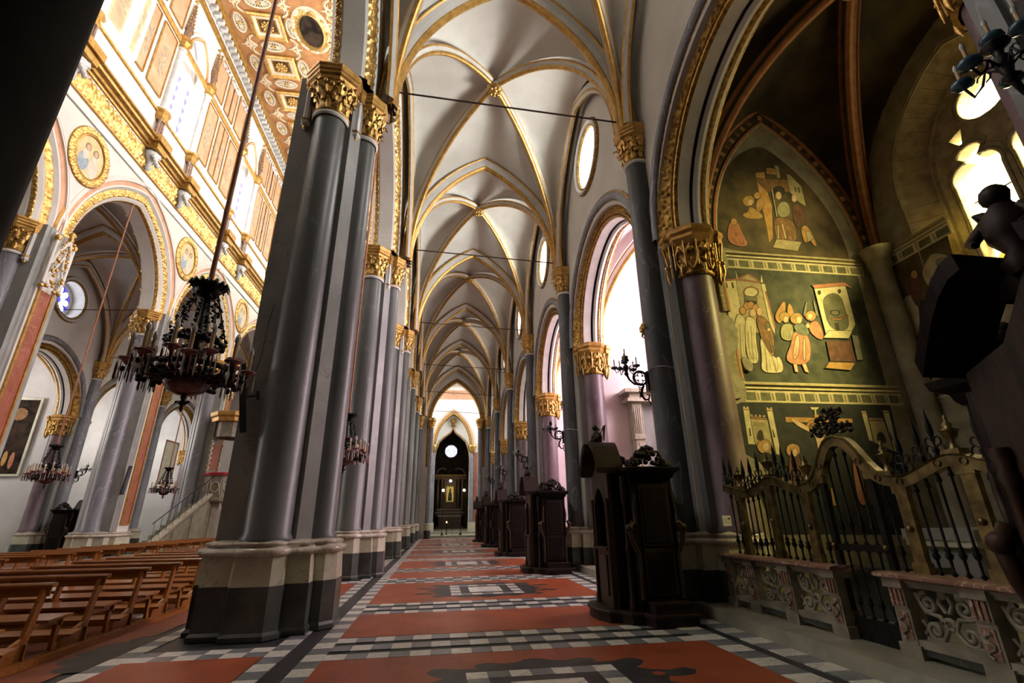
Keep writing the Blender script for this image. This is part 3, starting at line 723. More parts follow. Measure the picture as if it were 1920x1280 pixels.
def cartouche(cx, cy, sx=1., sy=1.):
    half = [(0, 1.22), (.10, 1.20), (.20, 1.10), (.36, 1.07), (.50, 1.14), (.64, 1.10), (.70, 1.0), (.62, .93), (.90, .95), (1.02, 1.02), (1.14, 1.0), (1.20, .88), (1.12, .74), (1.02, .66), (1.14, .56), (1.32, .50), (1.50, .56), (1.60, .46), (1.52, .32), (1.36, .28), (1.22, .30), (1.16, .14), (1.26, .08), (1.34, 0)]
    q = half+[(x, -y) for x, y in half[::-1][1:]]; full = q+[(-x, y) for x, y in q[::-1][1:-1]]
    P = [(cx+x*sx, cy+y*sy) for x, y in full][::-1]
    tri = tessellate_polygon([[Vector((x, y, 0)) for x, y in P]])
    slabs.add([(x, y, .0) for x, y in P], [tuple(t) for t in tri], TILEB)
    for s_ in (-1, 1):   # small terracotta eyes in the scrolls
        slabs.lathe([(.001, .0012), (.07, .0012)], (cx+s_*1.16*sx, cy+.40*sy, 0), 10, TERRA); slabs.lathe([(.001, .0012), (.07, .0012)], (cx+s_*1.16*sx, cy-.40*sy, 0), 10, TERRA)
def medallion(cx, cy):
    cartouche(cx, cy)
    w_, h_ = .79, .80; sl(cx-w_-.1, cx+w_+.1, cy-h_-.1, cy+h_+.1, TILEB, .001)
    n = 7; wd = 2*w_/n; b_ = .22
    for a in range(n):
        m = TILEW if a % 2 == 0 else TILEG
        sl(cx-w_+a*wd, cx-w_+(a+1)*wd, cy+h_-b_, cy+h_, m, .003); sl(cx-w_+a*wd, cx-w_+(a+1)*wd, cy-h_, cy-h_+b_, m, .003)
    n = 5; hd = (2*h_-2*b_)/n
    for a in range(n):
        m = TILEG if a % 2 == 0 else TILEW
        for s_ in (-1, 1): x = cx+s_*(w_-wd/2); sl(x-wd/2, x+wd/2, cy-h_+b_+a*hd, cy-h_+b_+(a+1)*hd, m, .003)
    sl(cx-.37, cx+.37, cy-.42, cy+.42, TILEW, .003); sl(cx-.33, cx+.33, cy-.38, cy+.38, TILEW, .0045)
for i in range(-1, 6):
    yp = YP(i); ymx = 46.0
    for s0 in (-2.16, .70):
        y = yp+s0
        for r_, (a, h) in enumerate(((0, .25), (.405, .27), (.835, .26))): row(-1.26, 19, TW, y+a, y+a+h, (r_+(s0 > 0)) % 2)
    terrafield(-1.26, 3.46, yp-1.04, yp+.69)
    terrafield(-1.26, 3.46, yp+1.81, yp+L-2.17)
    medallion(1.14, yp+1.81+(L-3.98)/2-.03)
    n = 24; hd = L/n
    for a in range(n):
        y0, y1 = yp-2.16+a*hd, yp-2.16+(a+1)*hd
        for x0, x1, ph in ((-1.5, -1.26, 0), (-1.99, -1.75, 1), (3.46, 3.80, 0), (3.96, 4.26, 1), (-3.79, -3.55, 1)):
            if a*hd+.02 > 0: T(x0, x1, y0, y1, TILEW if (a+ph) % 2 == 0 else TILEG)
    # between the arcade piers
    row(-3.55, 6, .26, yp-1.81, yp-1.58, 0); row(-3.55, 6, .26, yp-1.58, yp-1.35, 1)
    row(-3.55, 6, .26, yp+1.35, yp+1.58, 0); row(-3.55, 6, .26, yp+1.58, yp+1.81, 1)
    terrafield(-3.55, -2.0, yp+1.81, yp+L-1.81)
    terrafield(-4.6, -3.95, yp-2.3, yp+L-2.3, .36, TERRA2)
    # nave paving
    terrafield(-12.4, -4.6, yp+1.8, yp+L-2.2, .8, TERRA2)
    for a in range(16): sl(-12.0+a*.46, -12.0+(a+1)*.46, yp-2.2, yp-1.7, TILEW if a % 2 else TILEG)
    for a in range(16): sl(-12.0+a*.46, -12.0+(a+1)*.46, yp+1.3, yp+1.8, TILEW if a % 2 else TILEG)
    terrafield(-12.4, -4.6, yp-1.7, yp+1.3, .8, TERRA2)
    # black foliage motif beside the benches
    q = [(0, -.9), (.12, -.75), (.05, -.6), (.25, -.5), (.30, -.3), (.2, -.15), (.38, 0), (.2, .15), (.30, .3), (.25, .5), (.05, .6), (.12, .75), (0, .9), (-.25, .9), (-.25, -.9)]
    slabs.add([(-4.05-a, yp-1.2+b, .0005) for a, b in q], [tuple(range(len(q)))], TILEB)
terrafield(-20.2, -13.6, 1, 46, .8, TERRA2)
def key(t):
    x, y = (t[0]+t[1])/2, (t[2]+t[3])/2
    vis = y > 4.6+abs(x-.6)*.25 and abs(x-.9) < y*1.1
    return (0 if vis else 1, y*y+(x)**2*.5)
TL.sort(key=key)
rest = MB()
for n, (x0, x1, y0, y1, m) in enumerate(TL):
    if n < 295: put('floor_tile', unit_tile(m), FLOOR, loc=((x0+x1)/2, (y0+y1)/2, random.uniform(-.0006, .0006)), scale=(x1-x0, y1-y0, 1))
    elif y1 < 47.5 and y0 > -5: rest.box(x0+.002, x1-.002, y0+.002, y1-.002, -.011, 0, m)
rest.build('small_paving', FLOOR, kind='stuff'); slabs.build('inlaid_paving', FLOOR, kind='stuff'); terra.build('terracotta_paving', FLOOR, kind='stuff')
# ------------------------------------------------------------------ nave upper walls
G_CS = emis('clerestory_daylight', (1, .985, .95), WIN['clerestory_south'])
G_CN = emis('clerestory_blue_daylight', (.97, .97, 1), WIN['clerestory_north'])
G_DIM = emis('entrance_bay_daylight', (1, .98, .95), 26)      
G_CS1 = emis('second_bay_daylight', (1, .985, .95), 27)
G_VIO = emis('violet_glass', (.22, .16, .9), 2.4)
WH2, WZ0, WZ1, WZR = .92, 18.5, 22.7, 1.75    # clerestory window: half width, sill, springing, rise
def upper_bay(k, north, full=True):
    sgn = 1 if north else -1        # into the wall direction is -x for the north wall
    xf = MX(-2.85) if north else -2.85
    d = -1 if north else 1          # from the face into the wall
    yc = YB(k)
    par = bpy.data.objects.new('wall_nave_%s' % ('north' if north else 'south'), None); COL.objects.link(par); par['kind'] = 'structure'; par.location = (xf, yc, 0)
    key = ('ub', north, full)
    if key not in PM:
        m = {}; h = L/2; F = lambda u, v, t: (d*t, u, v)
        mb = MB(); a = arc_pts(WH2, WZ1, WZR, 0, WZ0, 12)
        mb.plate([[(-h, 14.9), (h, 14.9), (h, 27.6), (-h, 27.6)], a], F, 0, 1.0, STUCCO); m['masonry'] = mb
        mb = MB(); mb.add([F(y, z, .62) for y, z in arc_pts(WH2, WZ1, WZR, 0, WZ0, 10)], [tuple(range(23)) if not north else tuple(range(23))[::-1]], G_CN if north else G_CS); m['pane'] = mb
        if full:
            # tracery
            mb = MB(); t0 = .45
            holes = [arc_pts(.34, 22.2, .55, s_*.42, 18.6, 6) for s_ in (-1, 1)]+[circ(0, 23.35, .42, 20)]
            mb.plate([arc_pts(WH2, WZ1, WZR, 0, WZ0, 12)]+holes, F, t0, t0+.14, SILVERC); m['tracery'] = mb
            mb = MB()
            for s_ in (-1, 1):
                for j in range(6):
                    z = 18.9+j*.58
                    for q in (-.30, .30): mb.lathe([(.001, z-.29), (.11, z), (.001, z+.29)], (d*.55, s_*.42+q, 0), 4, G_VIO)
                    mb.tube([F(s_*.42-.33, z+.28, .56), F(s_*.42+.33, z+.28, .56)], .014, LEAD, 4)
            for j in range(10): a_ = 2*pi*j/10; mb.lathe([(.001, -.10), (.06, 0), (.001, .10)], (d*.55, .36*cos(a_), 23.35+.36*sin(a_)), 4, G_VIO)
            m['stained_glass'] = mb
            # arch moulding, colonnettes
            P, Q = arc_y(0, WH2, WZ1, WZR, 0, 12)
            mb = MB(); mb.sweep(P, Q, (-d, 0, 0), [(-.04, -.4, SILVERC), (.0, .02, GOLDP), (.05, .08, PINKW), (.14, .09, GOLDP), (.18, .05, STUCCO), (.30, .10, STUCCO), (.36, .03, GOLDP), (.38, 0, GOLDP)]); m['arch_moulding'] = mb
            for s_ in (-1, 1):
                mb = MB(); y = s_*1.32
                mb.lathe([(.24, 18.5), (.24, 18.62), (.17, 18.75), (.15, 22.2), (.22, 22.3)], (-d*.06, y, 0), 14, SHAFTN if False else SILVERC)
                mb.lathe([(.16, 22.2), (.22, 22.35), (.19, 22.5), (.30, 22.72), (.34, 22.74), (.34, 22.95), (.2, 23.0)], (-d*.06, y, 0), 8, GOLDP, smooth=False); m['colonnette%d' % s_] = mb
                mb = MB(); mb.lathe([(.15, 22.95), (.15, 23.5), (.22, 23.55), (.20, 23.65), (.17, 23.7), (.001, 25.6)], (-d*.1, y, 0), 8, PINKM, smooth=False)
                for j in range(7):
                    z = 23.8+j*.24; r = .17*(25.6-z)/1.9+.03
                    for a_ in range(4): mb.sphere((-d*.1+cos(a_*pi/2)*r, y+sin(a_*pi/2)*r, z), .045, GOLD, 5, 3)
                mb.sphere((-d*.1, y, 25.6), .09, GOLD, 6, 4); m['pinnacle%d' % s_] = mb
                # pedestal cluster under the colonnettes, breaking the cornice
                mb = MB()
                for q in (-.14, 0, .14): mb.lathe([(.075, 16.95), (.06, 17.05), (.06, 17.9), (.09, 18.0)], (-d*.16, y+q, 0), 8, PINKM)
                mb.lathe([(.22, 17.95), (.30, 18.1), (.30, 18.3), (.36, 18.4), (.36, 18.5), (.2, 18.52)], (-d*.05, y, 0), 8, GOLDP, smooth=False)
                mb.box(*sorted((0, -d*.62)), y-.42, y+.42, 16.62, 16.95, GOLDP); mb.box(*sorted((0, -d*.52)), y-.34, y+.34, 16.3, 16.62, GOLDP)
                m['pedestal%d' % s_] = mb
                mb = MB(); mb.lathe([(.001, 15.35), (.12, 15.45), (.10, 15.7), (.26, 15.95), (.30, 16.2), (.2, 16.32)], (-d*.16, y, 0), 12, SILVERC)
                for j in range(8): mb.sphere((-d*.36, y+.18*cos(j), 15.75+.07*j), .10, SILVERC, 6, 4)
                m['stucco_head%d' % s_] = mb
                # pink panels
                y0, y1 = (1.72, h) if s_ > 0 else (-h, -1.72)
            for tier, (z0, z1) in enumerate(((18.95, 22.35), (23.2, 25.7))):
                for s_ in (-1, 1):
                    for c0, c1 in ((1.70, 2.72), (3.02, h)):
                        a_, b_ = sorted((s_*c0, s_*c1))
                        mb = MB(); mb.box(*sorted((-d*.0, -d*.03)), a_, b_, z0, z1, PINKW)
                        m['pink_panel_%d_%d_%d' % (tier, s_, c0*10)] = mb
                        mb = MB(); e = .05
                        P_ = [(a_, z0), (b_, z0), (b_, z1), (a_, z1)]
                        for (p, q) in zip(P_, P_[1:]+P_[:1]): mb.bar(F(p[0], p[1], -.045), F(q[0], q[1], -.045), .05, .05, GOLDP)
                        if tier:
                            w2 = (b_-a_)/2
                            for g in range(9): mb.sphere(F(a_+w2*(.15+g*.21), z1-.12-.25*abs(sin(g*.9)), -.06), .09, SILVERC, 6, 4)
                        m['panel_frame_%d_%d_%d' % (tier, s_, c0*10)] = mb
                        if tier == 0:
                            mb = MB(); rr = random.Random(int(c0*10)); yc_ = (a_+b_)/2; zc = (z0+z1)/2
                            for g in range(20):
                                t = g/20*2*pi; r = rr.uniform(.05, .36)
                                p = F(yc_+cos(t)*r*.8, zc+sin(t)*r*1.9, -.035); q_ = F(yc_+cos(t+.25)*(r+.10)*.9, zc+sin(t+.25)*(r+.12)*1.9, -.035)
                                mb.bar(p, q_, .035, .01, SILH, up=(d, 0, 0))
                            m['stencil_%d_%d' % (s_, c0*10)] = mb
        # frieze, cornice, strings
        mb = MB(); C = [(0, 15.36), (-.06, 15.36), (-.08, 15.44), (-.03, 15.47)]
        def run(pts, mt, z=None):
            for a_, b_ in zip(pts, pts[1:]): mb.add([(d*a_[0], -h, a_[1]), (d*a_[0], h, a_[1]), (d*b_[0], h, b_[1]), (d*b_[0], -h, b_[1])], [(0, 1, 2, 3)], mt)
        run([(0, 15.36), (-.07, 15.38), (-.08, 15.44), (-.02, 15.47)], GOLDP)
        run([(-.02, 16.3), (-.10, 16.34), (-.12, 16.42), (-.20, 16.46), (-.24, 16.55), (-.36, 16.62), (-.38, 16.72), (-.46, 16.78), (-.46, 16.86), (0, 16.92)], GOLDP)
        run([(0, 18.28), (-.08, 18.3), (-.10, 18.38), (-.02, 18.42)], GOLDP)
        run([(0, 22.55), (-.05, 22.57), (-.10, 22.7), (-.12, 22.78), (0, 22.85)], GOLDP); run([(-.01, 22.85), (-.01, 23.1)], SILVERC)
        run([(0, 25.95), (-.12, 26.0), (-.14, 26.1), (-.2, 26.12)], GOLDP); run([(-.2, 26.12), (-.25, 26.3), (-.32, 26.35)], SILVERC); run([(-.32, 26.35), (-.36, 26.45), (-.62, 26.5), (-.66, 26.6), (-.75, 26.62)], GOLDP)
        m['cornice'] = mb
        mb = MB(); nn = 90 if full else 20; ww = 7; vs = []
        S, W_ = np.meshgrid(np.linspace(0, 15, nn*3), np.linspace(-1, 1, 9), indexing='ij'); Hh = ornament(S, W_)
        for i in range(nn*3):
            for j in range(9): vs.append((-d*(.02+.11*Hh[i, j]), -h+L*i/(nn*3-1), 15.47+(.83)*(W_[i, j]+1)/2))
        mb.grid(vs, nn*3, 9, GOLD, True); m['gilded_frieze'] = mb
        if full:
            mb = MB()   # dentils of the crowning cornice
            for i in range(18):
                y = -h+L*(i+.5)/18; mb.box(*sorted((-d*.30, -d*.60)), y-.13, y+.07, 26.18, 26.44, SILVERC)
            m['dentil_course'] = mb
        PM[key] = {n: x.mesh(n) for n, x in m.items()}
    for n, me in PM[key].items():
        nm = n.rstrip('-0123456789_'); put(nm, me, par, **({'kind': 'stuff'} if nm in ('dentil_course', 'stencil', 'stained_glass') else {}))
    return par
for k in range(0, 6):
    for nn_ in (True, False):
        u_ = upper_bay(k, nn_, k >= 1 and nn_)
        if k < 2:
            for c in u_.children:
                if c.name.startswith('pane'): c.data = c.data.copy(); c.data.materials[0] = G_DIM if k == 0 else G_CS1
mb = MB(); mb.box(-12.75, -13.75, Y0, YP(-1), 14.9, 27.6, STUCCO); mb.box(-2.85, -1.9, Y0, YP(-1), 16, 27.6, STUCCO); struct('wall_nave_west_bay', mb)
mb = MB(); mb.box(-22, 12, Y0-.4, Y0, -.1, 27.6, SHAFTD); struct('wall_back', mb)

# painted roundels in the spandrels of the north arcade
rdm = MB(); n = 44
P = [(0, .66*cos(2*pi*i/n), .80*sin(2*pi*i/n)) for i in range(n)]; Q = [(0, cos(2*pi*i/n), sin(2*pi*i/n)) for i in range(n)]
rdm.sweep(P, Q, (1, 0, 0), [(-.02, .02, GOLDP), (.0, .08, GOLDP), (.06, .06, None), (.30, .04, GOLDP), (.32, 0, GOLDP)], closed=True)
frm = rdm.mesh('gilt_frame')
rdb = MB(); relief_band(rdb, P+[P[0]], Q+[Q[0]], (1, 0, 0), (.06, .05), (.30, .03), -.06, GOLD, 9, 10); rbm = rdb.mesh('gilded_band')
RB = [mat('roundel_sky', (.62,.50,.22), (.75,.62,.32), .6, scale=3), mat('roundel_blue', (.25,.33,.42), (.38,.45,.5), .6, scale=6), mat('roundel_flesh', (.55,.32,.2), (.66,.42,.28), .6, scale=6), mat('roundel_cream', (.62,.55,.42), (.72,.64,.52), .6, scale=6), mat('roundel_umber', (.22,.15,.09), (.3,.2,.12), .6, scale=6)]
for i, l in ((1, 'gilt framed roundel painted with two figures on gold, by the dark pier'), (2, 'gilt framed painted roundel above the second far arcade pier'), (3, 'gilt framed painted roundel above the third far arcade pier, partly behind the big pier'), (4, 'furthest gilt framed painted roundel of the far arcade')):
    t = thing('painted_roundel', l, 'painting', (MX(-2.85)+.0, YP(i)-.1+NDY*.6, 13.75), 0, 'roundels in the arcade spandrels')
    put('gilt_frame', frm, t); put('gilded_band', rbm, t)
    mb = MB(); mb.lathe([(.001, .03), (.67, .03)], (0, 0, 0), 32, RB[0], axis='x', sx=1, sy=1.2)
    def blob(y, z, ry, rz, m, x): mb.add([(x, y+ry*cos(a), z+rz*sin(a)) for a in [2*pi*j/14 for j in range(14)]], [tuple(range(14))], m)
    for s_ in (-1, 1):
        blob(s_*.24, -.32, .24, .36, RB[1+(s_ > 0)*2], .036); blob(s_*.22, .02, .15, .22, RB[3], .040); blob(s_*.20, .30, .13, .15, RB[4], .042); blob(s_*.19, .28, .09, .12, RB[2], .046)
    mb.build('painted_panel', t)

# ------------------------------------------------------------------ coffered nave ceiling
CF = mat('coffer_brown', (.34,.15,.05), (.46,.22,.08), .6, scale=3); CC = mat('coffer_cream', (.62,.52,.36), (.76,.67,.50), .6, scale=4)
CDK = mat('coffer_dark_brown', (.06,.03,.012), (.12,.06,.02), .7, scale=5)  # darker brown ground of the coffer centres and ovals
mb = MB(); mb.box(-12.8, -2.8, Y0, 46, 26.62, 26.9, CF); struct('ceiling_nave', mb)
mb = MB()
def rings(mb, cx, cy, lev, m):   # square stepped frame: (half x, half y, z, mat)
    for (a, b, z, m1), (c, d_, z2, m2) in zip(lev, lev[1:]):
        o = [(cx-a, cy-b, z), (cx+a, cy-b, z), (cx+a, cy+b, z), (cx-a, cy+b, z), (cx-c, cy-d_, z2), (cx+c, cy-d_, z2), (cx+c, cy+d_, z2), (cx-c, cy+d_, z2)]
        mb.add(o, [(0, 1, 5, 4), (1, 2, 6, 5), (2, 3, 7, 6), (3, 0, 4, 7)], m1)
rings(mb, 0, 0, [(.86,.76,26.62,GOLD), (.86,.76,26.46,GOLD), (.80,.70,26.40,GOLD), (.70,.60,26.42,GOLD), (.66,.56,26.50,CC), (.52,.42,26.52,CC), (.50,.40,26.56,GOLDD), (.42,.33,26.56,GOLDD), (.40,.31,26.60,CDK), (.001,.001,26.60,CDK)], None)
for r, n_ in ((.26, 10), (.15, 7)):
    for j in range(n_): mb.sphere((r*cos(2*pi*j/n_), r*sin(2*pi*j/n_), 26.50), .075, GOLD, 6, 4)
mb.sphere((0, 0, 26.48), .09, GOLD, 8, 5); cof = mb.mesh('gilt_coffer')
def oval(rx, ry):
    mb = MB(); n = 32
    P = [(rx*cos(2*pi*i/n), ry*sin(2*pi*i/n), 26.6) for i in range(n)]; Q = [Vector((cos(2*pi*i/n), sin(2*pi*i/n), 0)) for i in range(n)]
    mb.sweep(P, Q, (0, 0, -1), [(-.07, 0, CC), (-.05, .05, CC), (.0, .06, CC), (.03, .0, CF), (.05, .04, CF), (.09, .04, CF), (.11, 0, CF)], closed=True)
    mb.add([(rx*.95*cos(2*pi*i/n), ry*.95*sin(2*pi*i/n), 26.595) for i in range(n)], [tuple(range(n))[::-1]], CDK)
    for i in range(18):
        a = 2*pi*i/18; mb.bar((rx*.25*cos(a), ry*.25*sin(a), 26.58), (rx*.88*cos(a), ry*.88*sin(a), 26.57), .035, .03, CC)
    mb.sphere((0, 0, 26.57), .10, GOLD, 8, 4); return mb.mesh('fluted_oval')
ov1, ov2 = oval(.62, .30), oval(.28, .56)
mb = MB(); P = []
for i in range(16):
    a = 2*pi*i/16; r = (.40 if i % 4 == 0 else .15 if i % 2 else .22); P.append((r*cos(a), r*sin(a)))
mb.plate([P[::-1]], lambda u, v, t: (u, v, t), 26.55, 26.61, CC); mb.sphere((0, 0, 26.54), .08, GOLD, 6, 4); star = mb.mesh('star')
mb = MB()
for s_ in (-1, 1):
    for q in (-1, 1):
        P = [(s_*(.95+.30*sin(t*pi)), q*(.62+.62*t), 26.58) for t in [j/8 for j in range(9)]]
        mb.tube(P, .05, CC, 5); mb.tube([(p[0]+s_*.10, p[1], 26.59) for p in P], .035, GOLD, 5)
strap = mb.mesh('strapwork')
mb = MB(); n = 40
P = [(.62*cos(2*pi*i/n), .95*sin(2*pi*i/n), 26.55) for i in range(n)]; Q = [Vector((cos(2*pi*i/n), sin(2*pi*i/n), 0)) for i in range(n)]
mb.sweep(P, Q, (0, 0, -1), [(-.03, 0, GOLD), (0, .08, GOLD), (.10, .10, GOLD), (.20, .02, CC), (.34, .05, CC), (.42, -.05, GOLD)], closed=True)
mb.add([(p[0], p[1], 26.56) for p in P], [tuple(range(n))[::-1]], PAINTING)
for i in range(20): a = 2*pi*i/20; mb.sphere((.86*cos(a), 1.2*sin(a), 26.52), .10, CC if i % 2 else GOLD, 6, 4)
bigo = mb.mesh('painted_oval')
for n_ in range(-4, 10):
    y = 22.24+2.48*n_
    if y > 45: break
    for sx in (1, -1):
        X = (lambda x: x) if sx > 0 else MX
        p = bpy.data.objects.new('ceiling_coffer_bay', None); COL.objects.link(p); p['kind'] = 'structure'; p.location = (X(-10.05), y, 0); p.scale = (sx, 1, 1)
        put('gilt_coffer', cof, p); put('fluted_oval', ov1, p, loc=(-.1, 1.24, 0)); put('fluted_oval', ov2, p, loc=(-1.42, 0, 0)); put('fluted_oval', ov2, p, loc=(1.22, 0, 0))
        put('star', star, p, loc=(-1.36, 1.24, 0)); put('star', star, p, loc=(1.12, 1.24, 0)); put('strapwork', strap, p, loc=(0, 0, 0), kind='stuff')
    if n_ % 2: 
        p = bpy.data.objects.new('ceiling_painted_oval', bigo); COL.objects.link(p); p['kind'] = 'structure'; p.location = (-7.8, y, 0)

# nave and aisle end: transept crossing and the far altar
YT = YP(5)+.6
# ------------------------------------------------------------------ side chapels on the south (x > WX)
XB = 10.0
def chapel_shell(k, wallm, name_n, light, ribs, sgn=1, detail=False, dy=0.):
    X = (lambda x: x) if sgn > 0 else MX
    y0, y1 = YP(k-1)+.38, YP(k)-.38; yc = YB(k)
    mb = MB()
    for ya, yb in ((y1, y1+.76),):    # dividing wall
        mb.box(*sorted((X(WX+1.0), X(XB+.8))), ya, yb, 0, 16.2, wallm)
    struct('wall_chapel_divider', mb)
    mb = MB(); yw = yc+dy; wn = arc_pts(1.78, 8.1, 2.50, yw, 5.15, 14) if detail else arc_pts(1.32, 8.1, 2.05, yw, 5.6, 14)
    mb.plate([[(y0, 0), (y1, 0), (y1, 14), (y0, 14)], wn], lambda u, v, t: (t, u, v), X(XB), X(XB+1.1), wallm, STONE if detail else wallm); struct('wall_chapel_back', mb)
    mb = MB(); mb.box(*sorted((X(4.26), X(XB))), y0, y1, -.011, .17, STEPM); 
    struct('floor_chapel_step', mb)
    n = 30; a = arc_pts(1.45, 8.1, 2.2, yw, 5.5, 14)
    par = bpy.data.objects.new('window_%d' % (k+30 if sgn > 0 else k+50), None); COL.objects.link(par); par['kind'] = 'structure'; par.location = (X(XB), yc, 0)
    mb = MB(); idx = tuple(range(len(a))); mb.add([(sgn*.85, y-yc, z) for y, z in a], [idx[::-1] if sgn > 0 else idx], light); mb.build('pane', par)
    return par
v_ = vault(7.75, 1, 7.0, 3.55, 4.1, mat('rosy_lit_plaster', (.74,.62,.64), (.84,.74,.76), .8, scale=1), half=2.35, Ly=6.2)  # white plaster tinted with the pink light of the chapel window
ROSY = MATS['rosy_lit_plaster']
for k in (1, 2, 3, 4, 5):
    chapel_shell(k, ROSY, '', G_CB if k <= 2 else G_CF, True)
    if k > 1:
        c = copy_tree(v_); c.location = (7.75, YB(k), 0); c['kind'] = 'structure'
# north chapels, seen through the far arcade
NPL = mat('cool_plaster', (.60,.61,.60), (.70,.71,.70), .85, scale=1)
for k in (1, 2, 3, 4, 5):
    chapel_shell(k, NPL, '', G_CF, True, sgn=-1)
    if k in (2, 3, 4):
        c = copy_tree(v_); c.location = (MX(7.75), YB(k), 0); c['kind'] = 'structure'
mb = MB(); mb.box(WX+.92, WX+1.1, Y0, 1.3, 0, 16.2, SHAFTD); struct('wall_bay_light_stop', mb)  # unseen filler added to keep sky light out of the open bay
mb = MB(); mb.box(MX(WX+1.1), MX(WX+.92), Y0, YP(0)-.3, 0, 16.2, NPL); struct('wall_bay_light_stop', mb)  # same unseen light stop for the north bays
mb = MB(); mb.box(MX(11.2), MX(WX+.9), YP(0)-.3, YP(0)+.3, 0, 16.2, NPL); mb.box(MX(WX), MX(WX+1), YP(-1), YP(0)+.3, 0, 8, NPL); struct('wall_chapel_divider_north', mb)

# ------------------------------------------------------------------ frescoed chapel (k = 0)
par0 = chapel_shell(0, OLDPL, '', G_CD, True, detail=True, dy=.45)
mb = MB(); mb.box(WX+1.0, XB+1.2, YP(-1)-.38, YP(-1)+.38, 0, 16.2, OLDPL); struct('wall_chapel_divider', mb)
mb = MB(); mb.box(XB+1.15, XB+1.3, -5.4, 1.3, 0, 16.2, SHAFTD); mb.box(XB+1.15, XB+1.3, 9.2, 50, 0, 16.2, SHAFTD); struct('wall_light_stop', mb)  # unseen sheets added against light leaks, open before the frescoed chapel's window
mb = MB(); F = lambda u, v, t: (XB+t, 5.725+u, v)
def trefoil(c, w_, z0, zs):
    P = [(c-w_, z0), (c-w_, zs)]
    for a0, a1, ox, oz, r in ((pi*1.05, pi*.45, -.16, .12, .30), (pi*.88, pi*.12, 0, .48, .27), (pi*.55, -pi*.05, .16, .12, .30)):
        for j in range(7): t = a0+(a1-a0)*j/6; P.append((c+ox*w_/.44+r*w_/.44*cos(t), zs+oz+r*sin(t)))
    return P+[(c+w_, zs), (c+w_, z0)]
holes = [trefoil(s_*.55, .42, 5.75, 7.75) for s_ in (-1, 1)]+[circ(0, 9.25, .44, 24)]+[[(s_*.62, 8.55), (s_*.80, 8.85), (s_*.52, 8.95)] for s_ in (-1, 1)]
mb.plate([arc_pts(1.34, 8.1, 2.07, 0, 5.58, 14)]+holes, F, .42, .68, STONE); mb.build('stone_tracery', None).parent = par0
par0.children[-1].matrix_parent_inverse = Matrix.Translation(-Vector(par0.location))
for s_ in (-1, 1):
    mb = MB(); 
    for j in range(5):
        z = 5.9+.28*j
        for q in range(3):
            c = s_*.55+(q-1)*.28; m = G_AM if (j+q) % 2 else G_PL
            if j < 4: mb.add([F(c-.14, z, .72), F(c, z-.14, .72), F(c+.14, z, .72), F(c, z+.14, .72)], [(0, 1, 2, 3)], m)
            if j < 3: mb.add([F(c-.14, z, .722), F(c, z+.14, .722), F(c, z+.42, .722), F(c-.14, z+.28, .722)], [(0, 1, 2, 3)], G_PL if j % 2 else G_AM)
    mb.tube([F(s_*.55-.42, 7.45, .70), F(s_*.55+.42, 7.45, .70)], .02, LEAD, 4)
    o = mb.build('leaded_glass', par0); o.matrix_parent_inverse = Matrix.Translation(-Vector(par0.location)); o['kind'] = 'stuff'
mb = MB()
for hl in holes[:3]:
    c_ = (sum(p[0] for p in hl)/len(hl), sum(p[1] for p in hl)/len(hl)); R_ = [(p[0]+(.035 if p[0] > c_[0] else -.035), p[1]+.03) for p in hl]
    for q, r in ((0, .045), (.075, .028)): mb.tube([F(p[0]+(q if p[0] > c_[0] else -q), p[1]+(q if p[1] > c_[1] else 0), .42) for p in (R_+R_[:1] if len(hl) == 24 else R_)], r, STONE, 6, False)
mb.sweep([F(p[0], p[1], .42) for p in arc_pts(1.26, 8.1, 1.98, 0, 5.6, 12)], [Vector((0, 1 if p[0] > 0 else -1, .5)) for p in arc_pts(1.26, 8.1, 1.98, 0, 5.6, 12)], (-1, 0, 0), [(-.03, 0, STONE), (0, .06, STONE), (.04, .07, STONE), (.08, 0, STONE)])
mb.hexa([F(-1.3, 5.3, .44), F(-1.79, 5.1, -.02), F(1.79, 5.1, -.02), F(1.3, 5.3, .44), F(-1.3, 5.62, .44), F(-1.79, 5.2, -.02), F(1.79, 5.2, -.02), F(1.3, 5.62, .44)], STONE)
ob = mb.build('tracery_moulding', par0); ob.matrix_parent_inverse = Matrix.Translation(-Vector(par0.location))
# splayed stone reveal built of blocks
for r_ in range(2):
    pts = arc_pts(1.50+.0*r_, 8.1, 2.25, 0, 5.4, 6)
for n, (sd, j) in enumerate([(s_, j) for s_ in (-1, 1) for j in range(9)]):
    z0, z1 = 5.15+j*.328, 5.15+(j+1)*.328-.008; o = random.uniform(-.010, .010)
    mb = MB(); y0 = sd*1.30; y1 = sd*1.79
    mb.hexa([F(y0, z0, .70), F(y0+o, z0, .44), F(y1, z0, -.02+o), F(y1, z0, .70), F(y0, z1, .70), F(y0+o, z1, .44), F(y1, z1, -.02+o), F(y1, z1, .70)], STONE)
    ob = mb.build('stone_block', par0); ob.matrix_parent_inverse = Matrix.Translation(-Vector(par0.location))
Pq, Qq = arc2(1.32, 8.1, 2.05, 10)
for j in range(len(Pq)-1):
    mb = MB(); a, b = Pq[j], Pq[j+1]; na, nb = Qq[j], Qq[j+1]; g = .012; w_ = .49
    lp = lambda t: (a[0]+(b[0]-a[0])*t, a[1]+(b[1]-a[1])*t)
    p, q = lp(g), lp(1-g)
    mb.hexa([F(*p, .70), F(*p, .44), F(p[0]+na[0]*w_, p[1]+na[1]*w_, -.02), F(p[0]+na[0]*w_, p[1]+na[1]*w_, .70), F(*q, .70), F(*q, .44), F(q[0]+nb[0]*w_, q[1]+nb[1]*w_, -.02), F(q[0]+nb[0]*w_, q[1]+nb[1]*w_, .70)], STONE)
    ob = mb.build('stone_block', par0); ob.matrix_parent_inverse = Matrix.Translation(-Vector(par0.location))
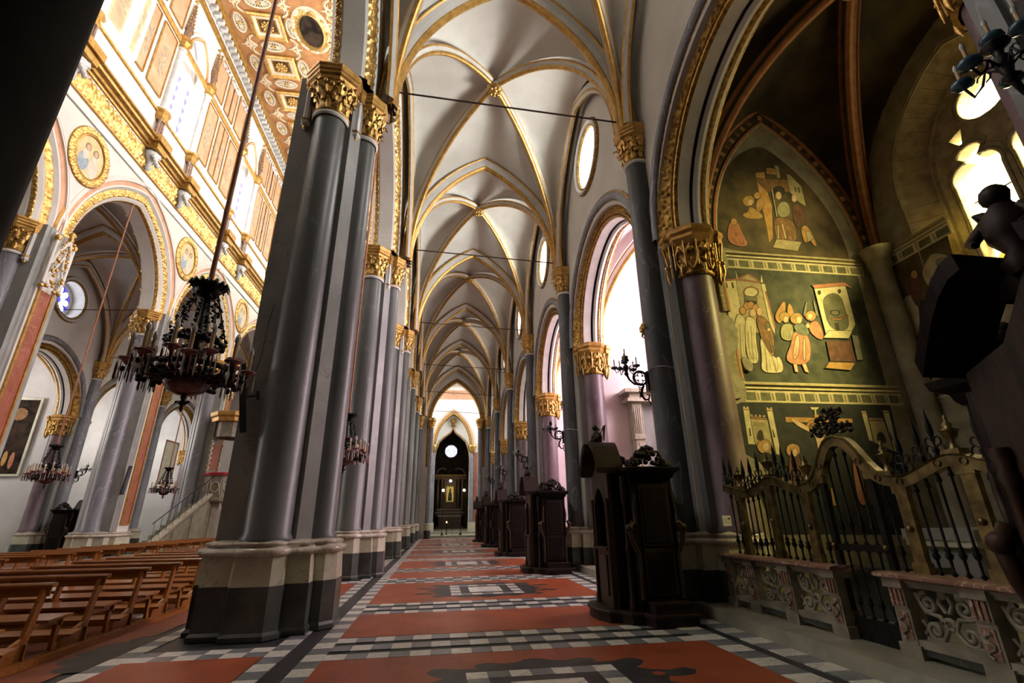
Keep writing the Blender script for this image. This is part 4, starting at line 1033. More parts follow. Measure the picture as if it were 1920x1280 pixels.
# painted vault with umber webs and striped ribs
FR_OCH = mat('fresco_ochre', (.34,.20,.07), (.46,.29,.11), .85, scale=6, bump=.1)
FR_RED = mat('fresco_red', (.24,.060,.022), (.36,.11,.045), .85, scale=6)
DP = [(.26, -.17, FR_OCH), (.20, -.20, FR_RED), (.14, -.16, DARKV), (.08, -.10, FR_OCH), (.03, -.09, FR_RED), (.0, -.03, FR_OCH), (.0, .03, FR_RED), (.03, .09, FR_OCH), (.08, .10, DARKV), (.14, .16, FR_RED), (.20, .20, FR_OCH), (.26, .17, FR_OCH)]
vd = vault(7.80, 0, 7.05, 3.9, 4.35, DARKV, half=2.25, Ly=6.36, diap=DP, boss=False, wall=False)
mb = MB(); zb = 11.4; mb.lathe([(.001, zb-.12), (.30, zb-.12), (.33, zb-.06), (.33, zb+.06), (.2, zb+.3)], (0, 0, 0), 20, mat('painted_boss', (.42,.30,.13), (.58,.44,.22), .8, scale=12), smooth=False)
mb.build('painted_boss', vd)
for x, y in ((9.80, 8.26), (9.80, 2.28), (5.72, 8.30)):
    if x > 6:
        mb = MB(); mb.lathe([(.30, .17), (.30, .5), (.22, .6), (.21, 6.7), (.26, 6.8), (.24, 6.9), (.33, 7.1), (.36, 7.2), (.001, 7.25)], (x, y, 0), 18, OLDPL); struct('wall_corner_shaft', mb)
# painted scenes: colour key, smooth outline, flat list of wall coordinates (metres)
FR_MID = [('T',0,[6.1,6.85,9.36,6.93,9.23,3.96,6.02,4.0,6.01,4.07,5.8,4.1,5.85,4.67,5.88,5.46,6.01,6.47]),
('W',0,[5.96,6.29,6.26,6.35,6.23,5.37,6.18,4.53,5.88,4.52,5.92,5.46]),
('D',0,[5.98,6.22,6.03,6.25,6.03,6.13,5.99,6.09]),
('D',0,[6.13,6.25,6.17,6.26,6.18,6.13,6.13,6.1]),
('w',0,[6.26,6.33,6.84,6.28,6.91,5.29,6.83,4.97,6.23,5.21]),
('w',0,[6.26,6.34,6.59,6.51,6.86,6.3]),
('R',0,[6.26,6.34,6.59,6.51,6.58,6.49,6.29,6.33]),
('R',0,[6.59,6.51,6.86,6.3,6.83,6.29,6.58,6.48]),
('R',0,[5.95,6.3,6.26,6.36,6.84,6.3,6.84,6.28,6.26,6.33,5.95,6.27]),
('W',0,[6.29,6.56,6.28,6.35,6.31,6.36]),
('W',0,[6.9,6.5,6.84,6.3,6.9,6.29]),
('R',0,[6.74,6.06,6.7,5.99,6.62,5.94,6.53,5.91,6.44,5.93,6.38,5.97,6.37,6.03,6.41,6.1,6.48,6.15,6.58,6.18,6.67,6.16,6.73,6.12]),
('W',0,[6.71,6.05,6.68,5.99,6.61,5.95,6.53,5.93,6.45,5.94,6.41,5.98,6.4,6.03,6.43,6.09,6.49,6.13,6.57,6.15,6.65,6.14,6.7,6.1]),
('G',0,[6.38,5.95,6.66,5.92,6.63,5.74,6.35,5.73]),
('D',0,[6.39,5.84,6.64,5.83,6.6,5.66,6.37,5.7]),
('W',0,[6.84,6.26,6.93,6.27,6.95,5.27,6.9,5.08,6.84,5.34]),
('R',0,[6.9,6.07,6.93,6.07,6.96,5.24,6.93,5.19]),
('O',0,[6.47,5.71,6.45,5.66,6.42,5.63,6.38,5.62,6.34,5.63,6.32,5.66,6.32,5.7,6.33,5.74,6.37,5.77,6.41,5.79,6.45,5.78,6.47,5.75]),
('O',0,[6.56,5.73,6.54,5.69,6.5,5.66,6.46,5.65,6.43,5.66,6.41,5.69,6.4,5.72,6.42,5.76,6.46,5.79,6.5,5.81,6.53,5.8,6.56,5.77]),
('O',0,[6.66,5.67,6.64,5.63,6.61,5.6,6.57,5.59,6.53,5.6,6.51,5.63,6.51,5.67,6.53,5.71,6.56,5.74,6.6,5.75,6.64,5.75,6.66,5.72]),
('W',1,[6.1,5.47,6.19,5.51,6.29,5.41,6.26,5.16,6.14,4.74,6.14,4.4,5.88,4.51,5.96,5.09]),
('O',0,[6.34,5.59,6.32,5.55,6.29,5.51,6.25,5.5,6.22,5.51,6.2,5.54,6.2,5.58,6.21,5.63,6.25,5.66,6.29,5.67,6.32,5.66,6.34,5.63]),
('W',1,[6.3,5.41,6.39,5.47,6.52,5.38,6.5,5.17,6.43,4.95,6.41,4.4,6.16,4.43,6.2,5.0]),
('F',0,[6.56,5.54,6.54,5.5,6.51,5.46,6.47,5.45,6.44,5.46,6.42,5.49,6.42,5.53,6.44,5.58,6.47,5.61,6.51,5.63,6.54,5.62,6.56,5.58]),
('g',0,[6.12,5.26,6.14,5.26,6.04,4.53,6.01,4.53]),
('g',0,[6.05,5.2,6.07,5.2,5.95,4.55,5.93,4.55]),
('g',0,[6.37,5.24,6.39,5.24,6.29,4.44,6.27,4.44]),
('g',0,[6.28,5.11,6.3,5.11,6.21,4.46,6.2,4.46]),
('W',1,[6.53,5.01,6.7,4.89,6.77,4.5,6.9,4.61,6.94,4.26,6.71,4.21,6.4,4.24,6.5,4.55]),
('B',1,[6.55,5.46,6.67,5.5,6.83,5.34,6.87,5.08,6.77,4.52,6.66,4.69,6.55,5.06]),
('F',0,[6.72,5.59,6.7,5.54,6.67,5.5,6.64,5.49,6.61,5.5,6.59,5.53,6.59,5.58,6.61,5.63,6.64,5.66,6.68,5.68,6.71,5.67,6.72,5.63]),
('G',0,[6.74,5.33,6.83,5.31,6.81,5.18,6.72,5.19]),
('F',0,[6.82,5.18,6.81,5.16,6.8,5.15,6.78,5.14,6.76,5.15,6.75,5.16,6.75,5.17,6.76,5.19,6.77,5.2,6.79,5.21,6.81,5.2,6.82,5.19]),
('g',0,[6.59,4.75,6.61,4.75,6.56,4.25,6.53,4.23]),
('g',0,[6.7,4.63,6.71,4.63,6.77,4.25,6.74,4.24]),
('A',1,[7.33,5.91,7.13,5.69,7.0,5.51,7.01,5.37,7.1,5.32,7.19,5.52,7.28,5.64]),
('A',1,[7.43,5.89,7.48,5.54,7.4,5.47,7.29,5.57]),
('Y',0,[7.34,5.5,7.31,5.44,7.26,5.4,7.19,5.38,7.14,5.39,7.1,5.43,7.1,5.49,7.13,5.54,7.18,5.59,7.25,5.6,7.3,5.59,7.34,5.55]),
('F',0,[7.29,5.43,7.28,5.39,7.25,5.37,7.22,5.36,7.19,5.36,7.18,5.39,7.18,5.42,7.2,5.46,7.22,5.49,7.25,5.5,7.28,5.49,7.29,5.47]),
('L',1,[7.1,5.3,7.32,5.34,7.37,5.26,7.31,5.02,7.22,4.93,7.01,4.98]),
('K',1,[7.9,5.99,7.67,5.55,7.74,5.52]),
('K',1,[8.03,6.05,7.99,5.54,8.06,5.55]),
('Y',0,[7.99,5.55,7.96,5.49,7.9,5.44,7.83,5.42,7.77,5.44,7.73,5.48,7.73,5.53,7.76,5.59,7.82,5.64,7.89,5.66,7.95,5.65,7.99,5.6]),
('P',1,[7.82,5.4,8.02,5.44,8.06,5.01,7.89,5.0,7.72,5.2]),
('F',0,[7.9,5.53,7.88,5.49,7.85,5.46,7.82,5.45,7.8,5.46,7.78,5.48,7.78,5.52,7.8,5.56,7.83,5.58,7.86,5.6,7.89,5.59,7.9,5.56]),
('Y',0,[7.64,5.47,7.61,5.4,7.54,5.36,7.46,5.33,7.39,5.35,7.35,5.39,7.35,5.45,7.38,5.52,7.45,5.57,7.53,5.59,7.6,5.58,7.64,5.53]),
('P',1,[7.35,5.18,7.66,5.14,7.68,4.85,7.6,4.58,7.52,4.47,7.34,4.41,7.13,4.42,7.01,4.53,7.23,4.86]),
('p',1,[7.38,5.07,7.47,5.05,7.34,4.6,7.16,4.5]),
('p',1,[7.55,5.03,7.58,5.0,7.48,4.53,7.41,4.5]),
('E',1,[7.39,5.31,7.63,5.36,7.73,5.17,7.68,5.08,7.45,5.09,7.39,5.21]),
('F',0,[7.6,5.43,7.59,5.39,7.56,5.36,7.52,5.35,7.49,5.36,7.48,5.39,7.48,5.43,7.5,5.47,7.53,5.5,7.56,5.51,7.59,5.5,7.61,5.48]),
('F',0,[7.77,5.31,7.76,5.28,7.74,5.26,7.71,5.25,7.69,5.26,7.68,5.27,7.68,5.3,7.7,5.33,7.72,5.35,7.74,5.36,7.76,5.35,7.77,5.33]),
('F',0,[7.17,4.42,7.24,4.41,7.23,4.25,7.17,4.26]),
('F',0,[7.37,4.42,7.45,4.44,7.47,4.25,7.4,4.27]),
('W',0,[8.12,6.23,8.93,6.34,8.9,5.39,8.77,5.23,8.17,5.19,8.11,5.14]),
('G',1,[8.23,5.86,8.33,6.03,8.58,6.14,8.73,6.06,8.75,5.83,8.75,5.25,8.23,5.21]),
('R',0,[8.08,6.3,8.93,6.42,9.12,6.26,8.93,6.34,8.13,6.22]),
('D',0,[8.26,6.12,8.24,6.09,8.22,6.07,8.2,6.06,8.18,6.07,8.17,6.09,8.17,6.12,8.18,6.15,8.2,6.17,8.23,6.18,8.25,6.17,8.26,6.15]),
('D',0,[8.78,6.19,8.76,6.16,8.74,6.13,8.72,6.12,8.7,6.13,8.69,6.15,8.69,6.18,8.7,6.21,8.73,6.23,8.75,6.24,8.77,6.24,8.78,6.22]),
('D',0,[8.61,5.65,8.58,5.61,8.52,5.58,8.45,5.57,8.39,5.57,8.35,5.6,8.34,5.64,8.37,5.68,8.43,5.71,8.5,5.72,8.56,5.71,8.6,5.69]),
('G',0,[8.57,5.65,8.55,5.62,8.51,5.6,8.46,5.59,8.41,5.6,8.38,5.61,8.38,5.64,8.4,5.66,8.44,5.69,8.49,5.69,8.54,5.69,8.57,5.67]),
('R',0,[8.35,5.51,8.54,5.5,8.77,5.6,8.77,5.57,8.54,5.47,8.34,5.48]),
('D',0,[8.39,5.4,8.49,5.41,8.47,5.23,8.37,5.23]),
('W',0,[8.19,5.2,8.77,5.23,8.64,5.05,8.03,5.04]),
('N',0,[8.08,4.96,8.65,4.99,8.66,4.52,8.05,4.52]),
('A',0,[8.02,4.49,8.62,4.49,8.47,4.33,7.89,4.36]),
('K',0,[8.74,5.13,8.88,5.12,8.84,4.57,8.7,4.56])]
FR_LOW = [('V',0,[5.83,3.59,9.19,3.63,9.09,2.16,9.02,1.11,6.03,1.17,5.73,2.4,5.73,3.55]),
('W',0,[5.86,3.48,5.98,3.48,5.97,2.77,5.83,2.78]),
('W',0,[6.36,3.47,6.48,3.47,6.47,2.56,6.37,2.6]),
('w',0,[5.98,3.32,6.33,3.29,6.33,2.48,6.05,2.64,5.97,2.81]),
('W',0,[5.87,3.51,5.9,3.51,5.9,3.48,5.86,3.48]),
('W',0,[5.94,3.51,5.98,3.5,5.97,3.47,5.94,3.48]),
('W',0,[6.37,3.5,6.4,3.49,6.4,3.47,6.37,3.47]),
('W',0,[6.45,3.5,6.48,3.5,6.48,3.47,6.45,3.47]),
('w',0,[5.99,3.36,6.04,3.35,6.03,3.32,5.99,3.31]),
('w',0,[6.08,3.35,6.12,3.35,6.12,3.31,6.08,3.31]),
('w',0,[6.17,3.35,6.21,3.34,6.21,3.31,6.16,3.3]),
('w',0,[6.25,3.34,6.3,3.34,6.3,3.3,6.25,3.3]),
('R',0,[5.87,3.46,5.97,3.46,5.97,3.43,5.87,3.44]),
('R',0,[6.36,3.45,6.48,3.45,6.48,3.43,6.36,3.42]),
('R',0,[5.99,3.3,6.32,3.28,6.32,3.26,5.99,3.28]),
('D',1,[6.01,2.85,6.06,3.0,6.13,3.06,6.18,3.03,6.18,2.83]),
('D',0,[5.9,3.08,5.93,3.08,5.92,2.93,5.89,2.93]),
('D',0,[6.39,3.06,6.41,3.06,6.42,2.91,6.39,2.91]),
('g',0,[6.01,3.2,6.27,3.2,6.27,3.12,6.01,3.13]),
('W',0,[8.47,3.46,8.58,3.46,8.55,2.85,8.47,2.87]),
('w',0,[8.6,3.32,8.93,3.32,8.96,2.66,8.57,2.83]),
('W',0,[8.97,3.48,9.11,3.48,9.07,2.62,8.98,2.66]),
('R',0,[8.6,3.28,8.93,3.29,8.93,3.27,8.59,3.26]),
('D',1,[8.64,2.83,8.68,3.0,8.79,3.05,8.85,3.0,8.87,2.81]),
('R',0,[8.47,3.43,8.58,3.43,8.58,3.41,8.47,3.41]),
('R',0,[8.97,3.45,9.1,3.45,9.1,3.43,8.97,3.43]),
('D',0,[8.99,3.03,9.01,3.03,9.01,2.87,8.98,2.87]),
('A',0,[6.73,3.31,8.21,3.3,8.2,3.22,6.72,3.21]),
('A',0,[7.38,3.37,7.47,3.37,7.34,2.4,7.29,2.4]),
('W',0,[7.33,3.52,7.53,3.52,7.46,3.47,7.35,3.47]),
('W',0,[7.41,3.47,7.44,3.47,7.43,3.37,7.4,3.37]),
('O',0,[7.4,3.13,7.37,3.07,7.31,3.03,7.24,3.02,7.18,3.03,7.15,3.07,7.14,3.13,7.18,3.19,7.24,3.23,7.3,3.25,7.37,3.23,7.4,3.19]),
('F',1,[6.83,3.29,6.89,3.28,7.22,3.1,7.33,3.04,7.5,3.08,7.68,3.2,7.71,3.17,7.52,3.02,7.47,2.9,7.35,2.82,7.36,2.65,7.4,2.4,7.25,2.4,7.3,2.82,7.29,2.96,7.16,3.04,6.95,3.14]),
('B',0,[7.34,3.12,7.32,3.07,7.29,3.04,7.25,3.03,7.22,3.04,7.2,3.07,7.2,3.11,7.22,3.15,7.25,3.18,7.29,3.2,7.32,3.19,7.34,3.16]),
('F',0,[7.32,3.07,7.31,3.04,7.29,3.02,7.26,3.02,7.24,3.02,7.23,3.04,7.23,3.07,7.24,3.09,7.26,3.11,7.29,3.12,7.31,3.11,7.32,3.09]),
('O',0,[6.29,2.74,6.26,2.67,6.2,2.62,6.12,2.61,6.05,2.62,6.01,2.67,6.0,2.73,6.03,2.8,6.1,2.84,6.17,2.86,6.24,2.85,6.29,2.8]),
('F',0,[6.25,2.73,6.23,2.69,6.2,2.66,6.16,2.64,6.13,2.66,6.11,2.69,6.11,2.73,6.13,2.77,6.16,2.8,6.2,2.81,6.23,2.8,6.25,2.77]),
('X',1,[6.02,2.59,6.23,2.63,6.32,2.44,6.3,2.2,6.06,2.09,5.9,2.17]),
('O',0,[6.88,2.66,6.85,2.6,6.78,2.56,6.71,2.54,6.64,2.56,6.6,2.6,6.6,2.66,6.63,2.73,6.69,2.77,6.77,2.79,6.84,2.77,6.88,2.73]),
('N',1,[6.6,2.46,6.68,2.61,6.78,2.69,6.83,2.57,6.83,2.3,6.79,1.97,6.52,1.97]),
('F',0,[6.82,2.62,6.8,2.59,6.78,2.56,6.75,2.55,6.73,2.56,6.72,2.59,6.72,2.62,6.73,2.66,6.76,2.69,6.79,2.7,6.81,2.69,6.82,2.66]),
('P',1,[7.98,2.49,8.07,2.47,8.08,2.12,8.06,1.66,7.87,1.65,7.91,2.16]),
('N',1,[8.18,2.28,8.26,2.16,8.22,1.66,8.08,1.66]),
('F',0,[8.06,2.54,8.04,2.51,8.02,2.49,7.99,2.48,7.97,2.49,7.96,2.51,7.96,2.54,7.98,2.57,8.0,2.59,8.03,2.6,8.05,2.59,8.06,2.57]),
('A',0,[7.35,1.96,7.4,1.96,7.39,1.65,7.32,1.65])]
FR_UP = [('U',1,[6.02,7.08,5.95,7.37,6.14,8.52,6.42,9.15,6.92,9.8,7.59,10.21,7.97,9.99,8.43,9.5,8.85,8.91,9.19,8.07,9.3,7.1,9.18,7.0,7.67,7.01]),
('A',0,[7.35,9.32,7.6,9.37,7.55,8.78,7.58,8.37,7.41,7.49,7.28,7.34,7.31,7.76,7.32,8.73]),
('B',0,[7.3,9.15,8.19,9.2,8.16,8.84,7.54,8.78]),
('w',0,[8.2,9.37,8.29,9.35,8.52,9.03,8.49,8.45,8.33,8.56,8.16,8.84]),
('w',0,[7.92,9.62,8.03,9.59,8.0,9.23,7.91,9.22]),
('A',0,[7.68,9.51,7.92,9.5,7.91,9.31,7.65,9.32]),
('D',0,[8.32,9.0,8.35,9.0,8.34,8.86,8.31,8.86]),
('D',0,[8.41,8.99,8.44,8.99,8.43,8.84,8.4,8.84]),
('Y',0,[7.15,8.48,7.11,8.4,7.04,8.34,6.96,8.31,6.89,8.32,6.85,8.37,6.84,8.45,6.88,8.53,6.95,8.59,7.03,8.62,7.1,8.61,7.14,8.56]),
('F',0,[7.1,8.43,7.08,8.39,7.05,8.35,7.01,8.34,6.98,8.35,6.97,8.38,6.97,8.42,6.99,8.47,7.02,8.5,7.05,8.52,7.08,8.51,7.1,8.48]),
('Y',1,[6.98,8.33,7.15,8.22,7.32,8.05,7.14,7.96,6.83,7.96,6.74,8.08,6.92,8.13]),
('O',0,[7.34,8.65,7.32,8.6,7.28,8.56,7.23,8.54,7.2,8.55,7.17,8.58,7.17,8.63,7.19,8.68,7.23,8.72,7.28,8.74,7.31,8.73,7.34,8.69]),
('O',1,[7.21,8.51,7.38,8.59,7.4,8.41,7.21,8.16,7.14,8.21]),
('D',0,[8.03,8.83,7.99,8.74,7.91,8.67,7.82,8.64,7.74,8.65,7.69,8.71,7.69,8.8,7.73,8.89,7.81,8.96,7.9,8.99,7.98,8.97,8.03,8.92]),
('F',0,[7.9,8.7,7.88,8.64,7.84,8.6,7.8,8.58,7.77,8.59,7.75,8.63,7.75,8.69,7.77,8.74,7.81,8.79,7.85,8.81,7.88,8.79,7.9,8.76]),
('L',1,[7.73,8.41,7.92,8.55,8.05,8.47,8.0,8.14,7.75,8.06,7.67,8.17]),
('B',1,[7.53,7.98,7.76,8.09,8.06,7.97,8.05,7.54,7.86,7.36,7.49,7.37,7.49,7.61]),
('p',0,[7.71,7.88,7.75,7.89,7.75,7.49,7.71,7.48]),
('p',0,[7.6,7.84,7.63,7.85,7.55,7.47,7.52,7.47]),
('w',0,[7.49,7.45,8.11,7.42,7.95,7.17,7.34,7.22]),
('R',1,[6.38,7.84,6.59,7.91,6.64,7.54,6.76,7.23,6.5,7.17,6.21,7.3]),
('O',0,[6.57,7.84,6.55,7.79,6.51,7.75,6.47,7.74,6.44,7.75,6.42,7.78,6.42,7.83,6.44,7.88,6.47,7.92,6.51,7.93,6.55,7.92,6.57,7.89]),
('N',1,[8.12,8.45,8.35,8.5,8.44,8.15,8.23,7.84,8.04,7.88]),
('F',0,[8.3,8.66,8.28,8.6,8.24,8.56,8.2,8.54,8.17,8.55,8.15,8.59,8.16,8.64,8.18,8.7,8.22,8.75,8.26,8.76,8.29,8.75,8.31,8.71]),
('A',1,[8.19,7.84,8.4,7.91,8.51,7.35,8.41,7.33,8.34,7.56,8.24,7.39,8.17,7.44]),
('w',0,[8.3,7.72,8.39,7.75,8.45,7.54,8.29,7.44]),
('w',0,[7.67,8.89,7.7,8.89,7.65,8.08,7.62,8.07])]
FR_BACK = [('U',0,[8.25,7.14,6.87,6.95,6.96,5.9,7.02,5.02,7.87,4.45,8.32,4.88,8.3,5.94]),
('w',1,[7.26,6.59,6.92,6.28,6.92,5.65,7.13,5.39,7.51,5.43,7.55,5.87,7.62,6.26,7.46,6.45]),
('K',1,[7.27,6.42,7.05,6.33,7.0,6.12,7.24,6.12]),
('K',1,[7.5,6.12,7.15,6.04,7.08,5.87,7.45,5.88]),
('K',1,[7.53,5.82,7.12,5.75,7.03,5.6,7.47,5.62]),
('w',1,[8.21,5.97,7.83,5.93,7.99,5.16,8.28,4.9,8.31,5.36]),
('N',1,[7.85,6.41,7.66,6.35,7.74,5.82,7.9,5.54,7.98,6.01]),
('V',1,[7.84,5.8,7.63,5.63,7.7,5.25,7.97,5.22]),
('O',0,[7.69,6.29,7.71,6.25,7.74,6.23,7.78,6.24,7.81,6.27,7.82,6.31,7.82,6.36,7.79,6.4,7.76,6.42,7.72,6.41,7.69,6.38,7.68,6.34])]
FK = {'T': mat('fresco_teal', (.024,.032,.022), (.072,.080,.050), .85, scale=4, detail=8, bump=.1), 'W': mat('fresco_ivory', (.50,.45,.26), (.66,.60,.38), .85, scale=7, bump=.1),
 'w': mat('fresco_sand', (.33,.28,.15), (.45,.39,.22), .85, scale=7), 'D': mat('fresco_black', (.018,.016,.012), (.04,.034,.024), .85, scale=6), 'R': mat('fresco_brick', (.34,.12,.06), (.45,.19,.10), .85, scale=8),
 'G': mat('fresco_olive', (.09,.09,.05), (.16,.16,.09), .85, scale=6), 'O': mat('fresco_orange', (.42,.22,.08), (.52,.30,.12), .85, scale=9), 'F': mat('fresco_flesh', (.52,.36,.22), (.66,.50,.33), .85, scale=9),
 'g': mat('fresco_fold', (.24,.20,.11), (.32,.27,.15), .85, scale=9), 'B': mat('fresco_brown', (.17,.085,.030), (.28,.15,.055), .85, scale=8), 'A': mat('fresco_amber', (.38,.20,.055), (.50,.29,.09), .85, scale=8),
 'Y': mat('fresco_halo', (.30,.17,.035), (.44,.27,.07), .8, scale=9), 'L': mat('fresco_sage', (.26,.25,.13), (.36,.35,.20), .85, scale=8), 'K': mat('fresco_grey', (.15,.155,.12), (.23,.235,.18), .85, scale=8),
 'P': mat('fresco_rose', (.38,.15,.085), (.50,.25,.15), .85, scale=8), 'p': mat('fresco_pale_rose', (.50,.33,.21), (.60,.43,.29), .85, scale=8), 'E': mat('fresco_green', (.085,.115,.085), (.16,.19,.14), .85, scale=8),
 'N': mat('fresco_maroon', (.085,.030,.018), (.15,.06,.035), .85, scale=8), 'V': mat('fresco_night', (.010,.013,.016), (.028,.032,.032), .85, scale=5, detail=7), 'X': mat('fresco_habit', (.012,.011,.010), (.03,.028,.022), .85, scale=6),
 'U': mat('fresco_umber', (.045,.034,.015), (.115,.080,.034), .85, scale=2.5, detail=8)}
def chaikin(P, n=2):
    for _ in range(n):
        Q = []
        for a, b in zip(P, P[1:]+P[:1]): Q += [(a[0]*.75+b[0]*.25, a[1]*.75+b[1]*.25), (a[0]*.25+b[0]*.75, a[1]*.25+b[1]*.75)]
        P = Q
    return P
def paint(name, label, data, T3):
    mb = MB()
    full = []
    for n, (c, s_, q) in enumerate(data):
        P = list(zip(q[::2], q[1::2]))
        if s_: P = chaikin(P, 2)
        ar = sum(a[0]*b[1]-b[0]*a[1] for a, b in zip(P, P[1:]+P[:1]))/2
        if n and c not in 'DgTVU' and abs(ar) > .006:    # dark drawn contour under each painted shape
            full.append(('D' if c != 'F' else 'B', offset_poly(P, .011 if ar > 0 else -.011)))
        full.append((c, P))
        FOLD = {'W': 'g', 'P': 'R', 'L': 'G', 'B': 'D', 'E': 'T', 'N': 'D', 'p': 'P', 'w': 'g', 'X': 'G', 'R': 'N', 'O': 'B'}
        if s_ and abs(ar) > .05 and c in FOLD:      # drawn drapery folds
            zs = [p[1] for p in P]; z0_, z1_ = min(zs), max(zs)
            def span(z):
                xs = sorted(a[0]+(b[0]-a[0])*(z-a[1])/(b[1]-a[1]) for a, b in zip(P, P[1:]+P[:1]) if (a[1]-z)*(b[1]-z) < 0)
                return (xs[0], xs[-1]) if len(xs) > 1 else None
            for f in (.22, .42, .60, .80):
                pts = []
                for g in [z0_+(z1_-z0_)*(.08+.09*j) for j in range(10)]:
                    sp = span(g)
                    if sp: pts.append((sp[0]+(sp[1]-sp[0])*(f+.05*sin(g*9+f*20)), g))
                if len(pts) > 4:
                    pts = pts[:int(5+5*((f*7.3) % 1))]; w2 = .007
                    full.append((FOLD[c], [(a-w2*(1.2-j/len(pts)), b) for j, (a, b) in enumerate(pts)]+[(a+w2*(1.2-j/len(pts)), b) for j, (a, b) in list(enumerate(pts))[::-1]]))
    for n, (c, P) in enumerate(full):
        tri = tessellate_polygon([[Vector((a, b, 0)) for a, b in P]])
        fs = []
        for t in tri:
            a, b, c_ = (Vector((*P[i], 0)) for i in t); fs.append(tuple(t) if (b-a).cross(c_-a).z > 0 else tuple(t)[::-1])
        mb.add([T3(a, b, .003+n*.00014) for a, b in P], fs, FK[c])
    o = mb.build(name); o['label'] = label; o['category'] = 'fresco'; return o
FY = 8.45
TS = lambda a, b, t: (a, FY-t, b)
paint('fresco', 'lit middle fresco of white robed monks, angels and a kneeling saint before an altar', FR_MID, TS)
paint('fresco', 'lower fresco of the crucifixion between two castle towers, behind the iron grille', FR_LOW, TS)
paint('fresco', 'arched upper fresco of a seated ruler before a castle with haloed heads in a cloud', FR_UP, TS)
o = paint('fresco', 'dim fresco with a pale folded rock and standing figure left of the chapel window', FR_BACK, lambda a, b, t: (XB-t, a, b))
def ledge(x0, x1, z, wall='side'):
    """moulded ledge with a painted band of framed panels under it"""
    mb = MB(); pr = [(.0, z+.12), (.05, z+.10), (.06, z+.05), (.02, z+.02), (.03, z-.03), (.0, z-.05)]; mt = [FK['W'], FK['w'], FK['g'], FK['W'], FK['g']]
    G = (lambda u, d, v: (u, FY-d, v)) if wall == 'side' else (lambda u, d, v: (XB-d, u, v))
    for (a, b), (c, d), m in zip(pr, pr[1:], mt): mb.add([G(x0, a, b), G(x1, a, b), G(x1, c, d), G(x0, c, d)], [(0, 1, 2, 3) if wall != 'side' else (3, 2, 1, 0)], m)
    mb.add([G(x0, .004, z-.30), G(x1, .004, z-.30), G(x1, .004, z-.05), G(x0, .004, z-.05)], [(0, 1, 2, 3)], FK['W'])
    n = int((x1-x0)/.32); 
    for i in range(n):
        a = x0+(x1-x0)*i/n; b = a+(x1-x0)/n*(.72 if i % 1 == 0 else .3)
        mb.add([G(a+.02, .007, z-.26), G(b, .007, z-.26), G(b, .007, z-.10), G(a+.02, .007, z-.10)], [(0, 1, 2, 3)], FK['G'])
        mb.add([G(b+.03, .007, z-.25), G(b+.07, .007, z-.25), G(b+.07, .007, z-.11), G(b+.03, .007, z-.11)], [(0, 1, 2, 3)], FK['g'])
    struct('trim_painted_ledge', mb)
ledge(6.05, 9.52, 6.92); ledge(5.95, 9.52, 3.90); ledge(6.8, 8.35, 7.05, 'back'); ledge(7.4, 8.35, 3.98, 'back'); 
# patches of bare mortar where the fresco has fallen away
for P in ([(5.45,7.3),(6.02,7.25),(6.10,6.95),(6.12,6.6),(6.02,6.5),(5.45,6.5)], [(5.45,5.6),(5.86,5.45),(5.98,5.35),(6.02,5.0),(5.98,4.75),(5.85,4.6),(5.80,4.3),(5.95,4.0),(5.98,3.7),(5.45,3.6)],
          [(6.0,4.55),(6.15,4.5),(6.24,4.36),(6.16,4.2),(6.0,4.3)], [(5.45,2.7),(5.85,2.5),(6.0,2.4),(6.05,2.1),(5.45,2.0)]):
    mb = MB(); Q = chaikin(P, 2); mb.plate([Q], lambda u, v, t: (u, FY-t, v), 0, .055, MORTAR); struct('wall_bare_mortar', mb)
mb = MB()
for z0, z1 in ((5.55, 6.45), (4.05, 4.75)): 
    mb.box(5.80, 5.97, FY-.045, FY, z0, z1, FK['w']); mb.box(5.90, 5.94, FY-.05, FY, z0, z1, FK['R'])
    for j in range(int((z1-z0)/.12)): mb.box(5.815, 5.875, FY-.05, FY, z0+.02+j*.12, z0+.10+j*.12, FK['g'])
struct('trim_painted_border', mb)
P, Q = arc_x(FY, 1.80, 7.10, 3.75, 7.82, 16); P = [(p[0], FY, p[2]) for p in P]
mb = MB(); mb.sweep(P, Q, (0, -1, 0), [(0, .01, FK['w']), (.04, .03, FK['R']), (.10, .03, FK['D']), (.14, .01, FK['U']), (.34, .01, FK['R']), (.40, .04, FK['A']), (.46, .01, FK['D'])])
for i in range(1, 32):
    p = Vector(P[min(i, len(P)-1)]); q = Vector(Q[min(i, len(Q)-1)]).normalized(); mb.bar(p+q*.16+Vector((0, -.02, 0)), p+q*.30+Vector((0, -.02, 0)), .12, .01, FK['B' if i % 2 else 'O'], up=(0, 1, 0))
struct('trim_painted_arch', mb)
# chapel altar table of pale marble with dark recess
t = thing('chapel_altar', 'plain pale marble altar table inside the frescoed chapel behind the gate', 'altar', (8.2, 6.6, .17))
mb = MB(); mb.box(-.9, .9, -.55, .55, .95, 1.10, BARD); mb.build('table_top', t)
mb = MB(); mb.box(-.8, .8, -.45, .45, .18, .95, BARD); mb.box(-.88, .88, -.53, .53, .86, .95, WHITEM); mb.build('altar_block', t)
mb = MB(); mb.box(-1.1, 1.1, -.8, .8, 0, .18, WHITEM); mb.build('step', t)
t = thing('stone_bench', 'dark stone seat on the near side of the frescoed chapel, behind the gate bars', 'bench', (6.4, 6.6, .17))
mb = MB(); mb.box(-.45, .45, -.4, .4, 0, .55, BLACKM); mb.box(-.5, .5, -.45, .45, .55, .63, BLACKM); mb.build('seat_block', t)

